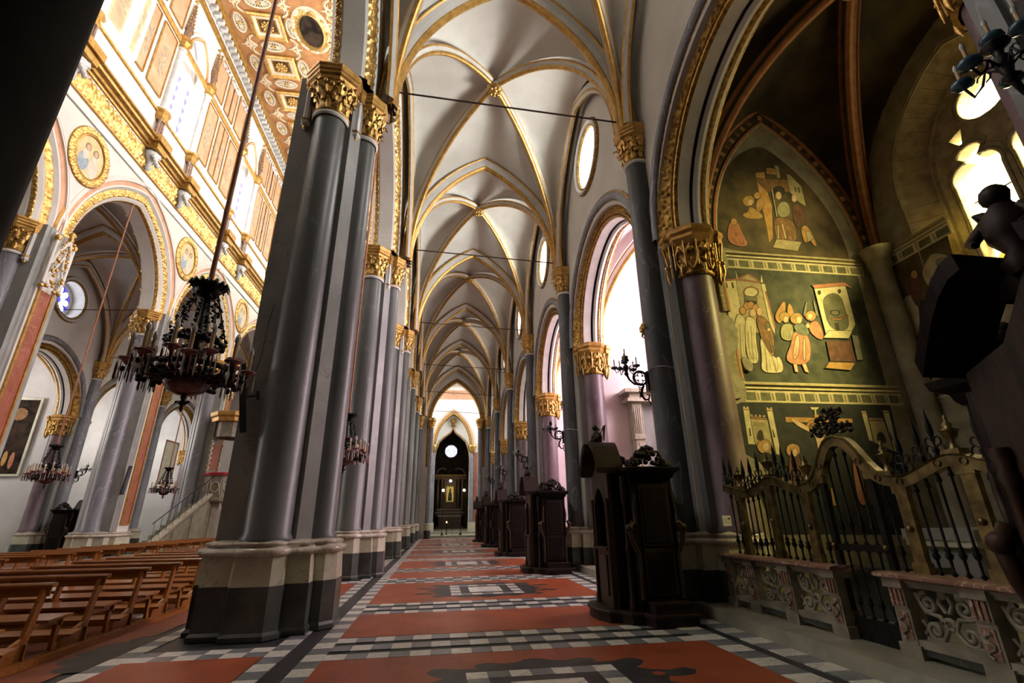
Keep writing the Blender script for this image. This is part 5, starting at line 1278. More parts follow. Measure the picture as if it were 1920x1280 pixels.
# ------------------------------------------------------------------ carved marble balustrade, in local coordinates along +y, front towards -x
def balustrade(name, label, x, y0, y1, pil, end_low, mirror=False, z=.17):
    t = thing(name, label, 'balustrade', (x, y0, z), 0, None, (-1 if mirror else 1, 1, 1)); n = y1-y0
    mb = MB(); pr = [(-.10, .70), (-.14, .72), (-.14, .745), (-.10, .76), (.22, .76), (.26, .745), (.26, .72), (.22, .70)]
    mb.loft([[(a, -.06, b) for a, b in pr], [(a, n+.06, b) for a, b in pr]], PINKM); mb.build('rail', t)
    mb = MB(); mb.box(-.02, .14, 0, n, .63, .70, BALMARBLE); mb.box(-.05, .17, -.03, n+.03, .67, .70, BALMARBLE); mb.build('upper_band', t)
    mb = MB(); mb.box(-.03, .15, 0, n, .10, .17, BALMARBLE); mb.box(-.02, .14, .05, n-.05, .04, .10, BLACKM); mb.build('plinth_band', t)
    for c in pil:
        w_ = .17; mb = MB(); mb.box(-.06, .16, c-w_*.7, c+w_*.7, 0, .12, BALMARBLE); mb.box(-.04, .14, c-w_/2, c+w_/2, .12, .70, BALMARBLE); mb.box(-.09, .16, c-w_*.65, c+w_*.65, .62, .70, BALMARBLE); mb.build('post', t)
        mb = MB()
        for j in (-1, 0, 1): mb.box(-.075, -.04, c+j*.05-.016, c+j*.05+.016, .46, .61, PINKM)
        mb.box(-.055, -.04, c-.085, c+.085, .44, .62, BALMARBLE); mb.build('fluted_block', t)
        mb = MB(); mb.box(-.05, -.04, c-.06, c+.06, .16, .40, PINKM); mb.tube([(-.06, c+.04*sin(q*1.3), .17+.025*q) for q in range(9)], .014, BALMARBLE, 5); mb.build('inlaid_panel', t)
    for a, b in zip(pil, pil[1:]):
        a += .1; b -= .1; m_ = (a+b)/2; w_ = (b-a)/2; mb = MB()
        def spiral(cy, cz, r0, turns, s_, st, rad=.022):
            P = []
            for i in range(int(turns*12)+1):
                th = st+s_*2*pi*i/12; r = r0*(1-i/(turns*12)*.85); P.append((.05, cy+r*cos(th), cz+r*sin(th)))
            mb.tube(P, rad, BALMARBLE, 6)
        for s_ in (-1, 1):
            spiral(m_+s_*w_*.58, .50, .10, 1.6, -s_, pi/2 if s_ > 0 else pi/2); spiral(m_+s_*w_*.55, .27, .08, 1.4, s_, -pi/2)
            mb.tube([(.05, m_+s_*w_*.95, .58), (.05, m_+s_*w_*.75, .42), (.05, m_+s_*w_*.3, .40), (.05, m_+s_*w_*.12, .30), (.05, m_+s_*w_*.35, .20), (.05, m_+s_*w_*.9, .19)], .022, BALMARBLE, 6)
            mb.tube([(.05, m_+s_*w_*.1, .60), (.05, m_+s_*w_*.22, .52), (.05, m_+s_*w_*.05, .44)], .02, BALMARBLE, 6)
            mb.tube([(.05, m_+s_*w_*.95, .34), (.05, m_+s_*w_*.8, .28), (.05, m_+s_*w_*.95, .22)], .018, BALMARBLE, 6)
        spiral(m_, .33, .07, .99, 1, 0); mb.lathe([(.001, -.01), (.05, 0), (.03, .03)], (.03, m_, .60), 8, BALMARBLE, axis='x')
        mb.box(.03, .08, m_-w_*.9, m_+w_*.9, .168, .19, BALMARBLE); mb.build('scroll_panel', t)
    return t
BLX = 4.72
balustrade('marble_balustrade', 'carved marble balustrade left of the chapel gate with pierced scroll panels', BLX, 5.62, 7.95, [.08, .88, 1.66, 2.24], 0)
balustrade('marble_balustrade', 'carved marble balustrade right of the chapel gate, cut by the dark confessional', BLX, 2.62, 4.92, [.06, .62, 1.40, 2.20], 0)

# ------------------------------------------------------------------ iron and brass chapel grille above the balustrade
def spindle(z0, z1, y, x=0):
    mb = MB(); pr = [(.010, z0)]; h = z1-z0
    for f, r in ((.02, .03), (.05, .012), (.12, .014), (.16, .014), (.18, .028), (.21, .036), (.24, .020), (.26, .030), (.29, .014), (.60, .012), (.90, .012), (.92, .028), (.95, .020), (1.0, .012)): pr.append((r, z0+h*f))
    mb.lathe(pr, (x, y, 0), 7, IRON); return mb
CRA = [0, .10, .20, .30, .40, .52, .78, 1.0, 1.25, 1.42, 1.65, 1.95, 2.25, 2.6]; CRB = [2.34, 2.33, 2.24, 2.06, 1.93, 1.84, 1.80, 1.87, 1.97, 1.96, 1.86, 1.80, 1.87, 1.95]
CRX = np.linspace(0, 2.6, 105); _z = np.interp(CRX, CRA, CRB); _z = np.convolve(np.r_[[_z[0]]*3, _z, [_z[-1]]*3], np.ones(7)/7, 'valid'); CRZ = _z
def crest_z(u):   # height of the wavy brass beam along the screen, u = distance from the gate centre
    return float(np.interp(abs(u), CRX, CRZ))
def grille(label, x, yc, mirror=False, half=2.55, z0=.93):
    t = thing('chapel_grille', label, 'grille', (x, yc, 0), 0, None, (-1 if mirror else 1, 1, 1))
    mb = MB(); n = 90; P = []; Q = []
    for i in range(n+1):
        u = -half+2*half*i/n; P.append(Vector((0, u, crest_z(u))))
    for i in range(n+1):
        d = (P[min(n, i+1)]-P[max(0, i-1)]).normalized(); Q.append(Vector((0, -d.z, d.y)))
    mb.sweep(P, Q, (-1, 0, 0), [(-.055, .02, BRASS), (-.055, .05, BRASS), (.04, .05, BRASS), (.055, .075, BRASS), (.065, .03, BRASS), (.065, -.06, BRASS), (-.055, -.05, BRASS), (-.055, .02, BRASS)])
    mb.build('brass_beam', t)
    for s_ in (-1, 1):
        for a, w_ in ((.36, .07), (.70, .13), (1.42, .13), (2.15, .12)):
            u = s_*a; top = crest_z(u)-.04; zb = z0 if a > .5 else .35
            mb = MB(); mb.box(-.03, .03, u-w_/2, u+w_/2, zb, top, BRASS if a > .5 else IRON); mb.box(-.045, .03, u-w_/2-.02, u+w_/2+.02, zb, zb+.10, BRASS); mb.box(-.045, .03, u-w_/2-.02, u+w_/2+.02, top-.08, top, BRASS)
            mb.sphere((-.04, u, (zb+top)/2), .035, BRASS, 8, 5); mb.build('upright', t)
        for a in (.50, .86, .99, 1.12, 1.25, 1.58, 1.71, 1.84, 1.97, 2.28, 2.42):
            u = s_*a; spindle(z0, crest_z(u)-.05, u).build('spindle', t)
        for a in (.075, .215):
            u = s_*a; spindle(1.15, crest_z(u)-.06, u).build('spindle', t); spindle(.40, 1.15, u).build('spindle', t)
        for a in (.60, 1.36, 2.12):      # brass vases on the beam
            u = s_*a; zc = crest_z(u)+.05; mb = MB()
            mb.box(-.06, .06, u-.08, u+.08, zc, zc+.05, BRASS); mb.lathe([(.05, zc+.05), (.03, zc+.09), (.02, zc+.13), (.055, zc+.16), (.075, zc+.22), (.085, zc+.225), (.03, zc+.25), (.045, zc+.28), (.015, zc+.32), (.022, zc+.34), (.001, zc+.38)], (0, u, 0), 12, BRASS); mb.build('vase_finial', t)
        for a in (.80, 1.02, 1.18, 1.60, 1.80, 1.98, 2.32, 2.48):  # iron lilies
            u = s_*a; zc = crest_z(u)+.05; mb = MB()
            mb.lathe([(.035, zc), (.02, zc+.05), (.035, zc+.08), (.012, zc+.12), (.015, zc+.2), (.03, zc+.26), (.028, zc+.32), (.001, zc+.50)], (0, u, 0), 7, IRON)
            for q in (-1, 1):
                for zz, rr in ((.08, .045), (.17, .035)):
                    mb.tube([(0, u+q*(.01+rr*(1-cos(th))), zc+zz+rr*sin(th)*1.2) for th in [j*pi/5 for j in range(8)]], .010, IRON, 5)
            mb.build('lily_finial', t)
        for a in (.3, .5, .75, 1.2, 1.45, 1.85):
            u = s_*a; mb = MB(); mb.lathe([(.035, -.01), (.03, .015), (.012, .02), (.02, .03), (.001, .04)], (-.055, u, crest_z(u)), 10, BRASS, axis='x'); mb.build('rosette', t)
    mb = MB(); rr = random.Random(11)      # floral crest over the gate
    for i in range(70):
        a = rr.uniform(0, pi); r = rr.uniform(.03, .26); y = r*cos(a)*1.2; z = 2.42+r*sin(a)*1.25
        mb.tube([(0, y, z), (-.03, y+rr.uniform(-.04, .04), z+.04), (-.05, y+rr.uniform(-.06, .06), z+.02)], [.008, .018, .004], IRON, 5)
        mb.lathe([(.001, -.03), (.028, -.02), (.02, .005), (.001, .01)], (-.04, y, z), 6, BRASS if i % 4 == 0 else IRON, axis='x')
    mb.build('floral_crest', t, kind='stuff')
    mb = MB(); mb.box(-.03, .03, -.36, .36, 1.10, 1.17, IRON); mb.build('gate_rail', t)
    mb = MB(); mb.box(-.03, .03, -.36, .36, .18, .40, IRON); mb.build('gate_rail', t)
    return t
grille('wrought iron and brass grille with wavy beam and floral crest before the frescoed chapel', BLX+.10, 5.275)
# north side: one railing seen far left
balustrade('marble_balustrade', 'pale carved balustrade of a far chapel at the left edge behind the benches', MX(BLX), YB(2)+.55, YP(2)-.9, [.08, .8, 1.5, 2.0], 0, True)
grille('grey iron railing of a far chapel at the left edge above the benches', MX(BLX+.1), YB(2), True)
# ------------------------------------------------------------------ confessionals (front towards -x)
def confessional(label, x, y, group='confessionals along the aisle', sx=1):
    t = thing('confessional', label, 'confessional', (x, y, 0), 0, group, (sx, 1, 1))
    if 'conf' in PM:
        for o in PM['conf'].children: copy_tree(o, t)
        return t
    PM['conf'] = t
    # platform with a bowed front
    P = [(.62, -1.0), (.62, 1.0), (-.05, 1.0), (-.12, .78), (-.30, .74), (-.40, .55), (-.56, .50), (-.66, .25), (-.68, 0)]; P = P+[(a, -b) for a, b in P[::-1][1:-1]] ; P = [(.62, 1.0)]+[(-.05, 1.0), (-.12, .78), (-.30, .74), (-.40, .55), (-.56, .50), (-.66, .25), (-.68, 0), (-.66, -.25), (-.56, -.50), (-.40, -.55), (-.30, -.74), (-.12, -.78), (-.05, -1.0)]+[(.62, -1.0)]
    mb = MB(); R3 = lambda q, z: [(a, b, z) for a, b in offset_poly(P, q)]
    mb.loft([R3(0, 0), R3(0, .11), R3(.03, .12), R3(.03, .15), R3(0, .165)], WOODD); mb.build('platform', t)
    for s_ in (-1, 1):
        mb = MB(); mb.box(-.02, .58, min(s_*.72, s_*.97), max(s_*.72, s_*.97), .165, .28, WOODD); mb.box(-.04, .60, min(s_*.72, s_*.99), max(s_*.72, s_*.99), .28, .30, WOODD); mb.build('kneeling_step', t)
        mb = MB(); 
        for e in ((-.06, -.02), (.50, .54)):
            pass
        mb.box(-.05, .55, min(s_*.66, s_*.70), max(s_*.66, s_*.70), .30, 2.14, WOODB); mb.build('side_wall', t)
        for z0, z1 in ((.42, .98), (1.12, 1.95)):
            mb = MB(); y = s_*.70; ys = sorted((y, y+s_*.025)); mb.box(.05, .45, ys[0], ys[1], z0, z1, WOODB); ys = sorted((y, y+s_*.012)); mb.box(.0, .50, ys[0], ys[1], z0-.05, z1+.05, WOODD); mb.build('side_panel', t)
        for xx in (-.08, .56):     # scrolled wings
            P2 = [(xx, .95), (xx-.03 if xx < 0 else xx+.03, 1.0), ((-1 if xx < 0 else 1)*.10+xx, 1.15), ((-1 if xx < 0 else 1)*.13+xx, 1.32), ((-1 if xx < 0 else 1)*.07+xx, 1.42), ((-1 if xx < 0 else 1)*.01+xx, 1.40), ((-1 if xx < 0 else 1)*.03+xx, 1.62), (xx, 1.85)]
            mb = MB(); mb.tube([(a, s_*.70, b) for a, b in P2], [.03, .035, .04, .045, .04, .03, .025, .02], WOODM, 8); mb.sphere((P2[3][0], s_*.70, 1.34), .065, WOODM, 10, 6)
            mb.tube([(xx, s_*.70, .32), (xx, s_*.70, .95)], [.035, .028], WOODM, 8); mb.build('scroll_wing', t)
        # corner posts with ringed capitals
        mb = MB(); mb.lathe([(.06, .165), (.06, .30), (.045, .34), (.04, .95), (.055, .99), (.055, 1.05), (.035, 1.08), (.035, 1.68), (.06, 1.72), (.045, 1.76), (.06, 1.82), (.05, 2.14)], (-.20, s_*.56, 0), 10, WOODD); mb.build('corner_post', t)
        mb = MB(); y0, y1 = sorted((s_*.40, s_*.70)); mb.box(-.12, -.02, y0, y1, .165, 2.14, WOODB); mb.build('front_wing', t)
    mb = MB(); mb.box(.52, .58, -.70, .70, .165, 2.14, WOODB); mb.box(-.1, .58, -.70, .70, 2.05, 2.14, WOODB); mb.build('carcass', t)
    # arched front
    hole = arc_pts(.27, 1.62, .36, 0, 1.02, 10); mb = MB()
    mb.plate([[(-.42, .165), (.42, .165), (.42, 2.2), (.20, 2.30), (0, 2.62), (-.20, 2.30), (-.42, 2.2)], hole], lambda u, v, q: (q, u, v), -.36, -.42, WOODM); mb.build('arched_front', t)
    P, Q = arc_y(-.42, .27, 1.62, .36, 0, 10, 1.02); mb = MB(); mb.sweep(P, Q, (-1, 0, 0), [(0, 0, WOODM), (.0, .025, WOODM), (.03, .03, WOODM), (.045, 0, WOODM)]); mb.build('arch_moulding', t)
    for s_ in (-1, 1):
        mb = MB(); y0, y1 = sorted((s_*.36, s_*.42)); mb.box(-.36, -.10, y0, y1, .165, 2.2, WOODB); mb.build('cheek', t)
        mb = MB(); mb.lathe([(.045, .165), (.045, .28), (.032, .32), (.03, 1.0), (.045, 1.04), (.03, 1.08), (.028, 1.6), (.045, 1.66), (.03, 1.7), (.045, 1.76), (.04, 1.8)], (-.44, s_*.38, 0), 10, WOODM); mb.build('colonnette', t)
        # broken pediment
        mb = MB(); 
        for j in range(5):
            a, b = j/5, (j+1)/5; f = lambda q: (s_*(.50-.36*q), 2.20+.50*sin(q*pi/2)*.95)
            (ya, za), (yb, zb) = f(a), f(b); mb.hexa([(-.60, ya, za), (-.16, ya, za), (-.16, yb, zb), (-.60, yb, zb), (-.62, ya, za+.09), (-.14, ya, za+.09), (-.14, yb, zb+.09), (-.62, yb, zb+.09)], WOODD)
        mb.build('pediment', t)
    mb = MB(); mb.box(-.43, -.37, -.27, .27, .22, 1.02, WOODM); mb.box(-.46, -.43, -.19, .19, .32, .92, WOODM); mb.box(-.48, -.36, -.30, .30, 1.0, 1.04, WOODM); mb.build('door', t)
    mb = MB(); mb.lathe([(.001, -.40), (.16, -.40), (.16, -.14), (.001, -.14)], (0, 0, 0), 12, MATS['walnut'], a0=0, a1=pi, axis='x'); 
    mb.v = [(a, b, c+2.50) for a, b, c in mb.v]; mb.build('barrel_hood', t)
    # cornice round the box
    C = [(.60, -.72), (.60, .72), (-.12, .72), (-.12, -.72)]; mb = MB(); mb.loft([[(a, b, z) for a, b in offset_poly(C, q)] for q, z in ((0, 2.10), (.02, 2.13), (.03, 2.17), (.09, 2.21), (.10, 2.26), (.06, 2.28))], WOODB); mb.build('cornice', t)
    # carved crests
    for s_ in (-1, 1):
        mb = MB(); y = s_*.66; rr = random.Random(9)
        for i in range(90):
            u = rr.uniform(-1, 1); h = .30*(1-abs(u)**1.5)+.03; v = rr.uniform(.2, 1)*h
            if abs(abs(u)-.16) < .07 and .10 < v < .2: continue
            mb.lathe([(.001, -.045), (.04, -.03), (.05, 0), (.03, .03), (.001, .04)], (.24+u*.36, y+rr.uniform(-.03, .03), 2.28+v), 7, WOODD, axis=rr.choice('xyz'))
        for q in (-1, 1): mb.tube([(.24+q*(.04+.13*(1-cos(th))/1.3), y, 2.44+.10*sin(th)) for th in [j*pi/5 for j in range(9)]], .022, WOODD, 6); mb.tube([(.24+q*.2, y, 2.30), (.24+q*.33, y, 2.38), (.24+q*.42, y, 2.30)], [.04, .03, .01], WOODD, 6)
        mb.sphere((.24, y, 2.60), .05, WOODD, 8, 5); mb.build('carved_crest', t)
    mb = MB(); mb.lathe([(.06, 2.60), (.09, 2.66), (.05, 2.72), (.10, 2.80), (.11, 2.90), (.05, 2.98), (.045, 3.0)], (-.40, 0, 0), 10, WOODD); mb.sphere((-.41, 0, 3.04), .065, WOODD, 10, 6)
    for s_ in (-1, 1): mb.tube([(-.40, s_*.08, 2.93), (-.44, s_*.16, 2.84), (-.50, s_*.10, 2.80)], [.035, .03, .02], WOODD, 6); mb.tube([(-.36, s_*.05, 2.9), (-.30, s_*.16, 3.05), (-.30, s_*.10, 2.8)], [.02, .035, .01], WOODD, 6)
    mb.build('statuette', t)
    return t
for i, l in enumerate(['nearest dark carved walnut confessional standing on a bowed step against the grey pier', 'second confessional along the aisle, worn brown front', 'third dark confessional along the aisle', 'fourth dark confessional along the aisle', 'furthest confessional with a white card on its side']):
    confessional(l, 3.22, YP(i)-.40)
confessional('very dark confessional cut off at the bottom right corner of the picture', 3.22, YP(-1)-.05)
for i, l in ((2, 'brown confessional against the far aisle pier left of the lustre'), (3, 'brown confessional in the far aisle left of the pulpit stairs')): confessional(l, MX(3.3), YP(i)-.4, 'confessionals across the nave', -1)
def card(label, loc, w_, h_, ax):
    t = thing('card', label, 'card', loc); mb = MB()
    if ax == 'y': mb.box(-w_/2, w_/2, -.006, 0, 0, h_, PAPER)
    else: mb.box(-.006, 0, -w_/2, w_/2, 0, h_, PAPER)
    mb.build('sheet', t)
    mb = MB()
    for j in range(4): mb.box(-w_*.38, w_*(.1 if j < 2 else .3), -.008, -.006, h_*(.72-j*.14), h_*(.75-j*.14), SILH)
    mb.box(w_*.15, w_*.38, -.008, -.006, h_*.62, h_*.8, BLACKP)
    if ax == 'y': mb.build('printed_lines', t, kind='stuff')
card('small white notice card fixed on the purple column by the balustrade', (4.80, 7.905, 1.34), .15, .16, 'y')
card('small white card on the side of the furthest confessional', (3.45, YP(4)-.40-.735, 1.5), .26, .22, 'y')
card('small white notice on the pier left of the altar step', (3.9, 45.0, 1.4), .2, .3, 'y')

# ------------------------------------------------------------------ benches
def bench(label, x, y, grp):
    t = thing('bench', label, 'bench', (x, y, 0), 0, grp)
    if 'bench' in PM:
        for o in PM['bench'].children: copy_tree(o, t)
        return t
    PM['bench'] = t; w_ = 2.42
    pr = [(-.045, .805), (-.05, .83), (-.035, .85), (.035, .85), (.05, .83), (.045, .805)]
    mb = MB(); mb.loft([[(0, a, b) for a, b in pr], [(w_, a, b) for a, b in pr]], PEW, smooth=False); mb.build('top_rail', t)
    mb = MB(); mb.box(.04, w_-.04, .0, .022, .70, .805, PEW); mb.build('back_board', t)
    mb = MB(); mb.hexa([(0, .06, .405), (w_, .06, .405), (w_, .46, .425), (0, .46, .425), (0, .06, .435), (w_, .06, .435), (w_, .46, .455), (0, .46, .455)], PEW); mb.build('seat', t)
    mb = MB(); mb.box(.05, w_-.05, .38, .40, .33, .41, PEW); mb.build('seat_apron', t)
    mb = MB(); mb.hexa([(0, -.50, .17), (w_, -.50, .17), (w_, -.30, .20), (0, -.30, .20), (0, -.50, .20), (w_, -.50, .20), (w_, -.30, .23), (0, -.30, .23)], PEW); mb.build('kneeler', t)
    mb = MB(); mb.box(.05, w_-.05, -.12, -.10, .05, .22, PEW); mb.build('lower_board', t)
    for xx in (.10, w_/2, w_-.10):
        e = .022
        mb = MB(); mb.hexa([(xx-e, -.22, .05), (xx+e, -.22, .05), (xx+e, -.10, .05), (xx-e, -.10, .05), (xx-e, -.035, .81), (xx+e, -.035, .81), (xx+e, .045, .81), (xx-e, .045, .81)], PEW); mb.build('upright', t)
        mb = MB(); mb.hexa([(xx-e, .36, .05), (xx+e, .36, .05), (xx+e, .41, .05), (xx-e, .41, .05), (xx-e, .34, .41), (xx+e, .34, .41), (xx+e, .42, .41), (xx-e, .42, .41)], PEW); mb.build('leg', t)
        mb = MB(); mb.box(xx-e, xx+e, -.06, .42, .35, .405, PEW); mb.build('seat_bearer', t)
        mb = MB(); mb.hexa([(xx-e, -.52, .05), (xx+e, -.52, .05), (xx+e, -.12, .05), (xx-e, -.12, .05), (xx-e, -.50, .16), (xx+e, -.50, .16), (xx+e, -.12, .30), (xx-e, -.12, .30)], PEW); mb.build('kneeler_bracket', t)
        mb = MB(); mb.box(xx-.035, xx+.035, -.55, .47, 0, .055, PEW); mb.build('foot_rail', t)
    return t
ORDB = ['first', 'second', 'third', 'fourth', 'fifth', 'sixth', 'seventh', 'eighth', 'ninth', 'tenth', 'eleventh', 'twelfth', 'thirteenth', 'fourteenth', 'fifteenth', 'sixteenth', 'seventeenth', 'eighteenth', 'nineteenth', 'twentieth']
for n in range(20): bench('brown bench of the near block, %s row from the picture front' % ORDB[n], -7.0, 5.16+1.03*n, 'wooden benches of the near block')
for n in range(15): bench('brown bench of the block across the nave, %s row from the left edge' % ORDB[n], -11.5, 11.6+1.03*n, 'wooden benches of the far block')
t = thing('bench_runner', 'dark wooden floor beam along the aisle end of the near benches', 'beam', (-4.53, 4.2, 0)); mb = MB(); mb.box(-.035, .035, 0, 22, 0, .07, PEW); mb.build('timber', t)

# ------------------------------------------------------------------ lustres
def lustre(label, x, y, z, top=14.0):
    t = thing('chandelier', label, 'chandelier', (x, y, z), 0, 'lustres hanging in the arcade arches')
    zt = top-z
    mb = MB(); mb.tube([(0, 0, 1.0), (0, 0, zt)], .028, ROPE, 8); mb.build('hanging_rod', t)
    if 'lus' in PM:
        for o in PM['lus'].children:
            if not o.name.startswith('hanging_rod'): copy_tree(o, t)
        return t
    PM['lus'] = t; rr = random.Random(4)
    mb = MB(); mb.lathe([(.001, .78), (.09, .82), (.13, .90), (.15, .98), (.08, 1.0), (.001, 1.03)], (0, 0, 0), 14, IRON)
    for i in range(16): a = 2*pi*i/16; mb.tube([(.12*cos(a), .12*sin(a), .92), (.19*cos(a), .19*sin(a), .98), (.21*cos(a), .21*sin(a), .93)], [.03, .022, .005], IRON, 5)
    mb.build('canopy', t)
    for i in range(6):
        a = 2*pi*i/6+.2; mb = MB()
        for j in range(15):
            q = j/14; r = .11+.17*q+.02*sin(j*2); mb.tube([(r*cos(a)-.02, r*sin(a), .84-.55*q), (r*cos(a)+rr.uniform(-.03, .03), r*sin(a)+rr.uniform(-.03, .03), .86-.55*q-.05)], [.022, .008], IRON, 5)
        mb.tube([(.11*cos(a), .11*sin(a), .85), (.28*cos(a), .28*sin(a), .28)], .008, IRON, 4); mb.build('garland_chain', t)
    mb = MB(); mb.lathe([(.05, -.1), (.04, .1), (.12, .16), (.06, .2), (.03, .28), (.14, .34), (.04, .38), (.02, .9)], (0, 0, 0), 12, IRON)
    for i in range(18): a = 2*pi*i/18; mb.sphere((.26*cos(a), .26*sin(a), .25+.03*(i % 2)), .035, IRON, 6, 4); mb.sphere((.16*cos(a), .16*sin(a), .36), .03, REDGLASS, 6, 4)
    mb.lathe([(.24, .24), (.28, .25), (.28, .28), (.24, .29), (.24, .24)], (0, 0, 0), 24, IRON); mb.build('stem', t)
    mb = MB(); mb.lathe([(.001, -.31), (.07, -.305), (.17, -.26), (.215, -.18), (.20, -.13), (.22, -.11), (.18, -.06), (.05, -.04)], (0, 0, 0), 20, REDGLASS)
    for i in range(24): a = 2*pi*i/24; mb.sphere((.21*cos(a), .21*sin(a), -.10), .022, BULB if i % 2 else REDGLASS, 5, 4)
    mb.build('glass_bowl', t)
    mb = MB(); mb.lathe([(.02, -.30), (.035, -.33), (.02, -.36), (.05, -.39), (.015, -.42), (.02, -.45), (.001, -.49)], (0, 0, 0), 8, IRON); mb.tube([(-.07, 0, -.38), (.07, 0, -.38)], .014, IRON, 5); mb.build('finial', t)
    mb = MB(); mb.lathe([(.40, -.06), (.42, -.02), (.40, .0), (.38, -.02), (.40, -.06)], (0, 0, 0), 32, IRON); mb.build('ring', t)
    for i in range(16):
        a = 2*pi*i/16; R_ = .54 if i % 2 else .42; ca, sa = cos(a), sin(a); zc = .0 if i % 2 else .08
        arm = thing_part('candle_arm', t)
        mb = MB(); mb.tube([(.08*ca, .08*sa, -.06), (.2*ca, .2*sa, -.15), (.38*ca, .38*sa, -.12), (R_*ca, R_*sa, zc-.04)], .016, IRON, 5)
        for j in range(9): q = rr.uniform(.2, .56); mb.sphere((q*ca+rr.uniform(-.03, .03), q*sa+rr.uniform(-.03, .03), -.12+rr.uniform(-.04, .06)), .032, IRON, 5, 4)
        mb.build('scroll', arm)
        mb = MB(); mb.lathe([(.02, zc-.04), (.045, zc-.01), (.085, zc+.005), (.080, zc+.022), (.03, zc+.012)], (R_*ca, R_*sa, 0), 10, CUPG); mb.build('drip_cup', arm)
        mb = MB(); mb.lathe([(.020, zc), (.020, zc+.20)], (R_*ca, R_*sa, 0), 8, CANDLE); mb.build('candle', arm)
        mb = MB(); mb.lathe([(.012, zc+.20), (.028, zc+.235), (.024, zc+.275), (.001, zc+.32)], (R_*ca, R_*sa, 0), 8, BULB); mb.build('bulb', arm)
        mb = MB()
        for j in range(8):
            b = 2*pi*j/8; mb.lathe([(.001, zc-.23), (.009, zc-.20), (.007, zc-.06), (.001, zc-.01)], (R_*ca+.075*cos(b), R_*sa+.075*sin(b), 0), 4, BULB if j % 3 == 0 else CUPG if j % 3 == 1 else REDGLASS, smooth=False)
        mb.build('prisms', arm)
    return t
lustre('large dark lustre with ruby glass and candle bulbs hanging left of the massive pier', -2.66, 5.28, 3.06)
lustre('small part of a lustre seen at the edge of the massive front pier', -2.32, 12.39, 3.06, 14.2)
lustre('small distant lustre with pale candles in front of the far grey piers at left', -13.1, 18.75, 3.12, 14.3)
lustre('small distant lustre with pink cups left of the pulpit', -13.1, 26.2, 3.1, 14.3)

# ------------------------------------------------------------------ wall sconces
def sconce(label, i, x=4.2, mirror=False):
    t = thing('wall_sconce', label, 'sconce', (MX(x) if mirror else x, YP(i)+.16, 4.19), 0, 'iron candle sconces on the piers', (-1 if mirror else 1, 1, 1))
    if 'sco' in PM:
        for o in PM['sco'].children: copy_tree(o, t)
        return t
    PM['sco'] = t
    mb = MB(); mb.box(-.03, .06, -.07, .07, -.28, .14, IRON); mb.build('back_plate', t)
    mb = MB(); A = [2*pi*j/28 for j in range(29)]; mb.tube([(-.16+.145*cos(a), 0, .145*sin(a)) for a in A], .024, IRON, 6, False)
    for q in range(4):
        b = q*pi/2; mb.tube([(-.16+.062*cos(b)+.056*cos(a), 0, .062*sin(b)+.056*sin(a)) for a in [b-2.2+4.4*j/12 for j in range(13)]], .010, IRON, 4, False)
    mb.build('quatrefoil_ring', t)
    mb = MB(); mb.tube([(-.10, 0, -.16), (-.15, 0, -.24), (-.17, 0, -.36), (-.10, 0, -.46), (-.02, 0, -.44), (.0, 0, -.36), (-.06, 0, -.34)], [.022, .03, .026, .022, .02, .016, .01], IRON, 6)
    mb.tube([(-.04, 0, -.46), (.0, 0, -.52), (.02, 0, -.56)], .014, IRON, 5)
    for j in range(5): mb.tube([(-.15, 0, -.2-.05*j), (-.21, .02*(-1)**j, -.18-.05*j), (-.2, 0, -.24-.05*j)], [.012, .016, .003], IRON, 5)
    mb.tube([(-.18, 0, -.145), (-.30, 0, -.13), (-.40, 0, -.04), (-.44, 0, .06)], [.018, .02, .02, .026], IRON, 6); mb.build('scroll_bracket', t)
    mb = MB(); mb.lathe([(.02, .04), (.05, .08), (.03, .11), (.045, .18), (.06, .24), (.025, .28), (.035, .33), (.085, .37), (.06, .41), (.02, .43)], (-.45, 0, 0), 12, IRON); mb.build('hub', t)
    C = [(-.45, 0, .43)]+[(-.45+.235*cos(a), .235*sin(a), .20+.05*(n % 2)) for n, a in enumerate([pi*.15+2*pi*j/5 for j in range(5)])]
    for n, (a, b, c) in enumerate(C):
        arm = thing_part('candle_arm', t)
        if n:
            mb = MB(); u = Vector((a+.45, b, 0)).normalized(); o = Vector((-.45, 0, 0))
            mb.tube([o+u*.03+Vector((0, 0, .17)), o+u*.10+Vector((0, 0, .24)), o+u*.14+Vector((0, 0, .15)), o+u*.20+Vector((0, 0, .11)), o+u*.235+Vector((0, 0, c-.02))], .010, IRON, 5)
            mb.tube([o+u*(.12+.04*cos(th))+Vector((0, 0, .20+.04*sin(th))) for th in [j*pi/4 for j in range(7)]], .007, IRON, 4); mb.build('scroll', arm)
        mb = MB(); mb.lathe([(.012, c-.03), (.04, c-.015), (.07, c+.0), (.066, c+.03), (.05, c+.035), (.02, c+.02)], (a, b, 0), 12, BLUEG); mb.build('drip_cup', arm)
        mb = MB(); mb.lathe([(.013, c+.01), (.013, c+.14)], (a, b, 0), 8, CANDLE); mb.build('candle', arm)
        mb = MB(); mb.lathe([(.008, c+.14), (.017, c+.16), (.014, c+.18), (.001, c+.21)], (a, b, 0), 8, BULB); mb.build('bulb', arm)
    return t
for i, l in ((0, 'dark iron candle sconce with quatrefoil ring against the bright rosy chapel'), (1, 'iron candle sconce on the second wall pier above the second confessional'), (2, 'iron candle sconce on the third wall pier'), (3, 'small distant iron sconce on the fourth wall pier'), (4, 'smallest furthest iron sconce on the wall piers'), (-1, 'close iron sconce with blue glass cups and clear bulbs at the top right')):
    sconce(l, i)
for i, l in ((2, 'iron sconce on the far aisle pier behind the left lustre'), (3, 'iron sconce in the far aisle beside the pulpit stairs')): sconce(l, i, 4.2, True)
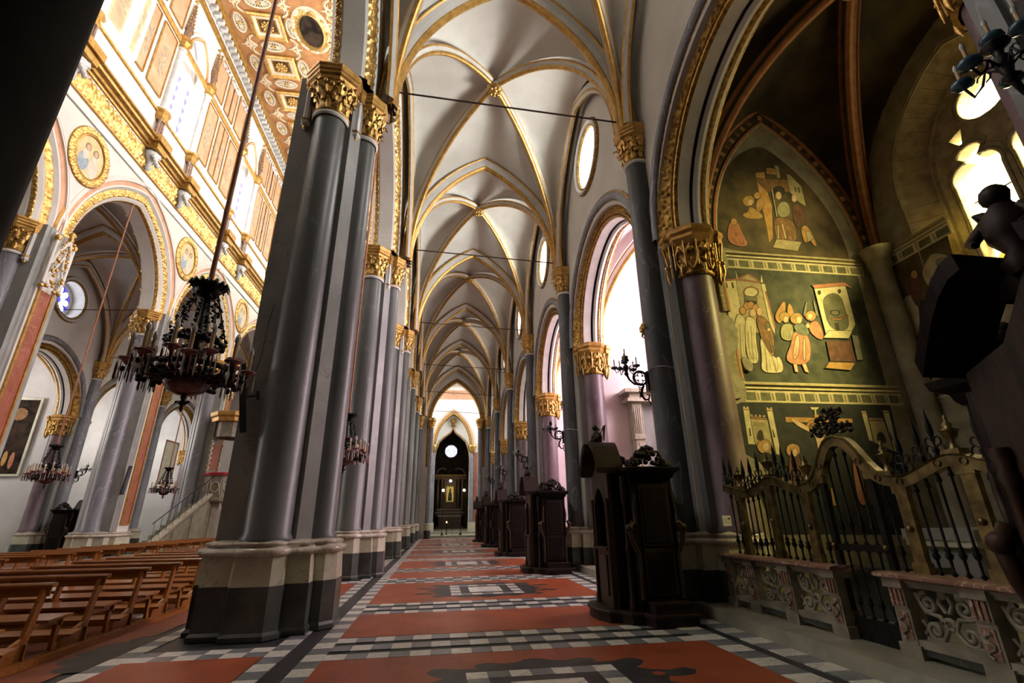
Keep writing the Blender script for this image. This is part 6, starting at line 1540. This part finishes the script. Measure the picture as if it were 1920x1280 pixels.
# gilt cherub clusters and cables on the wall shafts
for i, l in ((-1, 'gilt cherub ornament on the dark pier at the top right corner'), (0, 'gilt cherub ornament on the grey column above the first sconce'), (1, 'gilt cherub ornament above the second sconce'), (2, 'gilt cherub ornament above the third sconce')):
    t = thing('gilt_ornament', l, 'ornament', (4.20, YP(i)+.05, 5.28)); rr = random.Random(2); mb = MB()
    for q in range(14): mb.sphere((rr.uniform(-.05, .0), rr.uniform(-.12, .12), rr.uniform(-.14, .12)), rr.uniform(.025, .045), GOLD, 7, 5)
    mb.tube([(-.03, 0, -.12), (-.05, .02, -.2), (-.01, 0, -.25)], [.03, .02, .008], GOLD, 6); mb.build('cherub_cluster', t)
for i, l in ((0, 'thin cable looped round the grey column near the first sconce'), (1, 'thin cable looped round the second grey column')):
    t = thing('cable', l, 'cable', (WX-.12, YP(i), 4.30)); mb = MB(); mb.tube([(.305*cos(a), .305*sin(a), .03*sin(a*2)) for a in [pi*.55+pi*1.2*j/16 for j in range(17)]], .008, SILVERC, 5, False); mb.build('wire', t)
t = thing('spotlight', 'small black spotlights clamped on the gilt capital beside the frescoed chapel', 'lamp', (5.32, 8.0, 7.2), 0)
mb = MB(); mb.tube([(0, 0, 0), (0, 0, .10)], .012, BLACKP, 6); mb.tube([(-.12, 0, .10), (.12, 0, .10)], .010, BLACKP, 6); mb.build('bracket', t)
for s_ in (-1, 1): mb = MB(); mb.tube([(s_*.12, -.05, .16), (s_*.12+.03, .08, .08)], [.05, .035], BLACKP, 10); mb.build('lamp_head', t)

# loudspeakers on the piers
def speaker(label, loc, rz, tilt=.16):
    t = thing('column_loudspeaker', label, 'loudspeaker', loc, rz, 'slim column loudspeakers'); t.rotation_euler = (tilt, 0, rz)
    mb = MB(); mb.box(-.055, .055, -.16, -.07, -.56, .56, BLACKP); mb.build('cabinet', t); mb = MB(); mb.box(-.045, .045, -.166, -.16, -.48, .48, LEAD); mb.build('grille_front', t)
    mb = MB(); mb.tube([(0, -.07, .02), (0, .10, .02)], .018, BLACKP, 6); mb.box(-.03, .03, .08, .12, -.05, .09, BLACKP); mb.build('bracket', t)
speaker('slim black loudspeaker bracketed on the left side of the massive front pier', (-3.09, 8.14, 3.42), -1.25)
speaker('slim dark loudspeaker on the far pier left of the red marble panel', (MX(-3.02), YP(2)-.98, 3.2), .9)
speaker('slim dark loudspeaker on the far pier by the pulpit rail', (MX(-3.02), YP(3)-.98, 3.4), .7)
t = thing('cable', 'thin cable drooping down the left face of the massive pier above the loudspeaker', 'cable', (-3.24, 8.2, 3.5)); mb = MB(); mb.tube([(.02, -.02, .0), (.10, -.02, .25), (.18, -.03, .6), (.20, -.03, 1.2), (.24, -.03, 1.6)], .006, BLACKP, 5); mb.build('wire', t)
# ------------------------------------------------------------------ pulpit by the far arcade
t = thing('pulpit', 'marble pulpit with red velvet edge, carved parapet, stairs and gilt canopy across the nave', 'pulpit', (-11.7, 29.0, 0))
R6 = lambda r, z: [(r*cos(pi/8+pi*i/4), r*sin(pi/8+pi*i/4), z) for i in range(8)]
mb = MB(); mb.loft([R6(.85, 2.55), R6(.90, 2.62), R6(.90, 2.72), R6(.82, 2.78), R6(.82, 3.85), R6(.90, 3.92)], BALMARBLE); mb.build('parapet', t)
mb = MB(); mb.loft([R6(.94, 3.90), R6(.96, 4.02), R6(.90, 4.05)], REDC); mb.build('velvet_cushion', t)
for i in range(8):
    a = pi/4*i; c, s_ = cos(a)*.77, sin(a)*.77; mb = MB(); u = Vector((-sin(a), cos(a), 0))
    mb.tube([Vector((c, s_, 3.3))+u*.20*cos(q)+Vector((0, 0, .26*sin(q))) for q in [2*pi*j/14 for j in range(15)]], .035, CREAMM, 5, False)
    for g in (-1, 1): mb.tube([Vector((c, s_, 2.9))+u*g*.28, Vector((c, s_, 3.3))+u*g*.22, Vector((c, s_, 3.75))+u*g*.28], .025, CREAMM, 5)
    mb.box(c-.05, c+.05, s_-.05, s_+.05, 3.25, 3.35, GOLD); mb.build('carved_panel', t)
for x, y in ((.55, -.55), (-.5, -.55), (.55, .5)):
    mb = MB(); mb.lathe([(.16, 0), (.16, .15), (.10, .22), (.09, 2.3), (.16, 2.42), (.17, 2.55)], (x, y, 0), 12, CREAMM); mb.build('support_column', t)
mb = MB(); mb.box(-.6, -.2, -.2, .7, 0, 2.55, STEPM); mb.build('core', t)
mb = MB(); mb.box(-.82, -.70, -.5, .5, 4.0, 7.0, BALMARBLE); mb.box(-.72, -.66, -.3, .3, 4.3, 5.6, REDM); mb.build('back_panel', t)
for s_ in (-1, 1):
    mb = MB(); mb.tube([(-.6+.035*cos(j*1.2), s_*.62+.035*sin(j*1.2), 4.0+j*.05) for j in range(36)], .05, CREAMM, 6); mb.build('twisted_column', t)
mb = MB(); mb.loft([R6(.75, 6.75), R6(1.05, 6.80), R6(1.08, 7.0), R6(1.16, 7.1), R6(1.18, 7.3), R6(1.0, 7.36)], GOLDP); mb.build('canopy', t)
mb = MB(); mb.loft([[(a*1.02, b*1.02, z) for a, b, _ in R6(.80, 0)] for z in (5.95, 6.75)], BALMARBLE, False, False); mb.build('canopy_frieze', t)
for j in range(12):
    mb = MB(); mb.box(-1.05, -.25, -5.6+j*.42, -5.6+(j+1)*.42, 0, .22+j*.205, STEPM); mb.build('step', t)
mb = MB(); mb.hexa([(-.25, -5.7, .0), (-.10, -5.7, .0), (-.10, -.5, .0), (-.25, -.5, .0), (-.25, -5.7, .55), (-.10, -5.7, .55), (-.10, -.5, 3.0), (-.25, -.5, 3.0)], BALMARBLE); mb.build('stair_wall', t)
mb = MB(); mb.hexa([(-.28, -5.75, .52), (-.04, -5.75, .52), (-.04, -.5, 2.97), (-.28, -.5, 2.97), (-.28, -5.75, .64), (-.04, -5.75, .64), (-.04, -.5, 3.10), (-.28, -.5, 3.10)], CREAMM); mb.build('stair_coping', t)
for y0, y1 in ((-5.2, -4.2), (-3.9, -2.7), (-2.4, -1.0)):
    f = lambda y: .55+(y+5.7)/5.2*2.45
    mb = MB(); mb.hexa([(-.10, y0, .2), (-.07, y0, .2), (-.07, y1, .2), (-.10, y1, .2), (-.10, y0, f(y0)-.2), (-.07, y0, f(y0)-.2), (-.07, y1, f(y1)-.2), (-.10, y1, f(y1)-.2)], STEPM); mb.build('inlaid_panel', t)
mb = MB(); mb.tube([(-.16, -5.6, 1.5), (-.16, -.6, 3.9)], .02, IRON, 5)
for j in range(11): y = -5.4+j*.48; f = .6+(y+5.7)/5.2*2.45; mb.tube([(-.16, y, f), (-.16, y, f+.88)], .010, IRON, 4)
mb.build('iron_handrail', t)

# paintings and hanging canvases in the far aisle
t = thing('oil_painting', 'tall dark oil painting with small red and white figures at the left edge', 'painting', (-23.15, 29.74, 4.1))
mb = MB(); mb.box(-.95, .95, -.05, 0, 0, 4.0, PAINTING); mb.build('canvas', t)
mb = MB()
for a, b, c, d in ((-1.07, -.95, -.12, 4.12), (.95, 1.07, -.12, 4.12), (-.95, .95, -.12, 0), (-.95, .95, 4.0, 4.12)): mb.box(a, b, -.10, .0, c, d, WHITEM)
mb.build('white_frame', t)
mb = MB()
for x, z, w_, h_, m in ((.45, .7, .12, .45, FK['R']), (.1, .8, .12, .4, FK['A']), (-.3, .9, .16, .5, FK['K']), (-.6, .7, .14, .45, FK['B']), (.1, 3.2, .4, .35, FK['B'])):
    mb.add([(x+w_*cos(q), -.055, z+h_*sin(q)) for q in [2*pi*j/12 for j in range(12)]], [tuple(range(12))], m)
mb.build('painted_figures', t)
t = thing('framed_panel', 'thin red framed pale panel hung in the far aisle above the small lustre', 'painting', (-20.2, 40.0, 4.2), pi/2)
mb = MB(); mb.box(-.9, .9, -.03, 0, 0, 3.2, WHITEM); mb.build('panel', t); mb = MB()
for a, b, c, d in ((-.95, -.85, 0, 3.2), (.85, .95, 0, 3.2), (-.95, .95, 0, .1), (-.95, .95, 3.1, 3.2)): mb.box(a, b, -.06, -.03, c, d, REDM)
mb.build('frame', t)
# monument on the side wall of the bright chapel
t = thing('marble_monument', 'pale carved marble wall monument in the bright rosy chapel', 'monument', (7.15, YP(1)-.40, .17))
mb = MB(); mb.box(-.75, .75, -.45, 0, 0, 2.3, CREAMM); mb.build('base_block', t)
for s_ in (-1, 1):
    mb = MB(); x = s_*.58; mb.box(x-.15, x+.15, -.42, 0, 2.3, 3.85, CREAMM); mb.box(x-.19, x+.19, -.46, 0, 3.75, 3.9, CREAMM); mb.build('pilaster', t)
    mb = MB(); mb.tube([(x, -.43, 2.5+.12*j) for j in range(9)], [.03, .05]*4+[.02], CREAMM, 6)
    for j in range(10): mb.sphere((x+.06*(-1)**j, -.43, 2.5+j*.12), .03, CREAMM, 5, 4)
    mb.build('carved_foliage', t)
    mb = MB(); 
    for j in range(5): mb.tube([(x-.12+j*.06, -.44, 3.95), (x-.13+j*.065, -.47, 4.4), (x-.14+j*.07, -.44, 4.9)], [.012, .02, .012], CREAMM, 5)
    mb.box(x-.17, x+.17, -.40, 0, 3.9, 5.0, CREAMM); mb.build('fluted_console', t)
mb = MB(); mb.box(-.95, .95, -.58, 0, 5.0, 5.12, CREAMM); mb.box(-.85, .85, -.50, 0, 5.12, 5.3, CREAMM); mb.box(-1.05, 1.05, -.66, 0, 5.3, 5.42, CREAMM); mb.build('entablature', t)
mb = MB(); mb.box(-.43, .43, -.15, 0, 2.3, 5.0, BARD); mb.build('niche_back', t)

# ------------------------------------------------------------------ end of the aisle, transept and altar chapel
YE = YP(5)+.55
mb = MB(); a = arc_pts(2.32, 10.1, 3.9, 1.40, 0, 16)
mb.plate([[(-1.75, 0)]+a+[(4.7, 0), (4.7, 16.2), (-1.75, 16.2)]], lambda u, v, t: (u, t, v), YE, YE+.5, PLASTER); struct('wall_aisle_end', mb)
P, Q = arc_x(YE, 2.32, 10.1, 3.9, 1.40, 18, 6.0); mb = MB(); mb.sweep(P, Q, (0, -1, 0), [(-.02, -.5, GOLDD), (-.02, .02, GOLDD), (.04, .06, GOLDD), (.26, .04, GOLDD), (.30, .08, GOLDD), (.34, 0, RIBW)]); struct('wall_end_archivolt', mb)
for s_, l in ((-1, 'left'), (1, 'right')):
    for j in range(2):
        t = thing('end_column', 'slender grey column with gilt capital at the %s of the altar arch, %s one' % (l, ['front', 'rear'][j]), 'column', (1.40+s_*(2.25+.28*j*1), YE-.15+.9*j, 0))
        mb = MB(); mb.lathe([(.30, 0), (.30, .66)], (0, 0, 0), 8, BLACKM, smooth=False); mb.lathe([(.29, .66), (.28, 1.05), (.31, 1.1), (.31, 1.18), (.24, 1.25)], (0, 0, 0), 8, WHITEM, smooth=False); mb.build('plinth', t)
        mb = MB(); mb.lathe([(.22, 1.24), (.20, 9.45)], (0, 0, 0), 16, SHAFTN); mb.build('shaft', t)
        mb = MB(); mb.lathe([(.21, 9.45), (.26, 9.5), (.22, 9.6), (.38, 10.1), (.44, 10.15), (.44, 10.4), (.001, 10.4)], (0, 0, 0), 10, GOLD)
        for q in range(10): b = 2*pi*q/10; mb.sphere((.3*cos(b), .3*sin(b), 9.95), .07, GOLD, 6, 4); mb.sphere((.26*cos(b+.3), .26*sin(b+.3), 9.75), .06, GOLD, 6, 4)
        mb.build('capital', t)
# transept
G_TR = emis('transept_daylight', (.96, .96, 1), WIN['transept']); G_RO = emis('rose_daylight', (.62, .66, 1), WIN['rose']*1.)
YW = 55.0
BAND = [STUCCO, PINKW, STUCCO, mat('blue_grey_plaster', (.45,.5,.52), (.58,.62,.62), .8), STUCCO, PINKW]
mb = MB(); arch = arc_pts(1.95, 9.4, 3.6, 1.42, 0, 14)
mb.plate([[(-8, 0)]+arch+[(11, 0), (11, 13.6), (-8, 13.6)]], lambda u, v, t: (u, t, v), YW, YW+.8, STUCCO); struct('wall_transept_east', mb)
for j in range(7):
    mb = MB(); mb.box(-8, 11, YW, YW+.8, 13.6+j*1.1, 14.7+j*1.1, BAND[j % 6]); struct('wall_transept_band', mb)
mb = MB(); mb.box(-8, 11, YW-.15, YW+.8, 21.3, 22.6, GOLDP); mb.box(-8, 11, YW, YW+.8, 22.6, 27.6, STUCCO)
for j in range(40): mb.sphere((-2+j*.22, YW-.17, 21.95+.35*sin(j*1.7)), .16, GOLD, 6, 4)
struct('wall_transept_frieze', mb)
P, Q = arc_x(YW, 1.95, 9.4, 3.6, 1.42, 18, 9.2); mb = MB(); mb.sweep(P, Q, (0, -1, 0), [(-.05, -.4, GOLDD), (.0, .03, GOLD), (.20, .05, GOLD), (.24, .10, PINKW), (.36, .10, GOLDP), (.42, .13, STUCCO), (.50, .10, GOLDP), (.56, 0, GOLDP)]); struct('wall_transept_archivolt', mb)
mb = MB(); mb.box(-8.3, -8, 45, YW+1, 0, 27.6, STUCCO); mb.box(11, 11.3, 45, YW+1, 0, 27.6, STUCCO); mb.box(4.7, 11.2, 45, 45.4, 0, 27.6, STUCCO); mb.box(-22, -3.1, 46.0, 46.4, 0, 27.6, STUCCO); mb.box(-3.1, 4.8, 45.05, 45.4, 16.2, 27.6, STUCCO); struct('wall_transept', mb)
mb = MB(); mb.box(-8.3, 11.3, 45, YW+1, 27.5, 27.8, STUCCO); struct('ceiling_transept', mb)
for n, x in ((71, 10.95), (72, -7.95)):
    mb = MB(); s_ = 1 if x > 0 else -1
    q = arc_pts(1.3, 20, 2.2, 50, 13, 8); idx = tuple(range(len(q))); mb.add([(x, a, b) for a, b in q], [idx[::-1] if s_ > 0 else idx], G_TR); o = struct('window_%d' % n, mb)
for s_ in (-1, 1):
    t = thing('transept_pier', 'clustered pier with red marble panel and gilt capital %s of the altar chapel arch' % ('left' if s_ < 0 else 'right'), 'pier', (1.42+s_*2.3, YW-.26, 0))
    mb = MB(); mb.box(-.5, .5, -.3, .2, 0, 1.25, WHITEM); mb.build('plinth', t)
    mb = MB(); mb.lathe([(.22, 1.25), (.20, 8.5)], (-s_*.2, -.1, 0), 14, SHAFTN); mb.build('shaft', t)
    mb = MB(); mb.box(s_*.28-.18, s_*.28+.18, -.16, .2, 1.25, 8.6, REDM); mb.build('red_panel', t)
    mb = MB(); mb.lathe([(.22, 8.5), (.3, 8.6), (.45, 9.0), (.5, 9.2), (.5, 9.4), (.001, 9.4)], (-s_*.1, -.05, 0), 8, GOLD); 
    for q in range(8): mb.sphere((-s_*.1+.33*cos(q*pi/4), -.05+.33*sin(q*pi/4), 8.85), .09, GOLD, 6, 4)
    mb.build('capital', t)
# inner ogee arch and altar chapel
mb = MB(); og = [(-.5, 0), (-.5, 6.6), (-.5, 8.0), (-.38, 9.0), (-.05, 9.9), (.6, 10.5), (1.2, 10.95), (1.42, 11.4)]; og = [(a, b) for a, b in og]+[(2.84-a, b) for a, b in og[::-1][1:]]
mb.plate([[(-1.0, 0)]+og+[(3.9, 0), (3.9, 14), (-1.0, 14)]], lambda u, v, t: (u, t, v), YW+.8, YW+1.2, STUCCO); struct('wall_altar_arch', mb)
P = [(a, YW+.8, b) for a, b in og[1:-1]]; Q = []
for i in range(len(P)):
    d = (Vector(P[min(i+1, len(P)-1)])-Vector(P[max(i-1, 0)])).normalized(); Q.append(Vector((-d.z, 0, d.x)))
mb = MB(); mb.sweep(P, Q, (0, -1, 0), [(0, -.2, GOLDP), (0, .05, GOLDP), (.10, .09, STUCCO), (.16, .05, GOLDP), (.20, 0, GOLDP)])
mb.lathe([(.05, 11.4), (.10, 11.6), (.30, 11.75), (.12, 11.95), (.35, 12.2), (.30, 12.5), (.05, 12.6)], (1.42, YW+.72, 0), 8, GOLDP, smooth=False); struct('trim_ogee_hood', mb)
mb = MB(); mb.box(-1.4, -1.0, YW+1.2, 63, 0, 14, SHAFTD); mb.box(3.9, 4.3, YW+1.2, 63, 0, 14, SHAFTD); mb.plate([[(-1.4, 0), (4.3, 0), (4.3, 14), (-1.4, 14)], circ(1.42, 9.75, .78, 28)[::-1]], lambda u, v, t: (u, t, v), 62.6, 63, DARKV); mb.box(-1.4, 4.3, YW+1.2, 63, 13.8, 14, DARKV); struct('wall_altar_chapel', mb)
mb = MB(); mb.add([(1.42+.78*cos(q), 62.9, 9.75+.78*sin(q)) for q in [2*pi*j/28 for j in range(28)]], [tuple(range(28))], G_RO); o = struct('window_80', mb)
mb = MB(); mb.lathe([(.16, -.04), (.16, .04)], (1.42, 62.62, 9.75), 12, MATS['violet_glass'], axis='y')
for j in range(8):
    b = 2*pi*j/8; mb.tube([(1.42+.16*cos(b), 62.6, 9.75+.16*sin(b)), (1.42+.78*cos(b), 62.6, 9.75+.78*sin(b))], .03, SHAFT, 4)
mb.lathe([(.76, -.06), (.88, -.06), (.88, .04), (.76, .04)], (1.42, 62.62, 9.75), 28, RIBW, axis='y'); mb.build('rose_tracery', o)
# steps
for n, (y, z) in enumerate(((46.2, .17), (52.5, .34), (56.5, .51))):
    mb = MB(); mb.box(-3, 6, y, 63 if n == 2 else 57, .0 if n == 0 else z-.17, z, STEPM); struct('floor_altar_step', mb)
# altar
t = thing('high_altar', 'dark inlaid marble altar with small glowing gilt icon, seen at the end of the aisle', 'altar', (1.42, 61.6, .51))
mb = MB(); mb.box(-1.6, 1.6, -.8, .6, 0, .25, ALTARM); mb.build('step', t)
mb = MB(); mb.box(-1.3, 1.3, -.5, .6, .25, 1.35, ALTARM); mb.box(-1.45, 1.45, -.6, .6, 1.35, 1.5, CREAMM); mb.build('altar_table', t)
for j in range(2): mb = MB(); mb.box(-1.7+j*.2, 1.7-j*.2, -.1+j*.2, .6, 1.5+j*.35, 1.85+j*.35, ALTARM); mb.box(-1.75+j*.2, 1.75-j*.2, -.15+j*.2, .6, 1.8+j*.35, 1.86+j*.35, CREAMM); mb.build('gradine', t)
for s_ in (-1, 1):
    for q in (1.0, 1.5): mb = MB(); mb.lathe([(.16, 2.2), (.13, 2.4), (.12, 5.3), (.18, 5.5), (.2, 5.7)], (s_*q, .35, 0), 12, ALTARM); mb.build('column', t)
mb = MB(); mb.box(-1.9, 1.9, .0, .7, 5.7, 6.2, ALTARM); mb.box(-2.0, 2.0, -.1, .7, 6.1, 6.25, GOLDD); mb.build('entablature', t)
for s_ in (-1, 1): mb = MB(); mb.tube([(s_*1.8, .2, 6.3), (s_*1.5, .2, 6.9), (s_*.9, .2, 7.1), (s_*.6, .2, 6.8)], .16, ALTARM, 8); mb.build('pediment_scroll', t)
mb = MB(); mb.box(-.75, .75, .3, .6, 2.2, 5.7, ALTARM); mb.build('back_slab', t)
mb = MB(); mb.box(-.48, .48, .18, .3, 3.0, 4.9, GOLD); mb.build('icon_frame', t)
mb = MB(); mb.box(-.40, .40, .16, .18, 3.1, 4.8, emis('lit_icon', (.75, .50, .09), .55)); mb.build('icon_panel', t)
mb = MB(); mb.lathe([(.001, 3.15), (.26, 3.2), (.2, 4.0), (.1, 4.2), (.12, 4.45), (.001, 4.65)], (0, .16, 0), 10, FK['G'], sy=.1); mb.build('icon_figure', t)
for j in range(10):
    a = -1.4+j*.31
    if abs(a) < .3: continue
    mb = MB(); mb.lathe([(.07, 2.2), (.03, 2.3), (.025, 2.7), (.06, 2.75), (.02, 2.8), (.015, 3.1)], (a, .15, 0), 7, BRASS); mb.build('candlestick', t)
GL = emis('lit_globe', (1, .82, .6), 9)
for n, (x, z, l) in enumerate(((-.85, 4.35, 'glowing white globe lamp left of the altar icon'), (2.35-1.42+1.0-.25, 4.35, 'glowing white globe lamp right of the altar icon'), (.0, 5.45, 'glowing warm lamp above the altar icon'))):
    t = thing('altar_lamp', l, 'lamp', (1.42+x if n < 2 else 1.42, 60.9, z+.51)); mb = MB(); mb.sphere((0, 0, 0), .16 if n < 2 else .15, GL, 12, 8); mb.build('globe', t)
    mb = MB(); mb.tube([(0, 0, -.15), (0, 0, -.5)], .02, BRASS, 6) if n < 2 else mb.tube([(0, 0, .12), (0, .9, .2)], .02, BRASS, 6); mb.build('stem', t)
t = thing('iron_barrier', 'low black iron barrier with stands before the altar steps', 'barrier', (1.3, 47.5, .17))
for s_ in (-1, 1):
    mb = MB(); mb.lathe([(.16, 0), (.04, .25), (.025, .3), (.025, 3.0), (.05, 3.02)], (s_*.85, 0, 0), 8, IRON); mb.build('stand', t)
mb = MB(); mb.tube([(-.85, 0, 1.0), (.85, 0, 1.0)], .02, IRON, 5); mb.tube([(.1, 0, 0), (.1, 0, 1.0)], .02, IRON, 5); mb.build('crossbar', t)
mb = MB(); mb.tube([(-.85, 0, .9), (-.4, 0, .6), (.1, 0, .9), (.5, 0, .6), (.85, 0, .9)], .015, IRON, 5); mb.build('chain', t)
t = thing('votive_stand', 'small votive candle stand with one flame before the altar', 'candle stand', (.55+.35, 50, .17)); mb = MB(); mb.lathe([(.2, 0), (.05, .1), (.05, .9), (.25, 1.0), (.25, 1.05), (.001, 1.05)], (0, 0, 0), 10, IRON); mb.build('stand', t)
mb = MB(); mb.lathe([(.04, 1.05), (.07, 1.12), (.001, 1.22)], (0, 0, 0), 8, emis('flame', (1, .45, .15), 12)); mb.build('flame', t)
